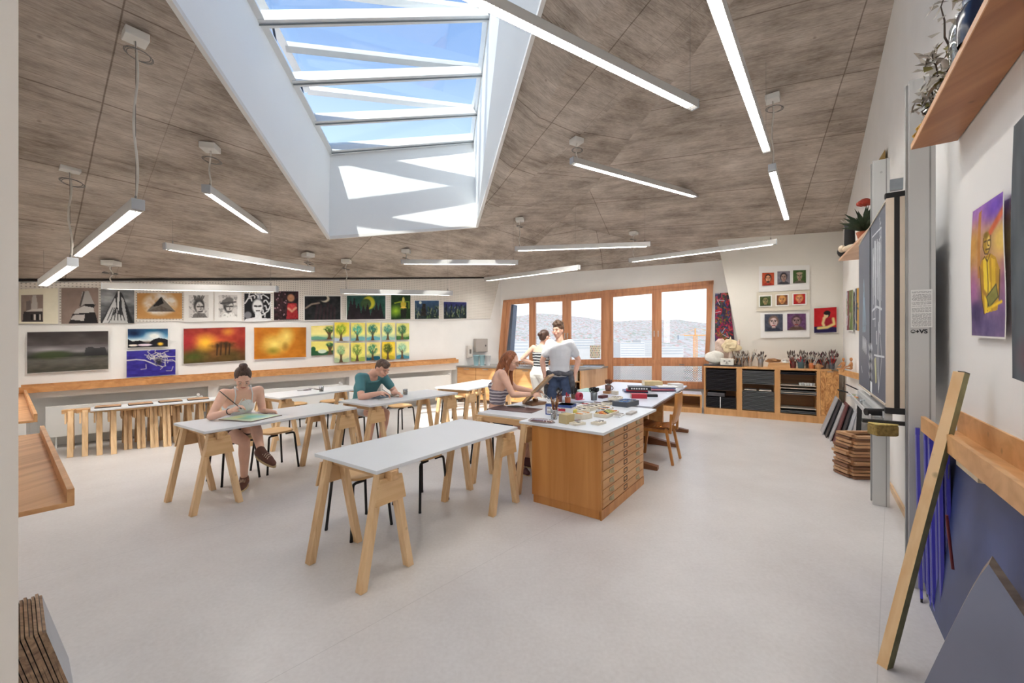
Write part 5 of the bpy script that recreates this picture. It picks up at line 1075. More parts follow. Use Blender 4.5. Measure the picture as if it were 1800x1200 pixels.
c=CV(56,60,(22,21,24),9); c.put(c.el(.5,.48,.22,.30,.3),(226,226,226)); c.put(c.el(.55,.12,.10,.16,.4),(150,152,160)); c.put(c.poly([(0,1),(.1,.88),(.4,.85),(.42,.7),(.62,.7),(.65,.88),(.95,.9),(1,1)]),(232,232,232)); c.put(c.el(.16,.76,.15,.14,.3),(120,120,124))
for k in range(9):
    t=-2.6+.55*k; x,y=.5+.24*math.cos(t),.42+.26*math.sin(t); pts=[(x+.05*j*math.cos(t+.9*math.sin(j+k)),y+.05*j*math.sin(t+.9*math.sin(j+k))) for j in range(6)]; c.put(c.line(pts,.022),(222,222,222))
c.put(c.line([(.4,.46),(.47,.47)],.03),(30,30,30)); c.put(c.line([(.54,.47),(.61,.46)],.03),(30,30,30)); c.put(c.line([(.45,.62),(.57,.62)],.02),(60,60,60)); c.border(.03)
sheet('drawing',on_left(428,477,514,515,566,564),c,'white figure with curling snake-like hair on black ground','drawing',G1)
c=CV(56,64,(44,26,30),11).mottle(30,9,9,(1.2,.6,.6)); c.put(c.el(.68,.24,.17,.15,.3),(178,128,96)); c.put(c.poly([(.5,.95),(.55,.42),(.9,.42),(.98,.95)]),(150,36,40)); c.put(c.el(.7,.55,.2,.12),(196,70,70)); c.put(c.line([(.58,.6),(.72,.7),(.88,.58)],.04),(206,150,120)); 
for k in range(16): c.put(c.el(c.rs.rand()*.5,c.rs.rand(),.03,.03),(190,150,160),.7)
c.mottle(22,14,14); c.border(.02)
sheet('painting',on_left(481,525,511,511.5,563,562),c,'dark picture of a pale-haired figure in a red dress','painting',G1)
def night(seed,kind,w=70,h=46):
    c=CV(w,h,(30,32,34),seed)
    if kind==0: c.mottle(18,6,4); c.put(c.el(.55,.14,.14,.16),(206,196,176)); c.put(c.el(.5,.12,.12,.12),(34,34,38)); 
    if kind==0:
        for k in range(6): c.put(c.line([(.3+.1*k,1),(.36+.09*k,.3+.1*(k%3))],.03),(52,40,44))
        c.put(c.line([(.05,.5),(.2,.35),(.4,.3)],.02),(150,134,120))
    if kind==1:
        c.grad([(0,(30,70,66)),(.7,(44,88,72)),(1,(26,30,40))]); c.mottle(12,6,4); c.put(c.el(.55,.32,.17,.28,.2),(196,190,50)); c.put(c.el(.48,.36,.14,.22,.2),(60,84,50))
        for x,t in ((.12,.12),(.2,.06),(.3,.3),(.42,.4),(.52,.32),(.66,.5),(.74,.28),(.84,.3)): c.put(c.poly([(x-.09,1),(x-.05,.5+t*.4),(x,t),(x+.05,.5+t*.4),(x+.1,1)]),(34,27,32))
    if kind==2:
        c.grad([(0,(22,48,26)),(1,(30,60,22))]); c.mottle(18,5,5); c.put(c.el(.25,.65,.4,.3,.9),(150,190,40)); c.put(c.el(.62,.4,.16,.2,.3),(198,176,60)); c.put(c.el(.62,.22,.07,.12,.3),(206,196,96)); c.put(c.poly([(.45,.55),(.8,.55),(.7,.5),(.54,.5)]),(230,190,80)); c.put(c.poly([(.5,.95),(.48,.6),(.78,.6),(.76,.95)]),(22,26,20)); c.put(c.line([(.2,.35),(.5,.3)],.03),(150,170,50)); c.put(c.line([(.7,.3),(.9,.3),(.9,.55)],.03),(110,140,50))
    if kind in(3,4):
        c.grad([(0,(60,92,130) if kind==3 else (48,50,120)),(.6,(40,56,70)),(1,(34,46,40))]); 
        for k in range(46): x,y=c.rs.rand(),.35+.6*c.rs.rand(); c.put(c.line([(x,y),(x+.1*(c.rs.rand()-.5),y-.22*c.rs.rand())],.018),[(70,96,60),(120,128,96),(30,40,34),(92,110,120)][k%4])
        if kind==3: c.put(c.poly([(.26,.8),(.32,.2),(.44,.2),(.46,.8)]),(40,36,34)); c.put(c.el(.24,.14,.06,.08),(220,226,220))
        if kind==4:
            for k in range(5): c.put(c.line([(.1+.2*k,1),(.14+.2*k,.2)],.02),(28,34,40))
    c.mottle(14,12,9); c.border(.022); return c
for px,kq,lb in (((534,600,519,519,564,563),0,'dark wide picture of bare trunks with a pale crescent'),((608,679,518,518,563,562),1,'teal night picture with yellow crescent moon and pointed rock towers'),((687,722,517,517,562,561),2,'small green picture with a glowing yellow lamp'),((728,772.5,527,527,562,561),3,'leafy night picture with dark stump, second from the right end of the upper row'),((779,821,529,530,561.5,560.5),4,'bluish thicket picture, last at the right end of the upper row')):
    sheet('painting',on_left(*px),night(20+kq,kq,46 if kq==2 else 70,60 if kq==2 else 46),lb,'painting',G1)
# lower row
c=CV(120,64,(70,66,64),31).grad([(0,(60,55,54)),(.28,(92,86,84)),(.45,(120,116,118)),(.56,(70,70,66)),(.62,(44,46,40)),(.7,(92,90,86)),(1,(56,54,46))]); c.mottle(16,4,5); c.put(c.el(.25,.44,.28,.09,.9),(176,172,176),.7); c.put(c.el(.62,.5,.2,.06,.9),(170,166,168),.6); c.put(c.el(.3,.57,.28,.12,.5),(62,76,44),.8); c.put(c.poly([(.68,.62),(.7,.42),(.78,.4),(.82,.44),(.95,.42),(.98,.62)]),(48,48,50),.8); c.put((c.Y>.62)*c.noise(10,30),(130,126,110),.45); c.put((c.Y<.35)*c.noise(4,8),(48,42,42),.6); c.border(.008)
sheet('painting',on_left(47,191,583,581,657,649),c,'large gloomy grey landscape with lake and mist','painting',G2,.02,nl)
c=CV(80,44,(20,60,110),32).grad([(0,(20,60,96)),(.4,(90,150,190)),(.62,(226,232,230)),(.75,(60,50,40)),(1,(30,26,30))]); c.put(c.el(.65,.4,.3,.3,.7),(240,244,240)); c.put(c.el(.15,.25,.3,.3,.8),(8,30,66)); c.put(c.el(.6,.08,.2,.12,.6),(30,96,130)); c.put(c.poly([(0,1),(0,.52),(.12,.66),(.3,.62),(.5,.78),(.62,.58),(.75,.5),(.9,.55),(1,.62),(1,1)]),(24,24,32)); c.put(c.el(.14,.86,.12,.06),(236,228,214)); c.put(c.el(.42,.85,.2,.07),(226,210,220)); c.put(c.el(.8,.82,.1,.12,.6),(240,190,60)); c.mottle(10,10,6); c.border(.008)
sheet('painting',on_left(224,295.5,577.5,577,611.5,609.5),c,'small stormy mountain picture with blue sky and bright clouds','painting',G2)
c=CV(100,56,(52,44,140),33).mottle(26,6,10,(.7,.7,1.2)); 
for k in range(34):
    t=c.rs.rand()*6.28; x,y=.66+.1*c.rs.randn(),.34+.12*c.rs.randn(); c.put(c.line([(x,y),(x+.16*math.cos(t),y+.16*math.sin(t)),(x+.22*math.cos(t+.5),y+.2*math.sin(t+.5))],.006),(200,196,190))
c.put(c.line([(0,.36),(.2,.34),(.36,.38),(.5,.5),(.6,.6)],.012),(206,202,206)); c.put(c.el(.64,.45,.12,.2,.6)*c.noise(16,12),(40,38,50),1.4); c.border(.008)
sheet('painting',on_left(222,309,616.5,613,664,658.5),c,'deep violet picture with white crackling lines, under the mountain picture','painting',G2)
c=CV(110,62,(150,60,40),34).grad([(0,(150,50,40)),(.4,(196,80,50)),(.6,(130,84,40)),(1,(80,62,30))]); c.mottle(22,5,5,(1.2,.8,.5)); c.put(c.el(.34,.42,.24,.32,.9),(250,196,60)); c.put(c.el(.7,.14,.14,.16,.9),(220,150,50),.8); c.put(c.el(.05,.4,.2,.4,.8),(160,36,50),.8); c.put(c.el(.93,.45,.2,.5,.8),(140,40,36),.8); c.put(c.el(.62,.5,.26,.12,.6)*c.noise(14,10),(70,50,24),1.6); c.put(c.el(.15,.8,.3,.22,.8),(74,90,34),.8); c.put(c.el(.8,.8,.3,.2,.8),(86,72,32),.7)
for x in (.52,.58,.66,.72): c.put(c.line([(x,.78),(x+.01,.5)],.012),(60,38,22))
c.mottle(14,14,10,(1,.8,.5)); c.border(.006)
sheet('painting',on_left(322,431.5,577,574,640,633.5),c,'red and orange autumn trees glowing round a yellow sun','painting',G2,.015,nl)
c=CV(100,58,(196,120,30),35).mottle(22,4,4,(1,.8,.4)); c.put(c.el(.38,.55,.34,.4,.95),(250,226,120)); c.put(c.el(.6,.3,.2,.4,.95),(250,230,130),.9); c.put(c.el(.35,.75,.16,.14,.9),(120,120,30),.7); c.put(c.el(.58,.62,.08,.18,.8),(150,110,40),.7); c.put(c.el(.95,.2,.2,.5,.9),(150,90,20),.6); c.put(c.el(.1,.3,.1,.4,.9),(176,96,26),.6); c.mottle(10,12,12,(1,.9,.5)); c.border(.006)
sheet('painting',on_left(446,538.5,575,574.5,632,627.5),c,'golden yellow blurred light picture','painting',G2,.015,nl)
def tree(seed,sky,ground,leaf,x=.5,y=.42,r=.36,trunk=(96,74,50),w=36,h=42,hill=.8):
    c=CV(w,h,sky,seed); c.grad([(0,sky),(.6,tuple(min(255,k+18) for k in sky)),(1,ground)]); c.mottle(10,4,4); c.put((c.Y>hill+.05*np.sin(c.X*6+seed)).astype(float),ground); c.put(c.line([(x,.95),(x,y+.1)],.06),trunk); c.put(c.line([(x,.7),(x-r*.6,y)],.03),trunk); c.put(c.line([(x,.7),(x+r*.6,y)],.03),trunk); c.put(c.poly([(x-.14,1),(x-.04,.75),(x+.04,.75),(x+.14,1)]),trunk)
    n=c.noise(10,10); c.put(c.el(x,y,r,r*.85,.5)*np.clip(n*2.4-.5,0,1),leaf,1.3); c.put(c.el(x-.05,y-.05,r*.7,r*.5,.6)*np.clip(c.noise(9,9)*3-1.4,0,1),tuple(min(255,k+50) for k in leaf),.8); return c
TG='tree studies on the left wall'
yl=(240,222,120); pyl=(246,238,170); bl_=(150,190,180)
c=tree(41,(244,226,140),(110,166,140),(60,110,40),.82,.28,.3,w=52,h=40); sheet('painting',on_left(547,585.5,573,571.5,597,596.5),c,'wider tree study with the tree at the right on yellow, upper of the left pair','painting',TG)
c=tree(42,(240,226,120),(40,90,56),(44,100,60),.85,.25,.22,w=52,h=40,hill=.7); c.put(c.el(.1,.55,.12,.2),(40,96,60)); c.put(c.el(.5,.72,.22,.16),(222,236,214)); sheet('painting',on_left(547,585.5,600,599.5,625,623),c,'wider tree study with two dark trees on hills, lower of the left pair','painting',TG)
cols=[(588,614),(617,641.7),(644.5,668.3),(671.5,694.5),(697,719.3)]; tops=[566.5,567,567,567,568]; mid=[(599.5,602.5),(599,602),(598,601.5),(597.5,600.5),(597,600)]; bot=[637,635,633.5,632,630.5]
spec=[((240,218,80),(190,206,220),(130,160,40)),((244,228,120),(120,180,180),(90,180,150)),((236,226,130),(110,180,190),(50,120,100)),((244,230,150),(150,196,180),(80,150,130)),((226,222,130),(60,110,60),(70,120,80)),
 ((236,222,150),(180,200,160),(150,190,130)),((244,226,110),(170,186,90),(120,150,70)),((240,220,130),(20,90,110),(60,130,90)),((240,206,60),(200,180,50),(70,90,30)),((236,236,170),(70,140,160),(150,200,160))]
names=['broad lime green crown on yellow','pale turquoise round crown','dark teal round crown over blue hills','large blue-green crown leaning right','dark green crown above green ground','faded pale green crown in a light wash','olive spreading crown on warm yellow','teal crown over deep blue water','dark brown-green crown on bright yellow','washed-out pale mint crown above blue']
for i in range(10):
    k,r_=i%5,i//5; vt=tops[k] if r_==0 else mid[k][1]; vb=mid[k][0] if r_==0 else bot[k]; sk_,gr,lf=spec[i]
    sheet('painting',on_left(cols[k][0],cols[k][1],vt,vt,vb,vb-.6),tree(50+i,sk_,gr,lf,.5+.06*((i*3)%3-1),.38,.40 if i!=5 else .34),'small tree study with '+names[i],'painting',TG)
# portrait wall
def onP(px,off): return [Pw(u,v,*WP,off) for u,v in px]
def face(seed,bg,skin,hair,cloth,w=40,h=44,beard=None,style=0):
    c=CV(w,h,bg,seed).mottle(16,5,5); c.put(c.el(.5,1.02,.46,.3,.2),cloth); c.put(c.el(.5,.42,.31,.37,.25),hair); c.put(c.poly([(.42,.6),(.58,.6),(.6,.82),(.4,.82)]),tuple(int(k*.85) for k in skin)); c.put(c.el(.5,.48,.22,.29,.2),skin); c.put(c.el(.57,.5,.13,.24,.5),tuple(int(k*.75) for k in skin),.6)
    for s_ in(-1,1): c.put(c.el(.5+.10*s_,.44,.05,.03,.4),(30,24,24)); c.put(c.line([(.5+.05*s_,.38),(.5+.16*s_,.375)],.018),(50,36,30))
    c.put(c.line([(.5,.44),(.47,.57),(.52,.58)],.016),tuple(int(k*.6) for k in skin)); c.put(c.line([(.42,.66),(.5,.68),(.58,.66)],.022),(130,40,44))
    if beard: c.put(c.el(.5,.72,.16,.10,.4),beard)
    if style==1: c.put(c.el(.5,.2,.3,.12,.3),hair)
    if style==2: c.put(c.el(.5,.24,.28,.1,.3),skin)
    return c.mottle(14,9,9)
npz=V((WP[1][1]-WP[0][1],-(WP[1][0]-WP[0][0]),0)).normalized(); npz=npz if npz.y<0 else -npz
def mounted(px,bg,faces,label,fl,borders=0):
    q=onP(px,.02); base=(q[0]+q[2])/2; r=empty('portrait_board',base,0,label,'portrait board','boards of small portraits'); m=MB(); m.prism([p-base for p in q],-npz*.008); m.build('backing_card',mat('card_%d'%bg[0],bg,.7,var=.01),r)
    TLp,TRp,BRp,BLp=px
    for (x0,x1,y0,y1,cv) in faces:
        def bi(x,y): a=(TLp[0]*(1-x)+TRp[0]*x,TLp[1]*(1-x)+TRp[1]*x); b_=(BLp[0]*(1-x)+BRp[0]*x,BLp[1]*(1-x)+BRp[1]*x); return (a[0]*(1-y)+b_[0]*y,a[1]*(1-y)+b_[1]*y)
        if borders: cv.border(borders)
        o=sheet('portrait',onP([bi(x0,y0),bi(x1,y0),bi(x1,y1),bi(x0,y1)],.036),cv,'',''); del o['label']; del o['category']; o.parent=r; o.location=o.location-base
    return r
mounted([(1334,468),(1423,466),(1423,508.5),(1334,513)],(240,238,234),[(.065,.30,.26,.76,face(61,(176,70,36),(224,160,120),(50,30,26),(150,40,26),beard=(60,40,30))),(.365,.615,.22,.74,face(62,(120,116,124),(168,140,126),(44,40,44),(60,58,64))),(.675,.93,.19,.72,face(63,(58,84,36),(170,146,122),(58,84,36),(90,84,70),style=2))],'white board with three small portraits on orange, grey and green, uppermost on the cream wall',0)
mounted([(1330,514),(1423.5,509.5),(1423.5,544),(1330,547.5)],(218,210,192),[(.04,.29,.17,.77,face(64,(70,84,40),(150,140,96),(60,70,34),(50,60,34))),(.355,.605,.15,.76,face(65,(120,70,44),(214,150,90),(200,150,80),(96,70,50))),(.67,.94,.13,.74,face(66,(180,30,34),(226,150,110),(190,130,60),(160,26,30)))],'beige board with three white-bordered portraits in the middle of the cream wall',0,.09)
mounted([(1336.5,550),(1423,549),(1423,592.5),(1337,594)],(240,238,236),[(.085,.455,.05,.73,face(67,(70,74,88),(206,180,176),(120,96,84),(50,54,70),48,44)),(.545,.925,.04,.70,face(68,(96,60,100),(150,120,120),(84,60,70),(92,70,60),48,44))],'white board with two larger portraits, lowest on the cream wall',0)
c=CV(56,64,(186,28,34),69).mottle(12,4,4); c.put(c.poly([(0,1),(0,.74),(.5,.72),(1,.8),(1,1)]),(36,28,74)); c.put(c.poly([(.44,.72),(.5,.44),(.82,.4),(.86,.72)]),(150,24,40)); c.put(c.el(.58,.27,.14,.15,.2),(28,22,26)); c.put(c.el(.54,.32,.11,.11,.25),(226,196,150)); c.put(c.line([(.46,.42),(.40,.62),(.44,.70)],.06),(228,200,140)); c.put(c.line([(.84,.46),(.88,.66),(.6,.78),(.2,.80)],.06),(228,204,130)); c.put(c.line([(.46,.42),(.5,.38)],.06),(228,200,150)); c.put(c.el(.58,.22,.16,.09,.2),(24,20,24)); c.border(.02)
sheet('painting',onP([(1430.5,541.5),(1471,539),(1471,584),(1430.5,585.5)],.02),c,'red painting of a dark-haired person resting chin on hand','painting')
c=CV(40,100,(70,60,80),70)
for k in range(150):
    x,y=c.rs.rand(),c.rs.rand(); t=c.rs.rand()*6.3; l_=.05+.2*c.rs.rand(); c.put(c.line([(x,y),(x+l_*math.cos(t),y+l_*.45*math.sin(t)),(x+l_*1.2*math.cos(t+.8),y+l_*.6*math.sin(t+.8))],.03),[(196,50,60),(150,40,90),(60,80,130),(150,110,50),(54,60,70),(214,90,100),(80,100,70)][k%7])
for k in range(9): t=c.rs.rand()*6; x,y=c.rs.rand(),c.rs.rand(); c.put(c.line([(x,y),(x+.35*math.cos(t),y+.12*math.sin(t))],.014),(214,214,224))
sheet('painting',[wb(1257,515,.03),wb(1281,514,.03),wb(1291,599,.03),wb(1257,601,.03)],c,'tall abstract painting of tangled red, violet and blue strokes beside the window','painting')
# far right wall
def onR(px,off=.02,wl_=WR): return [Pw(u,v,*wl_,off) for u,v in px]
def strip(seed,cols_):
    c=CV(30,60,cols_[0],seed)
    for k,q in enumerate(cols_): c.put(((c.X+.06*c.noise(3,6))>k/len(cols_)).astype(float),q)
    for k in range(30): x,y=c.rs.rand(),c.rs.rand(); c.put(c.line([(x,y),(x+.1*c.rs.randn(),y+.2*c.rs.rand())],.05),cols_[k%len(cols_)],.6)
    return c.mottle(18,6,9).border(.06)
sheet('painting',onR([(1487,510),(1500,507),(1500,582),(1487,582)]),strip(71,[(196,200,210),(120,50,70),(90,120,60),(110,130,70)]),'narrow-looking painting with white, maroon and green bands near the blackboard','painting')
sheet('painting',onR([(1502.5,505.5),(1524,500),(1524,586),(1502.5,582)]),strip(72,[(40,60,90),(196,150,60),(220,180,90),(30,50,80)]),'blue and yellow painting half hidden behind the blackboard','painting')
c=CV(30,50,(170,140,80),73).mottle(30,5,3,(1,.9,.6)); c.put((c.X<.12).astype(float),(70,50,36))
sheet('painting',onR([(1538,292),(1556,262),(1557,318),(1538,330)],.02),c,'gold-brown picture high on the right wall behind the far post','painting')
# near right wall
c=CV(96,200,(196,150,110),74).grad([(0,(150,104,186)),(.10,(176,120,176)),(.25,(206,160,120)),(.55,(190,140,110)),(.78,(120,92,140)),(1,(136,112,146))]); c.mottle(30,4,6,(1,.8,1)); c.put(c.el(.75,.08,.45,.13,.8),(112,70,186)); c.put(c.el(.12,.3,.25,.22,.8),(206,150,60),.8); c.put(c.poly([(.26,.06),(.36,.05),(.34,.55),(.26,.55)]),(196,128,44),.8); c.put(c.el(.9,.33,.3,.15,.7),(246,210,104),.9); c.put(c.line([(.6,.26),(1,.13)],.05),(214,104,60)); c.put(c.el(.12,.62,.22,.2,.8),(170,96,170),.7); c.put(c.el(.5,.93,.6,.12,.7),(92,78,124),.8); c.put(c.el(.2,.82,.24,.12,.7),(58,44,92),.9); c.put(c.el(.95,.62,.14,.2,.8),(150,92,150),.7)
c.put(c.poly([(.33,.47),(.43,.405),(.64,.395),(.78,.435),(.86,.53),(.82,.72),(.78,.80),(.42,.82),(.36,.70)]),(206,156,30)); c.put(c.poly([(.43,.42),(.60,.42),(.62,.80),(.44,.82)]),(248,214,52)); c.put(c.poly([(.66,.43),(.76,.45),(.74,.70),(.66,.76)]),(232,190,44)); c.put(c.el(.54,.315,.12,.082,.15),(188,146,30)); c.put(c.el(.59,.322,.06,.068,.4),(244,214,120)); c.put(c.el(.52,.255,.10,.03,.5),(150,118,30))
for pts,w_ in (([(.54,.41),(.555,.6),(.52,.80)],.010),([(.33,.47),(.36,.70),(.42,.82)],.012),([(.86,.53),(.82,.72)],.012),([(.43,.42),(.48,.405),(.55,.45),(.63,.40)],.010),([(.555,.30),(.575,.335),(.61,.337)],.009),([(.47,.298),(.525,.296)],.012),([(.58,.298),(.635,.300)],.012),([(.51,.358),(.60,.360)],.011),([(.44,.27),(.43,.33),(.48,.385),(.57,.395),(.65,.34),(.65,.27)],.010)): c.put(c.line(pts,w_),(92,62,26))
c.put(c.line([(.37,.5),(.40,.65),(.56,.71)],.035),(176,128,36)); c.put(c.line([(.82,.52),(.78,.62),(.72,.66)],.035),(196,150,44)); c.put(c.el(.57,.71,.05,.02,.4),(226,190,130)); c.put(c.el(.72,.665,.05,.02,.4),(226,190,130)); c.put(c.poly([(.50,.70),(.76,.62),(.80,.71),(.56,.78)]),(140,136,60)); c.put(c.line([(.50,.70),(.76,.62),(.80,.71),(.56,.78),(.50,.70)],.010),(70,66,36)); c.put(c.line([(.50,.79),(.88,.745)],.022),(246,206,40)); c.mottle(18,9,16,(1,.9,.8)); c.border(.03,(242,238,230))
sheet('painting',onR([(1709,370),(1768.5,331),(1768.5,596),(1708,592)],.02,WQ),c,'tall yellow and violet painting of a person in a yellow coat holding a bag','painting',None,.012,wnr)
c=CV(40,120,(78,86,92),75).mottle(26,4,5); c.put(c.el(.5,.9,.5,.1,.7),(120,80,90),.6); c.put(c.el(.3,.5,.3,.3,.8),(110,120,124),.4)
sheet('painting',onR([(1782,222),(1850,150),(1850,690),(1781,664)],.025,WQ),c,'dark blue-grey painting with rough torn edge at the right picture border','painting',None,.012,wnr)
# patterned bag in the window and girl's watercolour etc. are placed with the table things
# ---------- things on the tables ----------
def rotz(o,a): o.rotation_euler=(0,0,a); return o
def box_at(name,u,v,z,dx,dy,dz,rz,mt,label,cat,group=None,bevel=.002,extra=None):
    p=Pz(u,v,z); m=MB(); m.bx(-dx/2,dx/2,-dy/2,dy/2,0,dz)
    if extra:
        e_=empty(name,p,rz,label,cat,group); m.build('body',mt,e_,bevel); extra(e_); return e_
    o=m.build(name,mt,None,bevel,p); rotz(o,rz); return tag(o,label,cat,group)
card=mat('kraft_card',(196,178,134),.8,var=.06); cream=mat('cream_box',(222,214,196),.6,var=.06,scale=20); greyc=mat('charcoal_box',(84,90,98),.55,var=.06)
redm=mat('red_cover',(190,44,60),.5,var=.06); black=mat('black_cover',(38,38,42),.45,var=.1); bluec=mat('blue_cover',(88,104,150),.5,var=.08); whitec=mat('white_cover',(232,232,230),.5,var=.02); brownw=wood('walnut_piece',(110,76,50),(150,110,76),axis=0,scale=12,knots=False)
ca0=ca
# clear packet
p=Pz(952,742,ZT); e_=empty('brush_packet',p,ca0-1.35,'clear plastic packet of brushes lying at the front left of the worktop','packet'); m=MB(); m.rings([[V((.13*s*math.cos(t),.05*s*math.sin(t),z)) for t in [6.283*k/16 for k in range(16)]] for s,z in ((1,0),(1.02,.012),(.8,.03),(.3,.036))]); m.build('film',glass('packet_film',(.86,.82,.82),.22,.15),e_)
m=MB(); 
for k in range(7): m.tube([(-.10,-.03+.01*k,.012),(.10,-.025+.009*k,.012)],.004,6)
m.build('brush_bundle',mat('dull_red_handle',(142,84,74),.5),e_)
box_at('card_box',996,743,ZT,.11,.10,.085,ca0-.25,card,'small square kraft card box near the front edge of the worktop','box',bevel=.003)
# blue and white carton with red mark
def carton(e_):
    m=MB(); m.bx(-.1402,.1402,-.0802,.0802,.085,.112); m.bx(-.1402,.1402,-.0802,.0802,0,.012); m.bx(-.1402,-.128,-.0802,.0802,0,.112); m.build('blue_band',mat('carton_blue',(58,84,150),.45),e_)
    m=MB(); m.bx(-.145,-.01,-.06,.06,.108,.116); m.build('lid_flap',whitec,e_)
    m=MB(); m.bx(-.045,.075,-.0815,-.08,.048,.072); m.build('red_label',redm,e_); 
    text('Cre','lettering',whitec,e_,Matrix(((1,0,0,-.035),(0,0,-1,-.0818),(0,1,0,.052),(0,0,0,1))),.024,.001)
    m=MB(); 
    for x0 in (-.12,.03): m.bx(x0,x0+.055,-.0812,-.08,.018,.042); m.bx(x0,x0+.04,-.0812,-.08,.06,.08)
    m.build('grey_print',gb,e_)
box_at('carton',986,728,ZT,.28,.16,.112,ca0-1.4,whitec,'white and blue carton with a red mark standing behind the brush jar','carton',extra=carton)
# pots full of tools
def pot(name,u,v,r_,h_,mt,label,z=ZT,n=18):
    p=Pz(u,v,z); m=MB(); m.lathe([(r_*.86,0),(r_,h_),(r_*.92,h_),(r_*.8,.006)],n=n,cap=True); o=m.build(name,mt,None,loc=p); return tag(o,label,name.replace('_',' ')),p
def sticks(p,r_,h_,n,L,mats_,label,group,seed,name='paintbrush',tip=None,ferr=None,spread=.35,fat=1.0):
    random.seed(seed)
    for k in range(n):
        a=random.uniform(0,6.283); rr=r_*.55*math.sqrt(random.random()); b_=p+V((rr*math.cos(a)*.5,rr*math.sin(a)*.5,.008)); d=V((math.cos(a)*spread*random.random(),math.sin(a)*spread*random.random(),1)).normalized(); l_=L*random.uniform(.82,1.15)
        lim=(r_*.80)/max(1e-3,math.hypot(d.x,d.y))*1.0; 
        m=MB(); e=b_+d*l_; lo=V(b_)
        g_=fat; m.tube([lo-p,lo-p+d*l_*.66],[.003*g_,.004*g_],6); m.m=1; m.tube([lo-p+d*l_*.66,lo-p+d*l_*.80],.0046*g_,6); m.m=2; m.tube([lo-p+d*l_*.8,lo-p+d*l_*.90,lo-p+d*l_],[.0046*g_,.0066*g_,.002*g_],6)
        hm=mats_[k%len(mats_)]; o=m.build(name,[hm,ferr or steel,tip or black],None,loc=p); tag(o,label,name.replace('_',' '),group)
tan=mat('tan_handle',(176,128,84),.5,var=.2); brn=mat('brown_handle',(112,66,44),.45,var=.2); redh=mat('red_handle',(186,48,42),.4); blkh=mat('black_handle',(36,34,36),.4); gryh=mat('grey_handle',(150,148,146),.4); whb=mat('pale_bristle',(214,204,190),.8); dkbr=mat('dark_bristle',(98,84,76),.8); ferl=mat('dull_ferrule',(196,194,188),.4,.2)
jg=glass('tumbler_glass',(.88,.9,.9),.2)
o,p=pot('glass_jar',974,737,.036,.10,jg,'glass jar of brown pencils at the front of the worktop'); sticks(p,.036,.10,11,.19,[brn,tan],'brown pencil standing in the front glass jar on the worktop','pencils in the front jar',3,'pencil',tip=tan,ferr=brn,spread=.25)
for k,(z,) in enumerate(((0,),(.03,),)):
    p=Pz(1004,729,ZT); m=MB(); m.lathe([(.030,z),(.056,z),(.056,z+.029),(.030,z+.029)],n=22,cap=False); m.rings([[V((.030*math.cos(t),.030*math.sin(t),zz_)) for t in [6.283*q/22 for q in range(22)]] for zz_ in (z+.029,z)],cap=False); o=m.build('tape_roll',mat('yellow_tape',(220,204,96),.5,var=.06),None,loc=p+V((.006*k,0,0))); tag(o,('lower','upper')[k]+' roll of yellow tape in the stack beside the kraft box','tape roll')
def pastel(cols_,nx,ny,dx,dy,z):
    def f(e_):
        for i in range(nx*ny):
            m=MB(); x=-dx/2+dx*(i%nx+.5)/nx; y=-dy/2+dy*(i//nx+.5)/ny; m.bx(x-dx/nx*.42,x+dx/nx*.42,y-dy/ny*.4,y+dy/ny*.4,z,z+.006); m.build('colour_block',cols_[(i*5+i//nx)%len(cols_)],e_)
    return f
P_=lambda n,c: mat('pastel_'+n,c,.85,var=.08,scale=40)
warm=[P_('orange',(222,150,80)),P_('rust',(190,98,54)),P_('ochre',(206,168,92)),P_('olive',(150,156,84)),P_('lime',(186,196,120)),P_('dark',(70,56,44))]; grey_=[P_('bone',(216,206,186)),P_('ash',(120,116,112)),P_('white',(234,230,224)),P_('black',(52,48,48))]; cool=[P_('blue',(74,110,170)),P_('skyblue',(120,160,200)),P_('grey',(126,130,136)),P_('navy',(50,60,96))]
box_at('pastel_box',1015,746,ZT,.13,.085,.022,ca0-.35,cream,'small open cream box at the very front of the worktop','box',extra=pastel(grey_,3,1,.11,.06,.022))
box_at('pastel_box',1052,745,ZT,.13,.085,.022,ca0-.15,cream,'second small cream box at the front, right of its twin','box',extra=pastel(grey_,4,1,.11,.06,.022))
box_at('pastel_box',1024,735,ZT,.16,.12,.05,ca0-.2,cream,'taller cream box with orange chalks behind the two small front boxes','box',extra=pastel([warm[0],grey_[0],grey_[2]],4,1,.14,.09,.05))
box_at('pastel_box',1066,730,ZT,.30,.14,.035,ca0-.05,cream,'long box of orange and green pastels near the drawer side edge','box',extra=pastel(warm,6,3,.28,.12,.035))
m=None
box_at('striped_booklet',1088,731,ZT,.17,.07,.014,ca0+.05,whitec,'white booklet with grey stripes at the drawer side edge of the worktop','booklet',extra=pastel([gb,whitec,gbd],5,1,.15,.06,.014))
box_at('pastel_box',1040,718,ZT,.34,.17,.04,ca0-.1,cream,'large cream tray of white and black chalks in the middle of the worktop','box',extra=pastel(grey_,7,3,.31,.14,.04))
box_at('pastel_case',1100,712,ZT,.30,.19,.055,ca0-.12,greyc,'charcoal grey case of blue pastels beside the drawer side edge','case',extra=pastel(cool,4,3,.26,.15,.055))
o,p=pot('pen_pot',983,707,.042,.09,mat('dark_red_pot',(92,44,40),.5),'dark pot bristling with scissors and brushes behind the carton',z=.728); sticks(p,.042,.09,14,.17,[blkh,brn,steel],'dark-handled tool in the pot behind the carton','tools in the dark pot',5,'modelling_tool',tip=black)
o,p=pot('pen_pot',998,709,.038,.08,mat('rust_pot',(160,84,48),.5),'rust-coloured pot of red-handled tools in the middle of the worktop',z=.728); sticks(p,.038,.08,10,.13,[redh,warm[0],tan],'red or orange tool in the rust-coloured pot','tools in the rust pot',6,'modelling_tool',tip=redm)
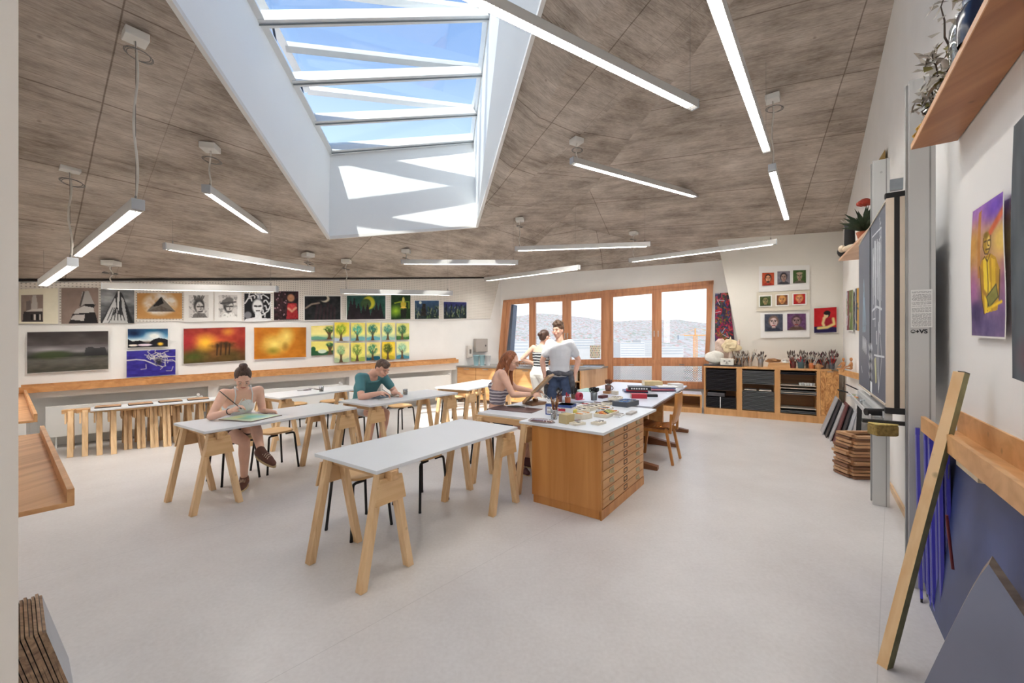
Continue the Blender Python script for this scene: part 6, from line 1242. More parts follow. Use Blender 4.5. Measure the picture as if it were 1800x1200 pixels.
o,p=pot('pen_pot',1009,704,.042,.09,mat('umber_pot',(96,70,44),.5),'umber pot holding a dense tuft of black brushes',z=.728); sticks(p,.042,.09,13,.19,[blkh],'black brush in the umber pot','black brushes in the umber pot',7,tip=black,ferr=blkh,spread=.3)
p=Pz(1019,706,.728); e_=empty('tape_dispenser',p,.6,'pink-red tape dispenser between the umber pot and the grey pot','tape dispenser'); m=MB(); m.bx(-.07,.07,-.03,.03,0,.035); m.build('base',mat('pink_red',(206,52,92),.35),e_,bevel=.01); m=MB(); M_=Matrix.Rotation(R(90),3,'X'); rr=[[M_@V((r_*math.cos(t),r_*math.sin(t),z)) + V((-.01,0,.075)) for t in [6.283*k/20 for k in range(20)]] for r_,z in ((.022,-.025),(.05,-.025),(.05,.025),(.022,.025))]; m.rings(rr+[rr[0]],cap=False); m.build('roll',mat('pink_red_tape',(198,60,86),.3),e_)
o,p=pot('pen_pot',1044,703,.045,.10,mat('steel_grey_pot',(110,116,120),.3,.5),'grey metal pot of dark scissors in the middle of the worktop',z=.757); 
def scissors(p,k,seed,label,group,hcol):
    random.seed(seed+k); a=random.uniform(0,6.28); e_=empty('scissors',p+V((.012*math.cos(a),.012*math.sin(a),.012)),a,label,'scissors',group); e_.rotation_euler=(.22*math.cos(a*3),.22*math.sin(a*2),a)
    m=MB(); m.bar((-.004,0,0),(.006,0,.10),.010,.003,(0,1,0)); m.bar((.004,0,0),(-.006,0,.10),.010,.003,(0,1,0)); m.build('blade',steel,e_)
    for s_ in(-1,1):
        m=MB(); m.tube([(s_*(.018+.014*math.cos(t)),0,.128+.026*math.sin(t)) for t in [6.283*q/12 for q in range(13)]],.0055,6); m.build('handle',hcol,e_)
for k in range(6): scissors(p,k,40,'dark-handled scissors standing in the grey metal pot','scissors in the grey pot',blkh)
p2=Pz(1069,690,.757); p2=Pz(1069,691,.757); e_=empty('wood_block',p2,.9,'light wooden block under the brown mug','block'); m=MB(); m.bx(-.07,.07,-.05,.05,0,.035); m.build('block',tan,e_,bevel=.003)
pm_=p2+V((0,0,.035)); e_=empty('mug',pm_,-.5,'brown mug of scissors standing on a wooden block','mug'); mg=mat('brown_glaze',(110,74,62),.25); m=MB(); m.lathe([(.036,0),(.045,.03),(.045,.085),(.040,.085),(.034,.008)],n=20); m.build('body',mg,e_); m=MB(); m.tube([(.045+.028*math.sin(t),0,.045+.028*math.cos(t)) for t in [math.pi*k/8 for k in range(9)]],.006,8); m.build('handle',mg,e_)
for k in range(7): scissors(pm_,k,60,'brown-handled scissors standing in the mug','scissors in the brown mug',brn)
box_at('wood_block',1081,693,.757,.05,.09,.05,.7,cream,'cream wooden piece beside the brown mug','block')
box_at('pencil_case',1060,699,.757,.14,.07,.035,.8,mat('wine_cloth',(92,50,52),.8),'wine-red cloth case behind the grey metal pot','case')
box_at('pastel_box',1082,702,.757,.22,.14,.03,ca0+.1,cream,'cream box between the red book and the grey metal pot','box',extra=pastel(grey_,5,2,.2,.12,.03))
box_at('pastel_box',1018,724,ZT,.20,.13,.035,ca0-.3,cream,'cream box of grey chalks between the yellow tape and the large chalk tray','box',extra=pastel(grey_,5,2,.18,.11,.035))
box_at('pastel_box',1062,722,ZT,.24,.10,.03,ca0+.05,whitec,'flat white box of mixed chalks behind the orange and green pastels','box',extra=pastel([grey_[1],warm[0],grey_[2],cool[3]],7,2,.22,.08,.03))
box_at('pastel_box',1072,710,ZT,.20,.12,.03,ca0-.2,cream,'cream box of dark chalks left of the charcoal grey case','box',extra=pastel([grey_[1],grey_[3],warm[5]],5,2,.18,.10,.03))
box_at('pencil_tin',1110,727,ZT,.19,.06,.02,ca0+.02,gb,'flat grey pencil tin at the drawer side edge of the worktop','tin')
for i_,(u_,v_) in enumerate(((1004,739),(1030,729),(1047,726),(1078,718),(1056,708),(1036,710),(1022,741))):
    p=Pz(u_,v_,ZT); m=MB(); m.tube([(0,0,.005),(.09,0,.005)],.005,6); o=m.build('chalk_pencil',[brn,redh,blkh,tan][i_%4],None,loc=p); rotz(o,.6*i_); tag(o,'loose coloured pencil lying among the boxes on the worktop','pencil','loose pencils on the worktop')
# books on the school desk
def book(u,v,z,dx,dy,dz,rz,cm,label,spine=None):
    p=Pz(u,v,z); e_=empty('book',p,rz,label,'book','books on the old school desk'); m=MB(); m.bx(-dx/2,dx/2,-dy/2,dy/2,0,.003); m.bx(-dx/2,dx/2,-dy/2,dy/2,dz-.003,dz); m.bx(-dx/2,dx/2,-dy/2,-dy/2+.004,0,dz); m.build('cover',cm,e_)
    m=MB(); m.bx(-dx/2+.004,dx/2-.004,-dy/2+.004,dy/2-.003,.003,dz-.003); m.build('pages',cream,e_)
    if spine:
        m=MB()
        for k in range(spine): x=-dx*.38+dx*.76*k/spine; m.bx(x,x+dx*.5/spine,-dy/2-.0008,-dy/2,dz*.3,dz*.7)
        m.build('spine_print',whitec,e_)
    return e_
ZD=.757; bo_=da-1.55
book(1122,699,ZD,.20,.14,.058,-.1,redm,'thick red book on the school desk behind the grey case')
book(1116,688,ZD,.34,.26,.022,-.15,bluec,'blue-grey book at the bottom of the left book pile on the desk')
book(1119,686.5,ZD+.022,.30,.22,.02,-.25,redm,'red book second in the left book pile on the desk')
book(1123,684.5,ZD+.042,.32,.22,.05,-.2,black,'black book with white spine print on top of the left pile',7)
book(1146,677,ZD,.30,.20,.075,-.05,mat('beige_book',(206,186,140),.6),'long beige book at the far end of the desk')
book(1163,686,ZD,.36,.26,.018,-.1,mat('plum_cover',(96,84,110),.4),'plum-coloured magazine at the bottom of the right pile on the desk')
book(1160,684.5,ZD+.018,.34,.24,.014,.05,mat('rose_cover',(196,110,120),.4),'rose-coloured magazine in the right pile on the desk')
book(1164,682,ZD+.032,.35,.25,.016,-.2,bluec,'blue magazine upper in the right pile on the desk')
book(1172,680,ZD+.048,.30,.22,.014,-.05,whitec,'white magazine on top of the right pile on the desk')
book(1187,681,ZD,.20,.15,.07,.1,whitec,'pale book standing at the outer desk corner by the chair')
box_at('tool_case',1146,697,ZD,.14,.07,.035,-.1,black,'black case lying beside the thick red book','case')
box_at('cutting_mat',1036,685.5,ZD,.45,.32,.004,da-.1,mat('mint_mat',(176,212,200),.5),'mint green cutting mat at the left edge of the school desk','mat')
# long-haired girl's table
ZT7=.728
box_at('brown_sheet',905,719,ZT7,.58,.30,.006,1.0-1.5,mat('dark_brown_sheet',(92,62,58),.35,var=.08),'dark brown sheet lying in front of the long-haired girl','sheet')
p=Pz(908,716,ZT7+.006); m=MB(); m.tube([(-.11,0,.010),(-.02,0,.012),(.03,0,.012),(.10,0,.008)],[.006,.011,.011,.004],8); o=m.build('carving_tool',mat('dark_olive_tool',(66,60,46),.5),None,loc=p); rotz(o,-.25); tag(o,'dark round-handled tool lying on the brown sheet','tool')
p=Pz(941,710,ZT7); e_=empty('table_easel',p,.62,'small wooden block easel propping up the tilted board','easel'); m=MB(); m.bx(-.13,.10,-.10,.10,0,.035); m.build('base',brownw,e_,bevel=.003); m=MB(); m.bx(-.02,.02,-.03,.03,.035,.07); m.build('stop_block',brownw,e_)
q0=Py(926,706,5.05); q1=Py(970,661,5.15); d_=(q1-q0); e_=empty('tilted_board',q0,0,'brown board held upright at a slant by the long-haired girl','board'); m=MB(); sdn=V((.30,.95,0)).normalized(); nn=d_.cross(sdn).normalized(); m.add([V((0,0,0))-sdn*.14,d_-sdn*.14,d_+sdn*.18,sdn*.18]+[x+nn*.03 for x in (V((0,0,0))-sdn*.14,d_-sdn*.14,d_+sdn*.18,sdn*.18)],[(0,1,2,3),(7,6,5,4),(0,4,5,1),(1,5,6,2),(2,6,7,3),(3,7,4,0)]); m.build('panel',wood('board_brown',(150,116,80),(184,148,108),axis=0,scale=8,knots=False),e_)
for k in range(3):
    m=MB(); m.tube([Py(948+3*k,690,5.0),Py(972+4*k,712,4.9)],[.004,.002],6); o=m.build('metal_rule',steel); tag(o,'thin steel tool leaning between the tilted board and the carton','tool','steel tools by the tilted board')
# painting girl's board, brush handled with the figure; boy's sheet and glass
def flat_sheet(px,z,th,cv,mt,label,cat,name):
    q=[Pz(u,v,z) for u,v in px]; base=(q[0]+q[2])/2; e_=empty(name,base,0,label,cat); m=MB(); m.prism([p-base for p in q],(0,0,th)); m.build('backing',mt,e_); o=sheet('picture',[p+V((0,0,th+.001))+(base-p)*.04 for p in q],cv,'',''); del o['label']; del o['category']; o.parent=e_; o.location=o.location-base; return e_
c=CV(60,40,(214,230,196),81).mottle(10,5,5); c.put(c.el(.5,.45,.4,.35,.9),(130,206,186),.9); c.put(c.el(.25,.6,.2,.25,.9),(236,222,140),.8); c.put(c.el(.75,.35,.22,.25,.9),(150,200,220),.7); c.put(c.el(.55,.7,.25,.15,.9),(120,190,140),.6); c.border(.02)
flat_sheet([(434,726.5),(496,730),(441,742),(384,738)],.731,.006,c,mat('grey_brown_board',(120,100,84),.6),'pale green watercolour on a board under the painting girl\'s hands','watercolour','watercolour_board')
c=CV(50,40,(84,98,110),82).mottle(16,6,6); c.put(c.el(.5,.5,.35,.3,.9),(120,134,146),.8); c.put(c.line([(.2,.3),(.5,.5),(.8,.35)],.02),(200,206,210)); c.border(.05)
flat_sheet([(672,692),(702,696),(664,703),(641,699)],.731,.004,c,whitec,'dark blue-grey drawing on white card in front of the boy','drawing','drawing_card')
c=CV(40,30,(216,214,206),83).mottle(8,5,5); flat_sheet([(692,691.5),(712,693),(700,697.5),(683,695.5)],.736,.002,c,whitec,'pale sheet lying half over the boy\'s drawing card','sheet','paper_sheet')
def water_glass(u,v,label,watc,r_=.036,h_=.085):
    p=Pz(u,v,.731); e_=empty('water_glass',p,0,label,'glass','glasses of brush water'); m=MB(); m.lathe([(r_*.9,0),(r_,h_),(r_*.93,h_),(r_*.84,.006)],n=20); m.build('tumbler',jg,e_); m=MB(); m.lathe([(r_*.82,.007),(r_*.90,h_*.72)],n=20); m.build('murky_water',watc,e_)
water_glass(712.5,693.5,'glass of murky green water beside the boy\'s hand',mat('murky_green',(84,82,52),.2))
water_glass(565,688,'glass of grey water on the table by the left wall',mat('murky_grey',(110,112,108),.2))
for u0,v0,u1,v1,lb in ((523,686.5,547,684.5,'dark flat spatula lying left of the glass on the table by the left wall'),(543,682,566,685,'thin brush resting against the glass on the table by the left wall')):
    a=Pz(u0,v0,.737);b_=Pz(u1,v1,.737 if u0<530 else .80); e_=empty('spatula' if u0<530 else 'paintbrush',a,0,lb,'spatula' if u0<530 else 'brush'); d=b_-a; m=MB(); m.bar(V((0,0,0)),d*.45,.03 if u0<530 else .02,.004); m.build('blade',gbd,e_); m=MB(); m.tube([d*.42,d*.7,d],[.006,.009,.007],8); m.build('handle',brnk if False else mat('umber_handle',(74,56,44),.5),e_)
# ---------- rack cabinet top ----------
def kx(u,y=.15):       # x along cabinet for image column u at depth y
    r=(u-900)/F; n=V((-kd.y,kd.x)); ox,oy=K0.x+n.x*y,K0.y+n.y*y; return (oy*r-ox)/(kd.x-kd.y*r)
KT=lambda u,y,z=KH:(lambda q:V((q.x,q.y,z)))(KF(kx(u,y),y))
spots=[(1293,.14,.036,.15,'clear glass jar, leftmost of the brush jars',jg,[gryh,tan,blkh],whb),(1304,.10,.040,.15,'glass jar second from the left among the brush jars',jg,[tan,gryh,brn],dkbr),(1318,.22,.042,.16,'grey jar third from the left among the brush jars',gb,[blkh,gryh,tan],whb),(1337,.12,.046,.17,'tall frosted tumbler at the right of the left brush group',glass('frosted',(.85,.86,.88),.35,.3),[gryh,tan],dkbr),
 (1394,.13,.050,.13,'dark red pot of red-handled brushes',mat('maroon_pot',(104,46,46),.45),[redh,brn],dkbr),(1408,.12,.055,.17,'big blue-green vase of brushes',mat('teal_vase',(72,98,106),.35,var=.15),[gryh,blkh,redh],dkbr),(1427,.10,.050,.11,'terracotta pot of pale-tipped brushes',mat("terracotta_two",(186,108,58),.7,var=.1),[whitec,tan,blkh],whb),
 (1447,.16,.045,.12,'dark jar of brushes behind the wooden pieces',mat('smoky_jar',(88,78,80),.3),[brn,blkh,redh],dkbr),(1462,.14,.045,.12,'grey jar of brushes at the right end of the cabinet',mat('slate_jar',(84,88,96),.3),[blkh,redh,gryh],dkbr),(1420,.32,.045,.15,'rear jar of grey brushes behind the terracotta pot',gbd,[gryh,blkh],dkbr),(1440,.34,.045,.15,'rear jar of crimson-tipped brushes behind the row',gbd,[gryh,redh],mat('crimson_bristle',(96,36,50),.8)),(1461,.36,.045,.16,'rearmost jar of dark brushes in the corner',gbd,[redh,blkh],mat('crimson_bristle',(96,36,50),.8))]
for k,(u,y,r_,h_,lb,mt,hs,tp) in enumerate(spots):
    p=KT(u,y); m=MB(); m.lathe([(r_*.85,0),(r_,h_*.4),(r_*.97,h_),(r_*.88,h_),(r_*.76,.008)],n=18); o=m.build('brush_jar',mt,None,loc=p); tag(o,lb+' on the rack cabinet','jar'); sticks(p,r_,h_,15,.28+.02*(k%3),hs,'paintbrush in the '+lb.split(' among')[0].split(' of ')[0].split(' at the')[0].split(', left')[0]+' '+('%s on the rack cabinet'%{0:'leftmost',3:'right of the left group',7:'behind the pine blocks',8:'at the right end',10:'with crimson tips',11:'in the corner'}.get(k,'standing')),'brushes in jar: '+lb,100+k,ferr=ferl,tip=tp,spread=.55,fat=1.7)
# reliefs and sculptures
plas=mat('plaster_white',(232,230,222),.8,var=.05,scale=18,bump=.5); pink=mat('pinkish_plaster',(224,200,184),.85,var=.06,scale=25,bump=.7); bone=mat('bone_paper',(222,204,166),.8,var=.12,scale=14,bump=.6)
m=MB(); xa,xb=kx(1237,.05),kx(1304,.05); m.bx(xa,xb,.0,.30,KH,KH+.025); o=m.build('dark_tray',mat('dark_tray_board',(58,54,54),.5),None,loc=KF(0,0,0)); rotz(o,ka); tag(o,'flat dark board under the plaster pieces at the left end of the cabinet','board')
zt_=KH+.025
def rock(name,p,rx,ry,rz_,mt,label,cat,seed,amp=.18,sub=3):
    bm=bmesh.new(); bmesh.ops.create_icosphere(bm,subdivisions=sub,radius=1); rs=np.random.RandomState(seed); K=rs.randn(9,3)*2.2; ph=rs.rand(9)*6.28
    for v in bm.verts:
        n=sum(math.sin(K[i][0]*v.co.x+K[i][1]*v.co.y+K[i][2]*v.co.z+ph[i]) for i in range(9))/9; v.co*=1+amp*n*4.5; v.co=V((v.co.x*rx,v.co.y*ry,v.co.z*rz_+rz_*.97)) 
        if v.co.z<0: v.co.z=0
    me=bpy.data.meshes.new(name); bm.to_mesh(me); bm.free(); me.materials.append(mt); o=bpy.data.objects.new(name,me); col.objects.link(o); o.location=p; return tag(o,label,cat)
rock('plaster_relief',KT(1258,.12,zt_),.19,.07,.14,plas,'white rocky plaster relief at the left end of the rack cabinet','plaster relief',1)
# pink slab leaning against the wall
m=MB(); g_=14; vs=[];fs=[]; rs=np.random.RandomState(4)
for j in range(g_):
    for i in range(g_): x=i/(g_-1);z=j/(g_-1); top=.47+.05*math.sin(x*7)+.03*rs.rand(); vs.append(((x-.5)*.46,.02*math.sin((x*3+z*4)*6)+.05*z,z*top))
for j in range(g_-1):
    for i in range(g_-1): a=j*g_+i; fs.append((a,a+1,a+g_+1,a+g_))
m.add(vs,fs,True); o=m.build('relief_slab',pink,None,loc=KT(1278,.24,zt_)); rotz(o,ka); so_=o.modifiers.new('s','SOLIDIFY'); so_.thickness=.03; tag(o,'pinkish wavy plaster slab standing behind the small white block','plaster relief')
# crumpled paper head on a stand
p=KT(1284,.16,zt_); e_=empty('paper_sculpture',p,0,'crumpled bone-coloured paper sculpture raised above the plaster pieces','sculpture'); m=MB(); m.tube([(0,0,0),(0,0,.28)],[.05,.03],8); m.build('stand',pink,e_)
o=rock('crumpled_shell',(0,0,.25),.135,.12,.125,bone,'','',8,.3,4); del o['label']; del o['category']; o.parent=e_
m=MB(); m.lathe([(.05,.44),(.028,.50),(.006,.58)],n=8); m.build('spike',bone,e_)
p=KT(1278,.03,zt_); e_=empty('plaster_block',p,ka,'small white plaster block with a carved face in front of the slab','plaster block'); m=MB(); m.bx(-.12,.12,-.03,.06,0,.135); m.build('block',plas,e_,bevel=.012); m=MB()
for x in (-.045,.045): m.ell((x,-.031,.085),(.022,.008,.014))
m.ell((0,-.034,.06),(.012,.014,.022)); m.ell((0,-.031,.03),(.035,.008,.008)); m.build('carved_face',mat('grey_plaster',(150,146,140),.8),e_)
# wooden tray of pieces
for k,(u,y,dx,dz,z) in enumerate(((1369,.10,.36,.05,0),(1369,.12,.34,.05,.05))):
    m=MB(); m.bx(-dx/2,dx/2,-.08,.10,z,z+dz); o=m.build('wood_slat_block',wood('raw_pine_block',(198,146,92),(224,178,126),axis=0,scale=10),None,bevel=.004,loc=KT(u,y)); rotz(o,ka); tag(o,('lower','upper')[k]+' pine block of the pair between the brush groups','block')
rock('carved_wood',KT(1362,.10,KH+.10),.12,.06,.035,tan,'knobbly carved wooden piece on the pine blocks','carving',12,.3); rock('shell',KT(1379,.09,KH+.10),.075,.05,.03,plas,'white ribbed shell on the pine blocks','shell',14,.3)
rock('carved_wood',KT(1440,.05),.05,.04,.05,tan,'small brown carved piece leaning between the right brush jars','carving',17,.25)
# patterned bag in the window
c=CV(40,44,(222,214,196),90); 
for i in range(6):
    for j in range(6): c.put(c.el((i+.5+.5*(j%2))/6,(j+.5)/6,.05,.05,.4),[(190,96,90),(110,120,130),(196,170,90),(90,110,90)][(i*3+j)%4])
q=[wb(1037,607,.10),wb(1056,606.5,.10),wb(1055,629,.10),wb(1037,629.5,.10)]; sheet('patterned_cloth',q,c,'small patterned cloth hung at the bottom of the middle window pane','cloth')
# ---------- people ----------
skin_f=mat('skin_fair',(236,190,166),.5,var=.05,scale=12); skin_p=mat('skin_pink',(230,180,156),.5,var=.05,scale=12)
def hairmat(name,c1,c2):
    m,nt,b=new_mat(name); tc=N(nt,'ShaderNodeTexCoord'); mp=N(nt,'ShaderNodeMapping'); mp.inputs['Scale'].default_value=(90,90,9); nt.links.new(tc.outputs['Object'],mp.inputs[0]); n=N(nt,'ShaderNodeTexNoise'); n.inputs['Scale'].default_value=1.5; nt.links.new(mp.outputs[0],n.inputs[0]); r=N(nt,'ShaderNodeValToRGB'); r.color_ramp.elements[0].color=srgb(*c1); r.color_ramp.elements[1].color=srgb(*c2); r.color_ramp.elements[0].position=.3; r.color_ramp.elements[1].position=.7; nt.links.new(n.outputs[0],r.inputs[0]); nt.links.new(r.outputs[0],b.inputs['Base Color']); b.inputs['Roughness'].default_value=.42; bp=N(nt,'ShaderNodeBump'); bp.inputs['Strength'].default_value=.5; bp.inputs['Distance'].default_value=.006; nt.links.new(n.outputs[0],bp.inputs['Height']); nt.links.new(bp.outputs[0],b.inputs['Normal']); return m
def cap(m,p0,p1,r0,r1,n=12):
    p0=V(p0);p1=V(p1); d=p1-p0; L=d.length
    if L<1e-5: m.ell(p0,(r0,)*3); return
    d/=L; pts=[];rad=[]
    for a in (80,55,28): t=R(a); pts.append(p0-d*r0*math.sin(t)); rad.append(r0*math.cos(t))
    for k in range(5): s=k/4; pts.append(p0+d*L*s); rad.append(r0+(r1-r0)*s)
    for a in (28,55,80): t=R(a); pts.append(p1+d*r1*math.sin(t)); rad.append(r1*math.cos(t))
    m.tube(pts,rad,n)
def chain(m,pts,rs):
    for i in range(len(pts)-1): cap(m,pts[i],pts[i+1],rs[i],rs[i+1])
def loft(m,rows,lat,n=18):   # rows: (centre, half width, half depth, axis) ; lat = lateral unit vector or list
    rs=[]
    for i,(c,a,b_) in enumerate(rows):
        c=V(c); l=V(lat[i] if isinstance(lat,list) else lat).normalized()
        d=(V(rows[min(i+1,len(rows)-1)][0])-V(rows[max(i-1,0)][0])).normalized(); f=d.cross(l).normalized(); l=f.cross(d).normalized()
        rs.append([c+l*a*math.copysign(abs(math.cos(t))**.85,math.cos(t))+f*b_*math.copysign(abs(math.sin(t))**.85,math.sin(t)) for t in [6.2832*k/n for k in range(n)]])
    m.rings(rs)
def fuse(m,name,mt,parent,vox=.008,sm=6,org=None):
    me=bpy.data.meshes.new('tmp'); me.from_pydata([tuple(V(v)-org) for v in m.v],[],m.f)
    bm=bmesh.new(); bm.from_mesh(me); bmesh.ops.recalc_face_normals(bm,faces=bm.faces); bm.to_mesh(me); bm.free()
    o=bpy.data.objects.new('tmp',me); col.objects.link(o); r=o.modifiers.new('r','REMESH'); r.mode='VOXEL'; r.voxel_size=vox; s=o.modifiers.new('s','SMOOTH'); s.iterations=sm; s.factor=.5
    dg=bpy.context.evaluated_depsgraph_get(); me2=bpy.data.meshes.new_from_object(o.evaluated_get(dg)); bpy.data.objects.remove(o); bpy.data.meshes.remove(me)
    me2.materials.clear(); me2.materials.append(mt); me2.polygons.foreach_set('use_smooth',[True]*len(me2.polygons)); me2.name=name
    q=bpy.data.objects.new(name,me2); col.objects.link(q); q.parent=parent; return q
def ik(a,t,l1,l2,pole):
    a=V(a);t=V(t); d=t-a; D=min(d.length,(l1+l2)*.999); d.normalize(); t=a+d*D; x=(l1*l1-l2*l2+D*D)/(2*D); h=math.sqrt(max(0,l1*l1-x*x)); p=V(pole)-a; p=p-d*p.dot(d); p.normalize(); return a+d*x+p*h,t
def hand(m,w,d,pn,s=1,curl=.5,side=1,grip=False):
    d=V(d).normalized(); pn=V(pn); pn=(pn-d*pn.dot(d)).normalized(); x=d.cross(pn).normalized()*side   # x towards the thumb
    M=Matrix((x,d,pn)).transposed(); m.ell(w+d*.05*s,(.040*s,.052*s,.018*s),M); cap(m,w-d*.01*s,w+d*.03*s,.024*s,.026*s)
    for i,(o,L) in enumerate(((.027,.074),(.009,.082),(-.009,.077),(-.026,.060))):
        b=w+d*.088*s+x*o*s; c=curl+.08*i; d1=(d*math.cos(c)+pn*math.sin(c)); d2=(d*math.cos(c*2.1)+pn*math.sin(c*2.1)); p1=b+d1*L*.5*s; p2=p1+d2*L*.5*s; cap(m,b-d*.02*s,p1,.0095*s,.0088*s,8); cap(m,p1,p2,.0088*s,.0072*s,8)
    t0=w+d*.03*s+x*.034*s; t1=t0+(x*.6+d*.7+pn*.3)*.034*s; t2=t1+(x*(-.1 if grip else .2)+d*.8+pn*.5)*.032*s; cap(m,t0,t1,.0115*s,.010*s,8); cap(m,t1,t2,.010*s,.008*s,8)
class Person: pass
def person(name,label,org,J,skin,H=1.68,fem=True,group=None):
    """J: dict of world joints. Returns object with anatomy; builds the body mesh."""
    P=Person(); org=V(org); e_=empty(name,org,0,label,'person'); P.root=e_; P.org=org; P.J=J; k=H/1.70
    m=MB(); f=V(J['face']).normalized(); up=V(J.get('up',(0,0,1))); r=f.cross(up).normalized(); up=r.cross(f).normalized(); P.f,P.r,P.u=f,r,up; hc=V(J['head']); P.hc=hc; P.k=k
    M=Matrix((r,f,up)).transposed(); P.M=M
    hd=lambda a,b,c:hc+r*a*k+f*b*k+up*c*k; P.hd=hd
    m.ell(hd(0,-.012,.022),(.076*k,.096*k,.094*k),M); m.ell(hd(0,.012,-.035),(.062*k,.078*k,.082*k),M); m.ell(hd(0,.045,-.082),(.036*k,.036*k,.030*k),M)
    m.ell(hd(0,.078,.022),(.052*k,.02*k,.018*k),M)
    cap(m,hd(0,.083,.012),hd(0,.108,-.026),.009*k,.0135*k,8); m.ell(hd(0,.086,-.058),(.024*k,.014*k,.011*k),M)
    for s in(-1,1): m.ell(hd(s*.074,-.008,-.012),(.010*k,.02*k,.03*k),M); m.ell(hd(s*.04,.062,-.025),(.024*k,.026*k,.026*k),M)
    nb=V(J['neck']); cap(m,hd(0,-.02,-.05),nb,.050*k*(.92 if fem else 1.08),.056*k*(.92 if fem else 1.1))
    pel=V(J['pelvis']); ch=V(J['chest']); sL,sR=V(J['shL']),V(J['shR']); lat=(sR-sL).normalized(); hL,hR=V(J['hipL']),V(J['hipR']); plat=(hR-hL).normalized(); P.lat=lat; P.plat=plat
    w=1.0 if fem else 1.08; mid=(sL+sR)/2; waist=pel.lerp(ch,.45)
    P.rows=[(pel-(ch-pel).normalized()*.075*k,.10*k,.08*k),(pel-(ch-pel).normalized()*.02*k,.162*k if fem else .152*k,.112*k),(pel.lerp(ch,.18),.155*k if fem else .150*k,.105*k),(waist,.120*k if fem else .138*k,.088*k),(pel.lerp(ch,.75),.130*k*w,.095*k),(ch,.148*k*w,.105*k),(ch.lerp(mid,.55),.158*k*w,.100*k),(ch.lerp(mid,.95),.135*k*w,.075*k),(mid.lerp(nb,.7),.07*k,.055*k)]
    P.lats=[plat,plat,plat,(plat+lat).normalized(),lat,lat,lat,lat,lat]
    loft(m,P.rows,P.lats)
    cf=lat.cross((mid-pel).normalized()).normalized(); cf=cf if cf.dot(f)>-.2 else -cf; cf=V(J.get('front',cf)).normalized(); P.cf=cf
    if fem:
        for s in(-1,1): m.ell(ch+lat*s*.065*k+cf*.075*k-V((0,0,.01)),(.058*k,.058*k,.058*k))
    P.arm={}
    for s,S in(('L',-1),('R',1)):
        sh=V(J['sh'+s]); el,wr=V(J['el'+s]),V(J['wr'+s]); a=1.0 if fem else 1.15
        cap(m,ch.lerp(mid,.8)+lat*S*.08*k,sh,.06*k*a,.052*k*a); chain(m,[sh,sh.lerp(el,.35),el,el.lerp(wr,.3),wr],[.050*k*a,.047*k*a,.037*k*a,.038*k*a,.025*k*a])
        hdn=V(J.get('hd'+s,wr-el)); pn=V(J.get('pn'+s,(0,0,-1))); hand(m,wr,hdn,pn,k*(.95 if fem else 1.05),J.get('curl'+s,.45),1 if s=='L' else -1,J.get('grip'+s,False))
        hp,kn,an=V(J['hip'+s]),V(J['kn'+s]),V(J['an'+s]); chain(m,[hp,hp.lerp(kn,.4),kn],[.088*k,.078*k,.055*k]); chain(m,[kn,kn.lerp(an,.3),kn.lerp(an,.65),an],[.053*k,.056*k,.042*k,.034*k])
        td_=V(J['toe'+s]).normalized(); fu=V(J.get('up'+s,(0,0,1))); fu=(fu-td_*fu.dot(td_)).normalized(); cap(m,an-fu*.02,an-fu*.045*k+td_*.10*k,.036*k,.031*k); cap(m,an-fu*.045*k+td_*.1*k,an-fu*.052*k+td_*.155*k,.031*k,.020*k); cap(m,an,an-fu*.04*k-td_*.04*k,.034*k,.03*k)
    fuse(m,'body',skin,e_,.0075,5,org)
    # face
    wm=mat('eye_white',(222,206,198),.4); im=mat('eye_iris',(60,48,40),.3); lip=mat('lips',(184,104,98),.5)
    for s in(-1,1):
        q=MB(); q.ell(hd(s*.031,.0845,-.004)-org,(.0115*k,.0055*k,.0048*k),M); eo=q.build('eye',wm,e_)
        q=MB(); q.ell(hd(s*.031,.0882,-.0045)-org,(.0055*k,.0028*k,.0048*k),M); q.build('iris',im,eo)
        q=MB(); q.tube([hd(s*.015,.098,.026)-org,hd(s*.032,.096,.028)-org,hd(s*.050,.082,.022)-org],[.002*k,.003*k,.0012*k],6); q.build('eyebrow',J.get('brow',im),e_)
    q=MB(); q.tube([hd(-.024,.090,-.058)-org,hd(-.008,.101,-.0545)-org,hd(.008,.101,-.0545)-org,hd(.024,.090,-.058)-org],[.003*k,.006*k,.006*k,.003*k],6); q.build('lips',lip,e_)
    return P
def limbs_cloth(m,pts,rs): chain(m,pts,rs)
def torso_cloth(P,m,i0,i1,grow,extra=0):
    rows=[(c,a+grow,b_+grow) for c,a,b_ in P.rows[i0:i1+1]]; loft(m,rows,P.lats[i0:i1+1])
